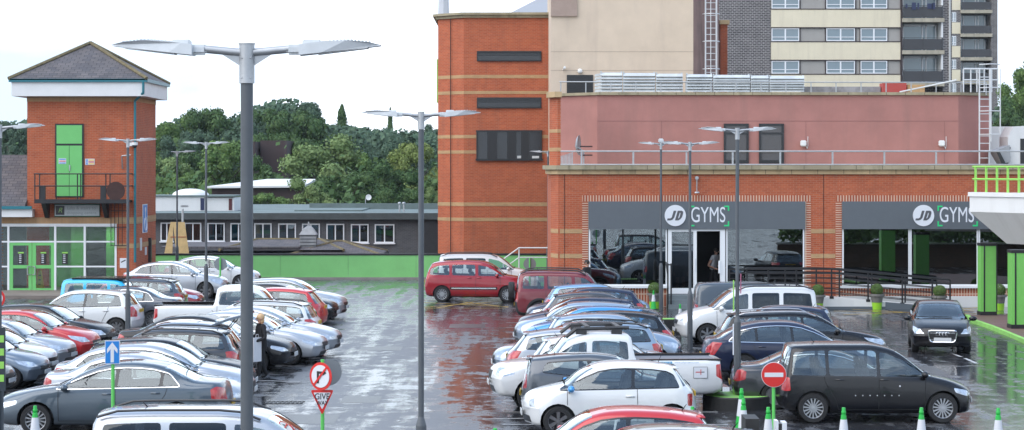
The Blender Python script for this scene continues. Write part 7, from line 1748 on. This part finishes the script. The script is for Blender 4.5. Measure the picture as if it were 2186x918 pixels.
# pickup extras: roof bars, decals
q = MB()
for sg in (-1, 1): q.tube([(.95, sg * .66, 1.66), (.72, sg * .64, 1.84), (-.25, sg * .62, 1.86), (-.48, sg * .62, 1.86)], .045, n=6)
for x in (.45, -.25): q.box(x - .05, x + .05, -.62, .62, 1.86, 1.90)
for x in (-.2, .6):
    for sg in (-1, 1): q.box(x - .12, x + .12, sg * .62 - .05, sg * .62 + .05, 1.72, 1.83)
obj('roof_bars', q, [RAIL], pk)
q = MB(); yd = .925
q.box(-1.42, -.95, yd, yd + .004, 1.05, 1.12, 0)
q.box(-2.22, -1.9, yd, yd + .004, .74, 1.00, 2); q.box(-2.21, -1.91, yd + .0045, yd + .006, .75, .99, 1); q.box(-2.15, -1.95, yd + .0065, yd + .008, .87, .89, 2); q.box(-2.075, -2.06, yd + .0065, yd + .0085, .82, .94, 3); q.box(-2.05, -1.95, yd + .0085, yd + .0095, .87, .89, 3)
q2 = MB(); q2.box(-2.5, -.72, -.74, .74, .75, 1.115); obj('load_bed_cover', q2, [mat('bed_grey', (.13, .14, .17), .35)], pk)
dc = obj('decal', q, [mat('decal_blue', (.12, .42, .68), .4), SIGNW, mat('decal_grey', (.12, .12, .12), .5), SIGNR], pk)
def side_text(body, size, m, x, y, z, par, **k):      # faces +Y of the pickup (towards the camera once it is turned)
    me = text_mesh(body, size, **k); me.transform(Matrix.Rotation(math.pi, 4, 'Z')); me.materials.append(m); o = bpy.data.objects.new('lettering', me); COL.objects.link(o); o.parent = par; o.location = (x, y, z); return o
side_text('PW ELECTRICAL', .062, SIGNW, -1.185, yd + .006, 1.085, pk, depth=.001)
side_text('www.sshprojects.com', .062, mat('decal_text', (.22, .35, .50), .5), -1.75, yd + .003, 1.10, pk, depth=.001)
car('aygo', 'parked_city_car', 'dark grey city car with upswept windows beside the white three door car', 'car', 1111, 'rear', 752, 47.9, 'grey', 'R', L=3.45, rot=-2, group=G1)
f5 = car('fiat', 'parked_city_car', 'rounded white three door car with bright blue wing mirror', 'car', 1114, 'front', 769, 45.6, 'white', 'L', L=3.62, rot=2.5, mirror='blue', group=G1)
car('hatch', 'parked_hatchback', 'red hatchback cut by the bottom edge in front of the white three door car', 'car', 1042, 'front', 868, 36.8, 'red', 'L', L=4.03, rot=1, group=G1)
car('hatch', 'parked_hatchback', 'dark car of which only the roof shows at the bottom edge', 'car', 1075, 'front', 907, 34.0, 'darkgrey', 'L', L=4.4, group=G1)
# right column
car('van', 'panel_van', 'dark grey panel van parked below the gym entrance', 'van', 1478, 'rear', 601, 72.6, 'vangrey', 'R', L=4.6, group=G1)
car('mpv', 'people_carrier', 'white people carrier with black roof rails and tinted rear windows', 'car', 1441, 'front', 610, 68.8, 'white', 'L', L=4.5, rot=3, group=G1)
car('small', 'parked_hatchback', 'dark navy hatchback with upright tail behind the long black saloon', 'car', 1793, 'rear', 651, 64.2, 'navy', 'L', L=3.6, group=G1)
car('estate', 'parked_estate', 'black estate with silver roof rails and long bonnet beyond the navy estate', 'car', 1899, 'front', 663, 61.2, 'black', 'R', L=4.8, rail='silver', group=G1)
car('swoop', 'parked_estate', 'navy estate with chrome window surround behind the black people carrier', 'car', 1500, 'rear', 683, 57.3, 'navy', 'R', L=4.6, group=G1)
car('saloon', 'parked_saloon', 'dark grey saloon half hidden behind the no entry sign', 'car', 1563, 'rear', 742, 50.6, 'darkgrey', 'R', L=4.6, rot=-3, group=G1, wheel='spoke')
mu = car('boxmpv', 'people_carrier', 'black square backed people carrier with big windows at the lower right', 'car', 1663, 'rear', 730, 48.0, 'black', 'R', L=4.2, rot=0, group=G1)
q = MB()
for k in range(7): q.ball((.42 - k * .155, -.945, .60), .012, .006, .012, 8, 5)
q.ball((.44, -.945, .80), .018, .006, .018, 8, 5); obj('rivets', q, [SIGNW], mu)
ad_ = car('hatch', 'approaching_hatchback', 'glossy black hatchback driving towards the camera with a tall chrome rimmed grille', 'car', 0, 'front', 641, 66.4, 'black', 'C', L=4.2, rot=-8, X0=PX(2004, 66.4), group='moving cars')
q = MB(); xf = 2.10
P = chaikin([(-.36, .36), (.36, .36), (.42, .70), (-.42, .70)], .08); q.prism(P, xf - .10, xf + .012, 'x', 0); n = len(P)
for i in range(n): a, c = P[i], P[(i + 1) % n]; q.cyl((xf + .015, a[0], a[1]), (xf + .015, c[0], c[1]), .020, n=6, mi=1)
for z in (.42, .62, .66): q.box(xf + .012, xf + .018, -.36, .36, z, z + .008, 1)
obj('front_grille', q, [GRILL, CHROME], ad_)
q = MB()
for k in range(4):
    M_ = Matrix.Translation((xf + .03, -.135 + k * .09, .60)) @ Matrix.Rotation(R(90), 4, 'Y')
    for j in range(16): a0, a1 = 2 * math.pi * j / 16, 2 * math.pi * (j + 1) / 16; q.cyl((.055 * math.cos(a0), .055 * math.sin(a0), 0), (.055 * math.cos(a1), .055 * math.sin(a1), 0), .009, n=5, M=M_)
obj('ring_emblem', q, [CHROME], ad_)
# back corner
car('mpv', 'off_roader', 'white off-roader parked behind the red people carrier', 'car', 930, 'rear', 541, 96.0, 'white', 'R', L=4.5, group='cars at the back by the hoarding')
car('crossmpv', 'people_carrier', 'bright red people carrier with silver side strips by the yellow hatching', 'car', 905, 'rear', 555, 90.0, 'crimson', 'R', L=4.32, rot=-3, group='cars at the back by the hoarding')
# ------------------------------------------------------------------ left hand block
car('swoop', 'parked_estate', 'white estate with roof bars by the green hoarding', 'car', 345, 'rear', 546, 98.3, 'white', 'R', L=4.35, group=G2)
car('swoop', 'parked_hatchback', 'silver-white liftback in front of the white estate, next to the lift tower corner', 'car', 256, 'rear', 557, 92.4, 'silver', 'R', L=4.5, rot=-2, group=G2, wheel='spoke')
car('hatch', 'parked_hatchback', 'red hatchback showing its roof edge and nose around the grey-brown estate', 'car', 432, 'front', 589, 82.6, 'crimson', 'R', L=4.1, group=G2)
car('estate', 'parked_estate', 'grey-brown estate with high red tail lamp left of the pickup cab', 'car', 396, 'rear', 594, 80.1, 'grey', 'L', L=4.5, group=G2)
c2 = car('suv', 'parked_small_car', 'bright blue small car with black roof outside the glazed lobby', 'car', 124, 'rear', 593, 77.6, 'cyan', 'R', L=3.8, group=G2)
for ch in list(c2.children):
    if ch.name.startswith(('spare_wheel', 'roof_rail')):
        for k in list(ch.children): bpy.data.objects.remove(k)
        bpy.data.objects.remove(ch)
q = MB(); q.rbox(-.45, 0, 1.575, 1.9, 1.35, .05, .3); obj('roof_panel', q, [PAINT['black']], c2)
car('saloon', 'parked_saloon', 'dark grey coupe tail between the white hatchback and the pickup bed', 'car', 388, 'rear', 610, 74.6, 'grey', 'L', L=4.4, group=G2)
car('small', 'parked_hatchback', 'white hatchback with dark windows in front of the lift lobby', 'car', 301, 'rear', 617, 71.8, 'white', 'L', L=3.95, rot=-4, group=G2, wheel='spoke')
car('hatch', 'parked_hatchback', 'silver hatchback at the far end of the left row nearest the hoarding', 'car', 741, 'front', 593, 79.6, 'silver', 'R', L=4.3, rot=-6, group=G2)
car('hatch', 'parked_hatchback', 'black hatchback beside the far silver one, nose into the lane', 'car', 721, 'front', 604, 77.2, 'black', 'R', L=4.2, rot=-6, group=G2)
car('hatch', 'parked_hatchback', 'bright red hatchback showing its tail to the lane', 'car', 697, 'rear', 613, 74.0, 'red', 'L', L=4.1, rot=-4, group=G2)
car('pickup', 'pickup_truck', 'white double cab pickup in the left block with black load bed rail', 'pickup', 325, 'rear', 607, 69.9, 'white', 'R', L=5.15, rot=0, group=G2)
car('estate', 'parked_estate', 'white estate with its tail to the lane and red wraparound lamp', 'car', 684, 'rear', 641, 66.8, 'white', 'L', L=4.5, rot=-4, group=G2)
car('saloon', 'parked_saloon', 'silver saloon with blunt chromed nose furthest into the lane', 'car', 728, 'front', 653, 64.3, 'silver', 'R', L=4.7, rot=-6, group=G2)
car('saloon', 'parked_saloon', 'pale silver saloon with black bumper strip and alloy wheel near the woman', 'car', 697, 'front', 663, 61.9, 'silver', 'R', L=4.7, rot=-6, group=G2, wheel='spoke')
car('saloon', 'parked_saloon', 'long black saloon with chrome window line, nose beside the standing woman', 'car', 629, 'front', 671, 59.6, 'black', 'R', L=4.85, rot=-4, group=G2)
c8 = car('hatch', 'parked_hatchback', 'dark hatchback with its tailgate raised beside the woman', 'car', 522, 'rear', 685, 57.2, 'bluegrey', 'L', L=4.0, group=G2)
q = MB()
vs = []
for sy in (-.58, .58):
    for x, z in ((-1.15, 1.42), (-1.62, 1.60), (-2.12, 1.72), (-2.14, 1.67), (-1.62, 1.53), (-1.15, 1.37)): vs.append((x, sy, z))
n = 6; q.add(vs, [tuple(range(n)), tuple(range(2 * n - 1, n - 1, -1))] + [(k, n + k, n + (k + 1) % n, (k + 1) % n) for k in range(n)])
tg_ = obj('tailgate', q, [PAINT['bluegrey']], c8)
q = MB()
for sy in (-.5, .5): q.cyl((-1.45, sy, 1.2), (-1.75, sy, 1.56), .014, n=6)
obj('gas_strut', q, [BLACKM], tg_)
car('estate', 'parked_estate', 'dark grey estate with red tail lamp just left of the near lamp post', 'car', 516, 'rear', 699, 54.8, 'darkgrey', 'L', L=4.3, group=G2)
car('hatch', 'parked_hatchback', 'black hatchback with long sloping windscreen behind the silver estate', 'car', 541, 'front', 720, 52.4, 'black', 'R', L=4.3, group=G2)
car('swoop', 'parked_estate', 'silver estate with chrome window line behind the blue arrow sign', 'car', 104, 'rear', 731, 50.2, 'silver', 'R', L=4.6, group=G2)
car('saloon', 'parked_saloon', 'pale silver saloon directly behind the slate grey saloon', 'car', 84, 'rear', 752, 48.0, 'silver', 'R', L=4.45, group=G2)
car('saloon', 'parked_saloon', 'slate grey saloon with chrome window surround behind the blue arrow sign post', 'car', 491, 'rear', 768, 45.8, 'slate', 'L', L=4.85, rot=0, group=G2)
car('mpv', 'people_carrier', 'silver estate roof with black rails cut by the bottom edge at the left', 'car', 176, 'rear', 868, 35.2, 'silver', 'R', L=4.75, group=G2)
# far left column
car('hatch', 'parked_hatchback', 'black hatchback with large headlamp at the left, behind the red one', 'car', 241, 'front', 648, 64.9, 'black', 'R', L=4.2, rot=-6, group=G2)
car('hatch', 'parked_hatchback', 'red hatchback nose between the black and the silver one at the left', 'car', 207, 'front', 661, 62.5, 'red', 'R', L=4.1, rot=-6, group=G2)
car('hatch', 'parked_hatchback', 'silver hatchback with dark headlamps at the left edge', 'car', 154, 'front', 680, 60.1, 'silver', 'R', L=4.1, rot=-6, group=G2)
car('small', 'parked_hatchback', 'small white hatchback nose behind the blue-grey one at the left edge', 'car', 113, 'front', 700, 57.7, 'white', 'R', L=3.7, rot=-6, group=G2)
car('small', 'parked_hatchback', 'blue-grey hatchback with silver wheel trim at the left edge', 'car', 96, 'front', 712, 55.3, 'bluegrey', 'R', L=3.8, rot=-5, group=G2)
car('hatch', 'parked_hatchback', 'dark grey hatchback whose front corner peeps past the left edge post', 'car', 19, 'front', 728, 52.9, 'darkgrey', 'R', L=4.1, rot=-5, group=G2)
# ------------------------------------------------------------------ separate pieces become parts of their own
def islands(me):
    par = list(range(len(me.vertices)))
    def fd(a):
        while par[a] != a: par[a] = par[par[a]]; a = par[a]
        return a
    for e in me.edges:
        a, b_ = fd(e.vertices[0]), fd(e.vertices[1])
        if a != b_: par[a] = b_
    g = {}
    for p in me.polygons: g.setdefault(fd(p.vertices[0]), []).append(p)
    return list(g.values())
def split_parts(o):
    me = o.data; gs = islands(me)
    if len(gs) < 2 or len(gs) > 60: return
    for g_ in gs:
        idx = {}; vs = []; fs = []; ms = []
        for p in g_:
            for v in p.vertices:
                if v not in idx: idx[v] = len(vs); vs.append(me.vertices[v].co.copy())
            fs.append([idx[v] for v in p.vertices]); ms.append(p.material_index)
        m = bpy.data.meshes.new(me.name); m.from_pydata(vs, [], fs)
        for k in me.materials: m.materials.append(k)
        m.polygons.foreach_set('material_index', ms); m.update(); autouv(m)
        n = bpy.data.objects.new(o.name.split('.')[0], m); COL.objects.link(n); n.parent = o.parent; n.location = o.location; n.rotation_euler = o.rotation_euler
    bpy.data.objects.remove(o)
for o in list(bpy.data.objects):
    if o.type == 'MESH' and o.parent and not o.children and o.name.split('.')[0] in ('band', 'brick_surround', 'brick_plinth', 'spandrel_panel', 'grey_panel', 'notice', 'panel', 'logo_bracket', 'decal'): split_parts(o)


# ------------------------------------------------------------------ air
hz = MB(); hz.box(-340, 340, -70, 570, -1.5, 36)
hm = bpy.data.materials.new('haze_air'); hm.use_nodes = True; ht = hm.node_tree; ht.nodes.clear()
ho = ht.nodes.new('ShaderNodeOutputMaterial'); hv = ht.nodes.new('ShaderNodeVolumePrincipled'); hv.inputs['Color'].default_value = (.86, .92, 1, 1); hv.inputs['Density'].default_value = .0001; hv.inputs['Anisotropy'].default_value = .2
ht.links.new(hv.outputs[0], ho.inputs['Volume'])
h_o = obj('haze', hz, [hm]); h_o['kind'] = 'stuff'
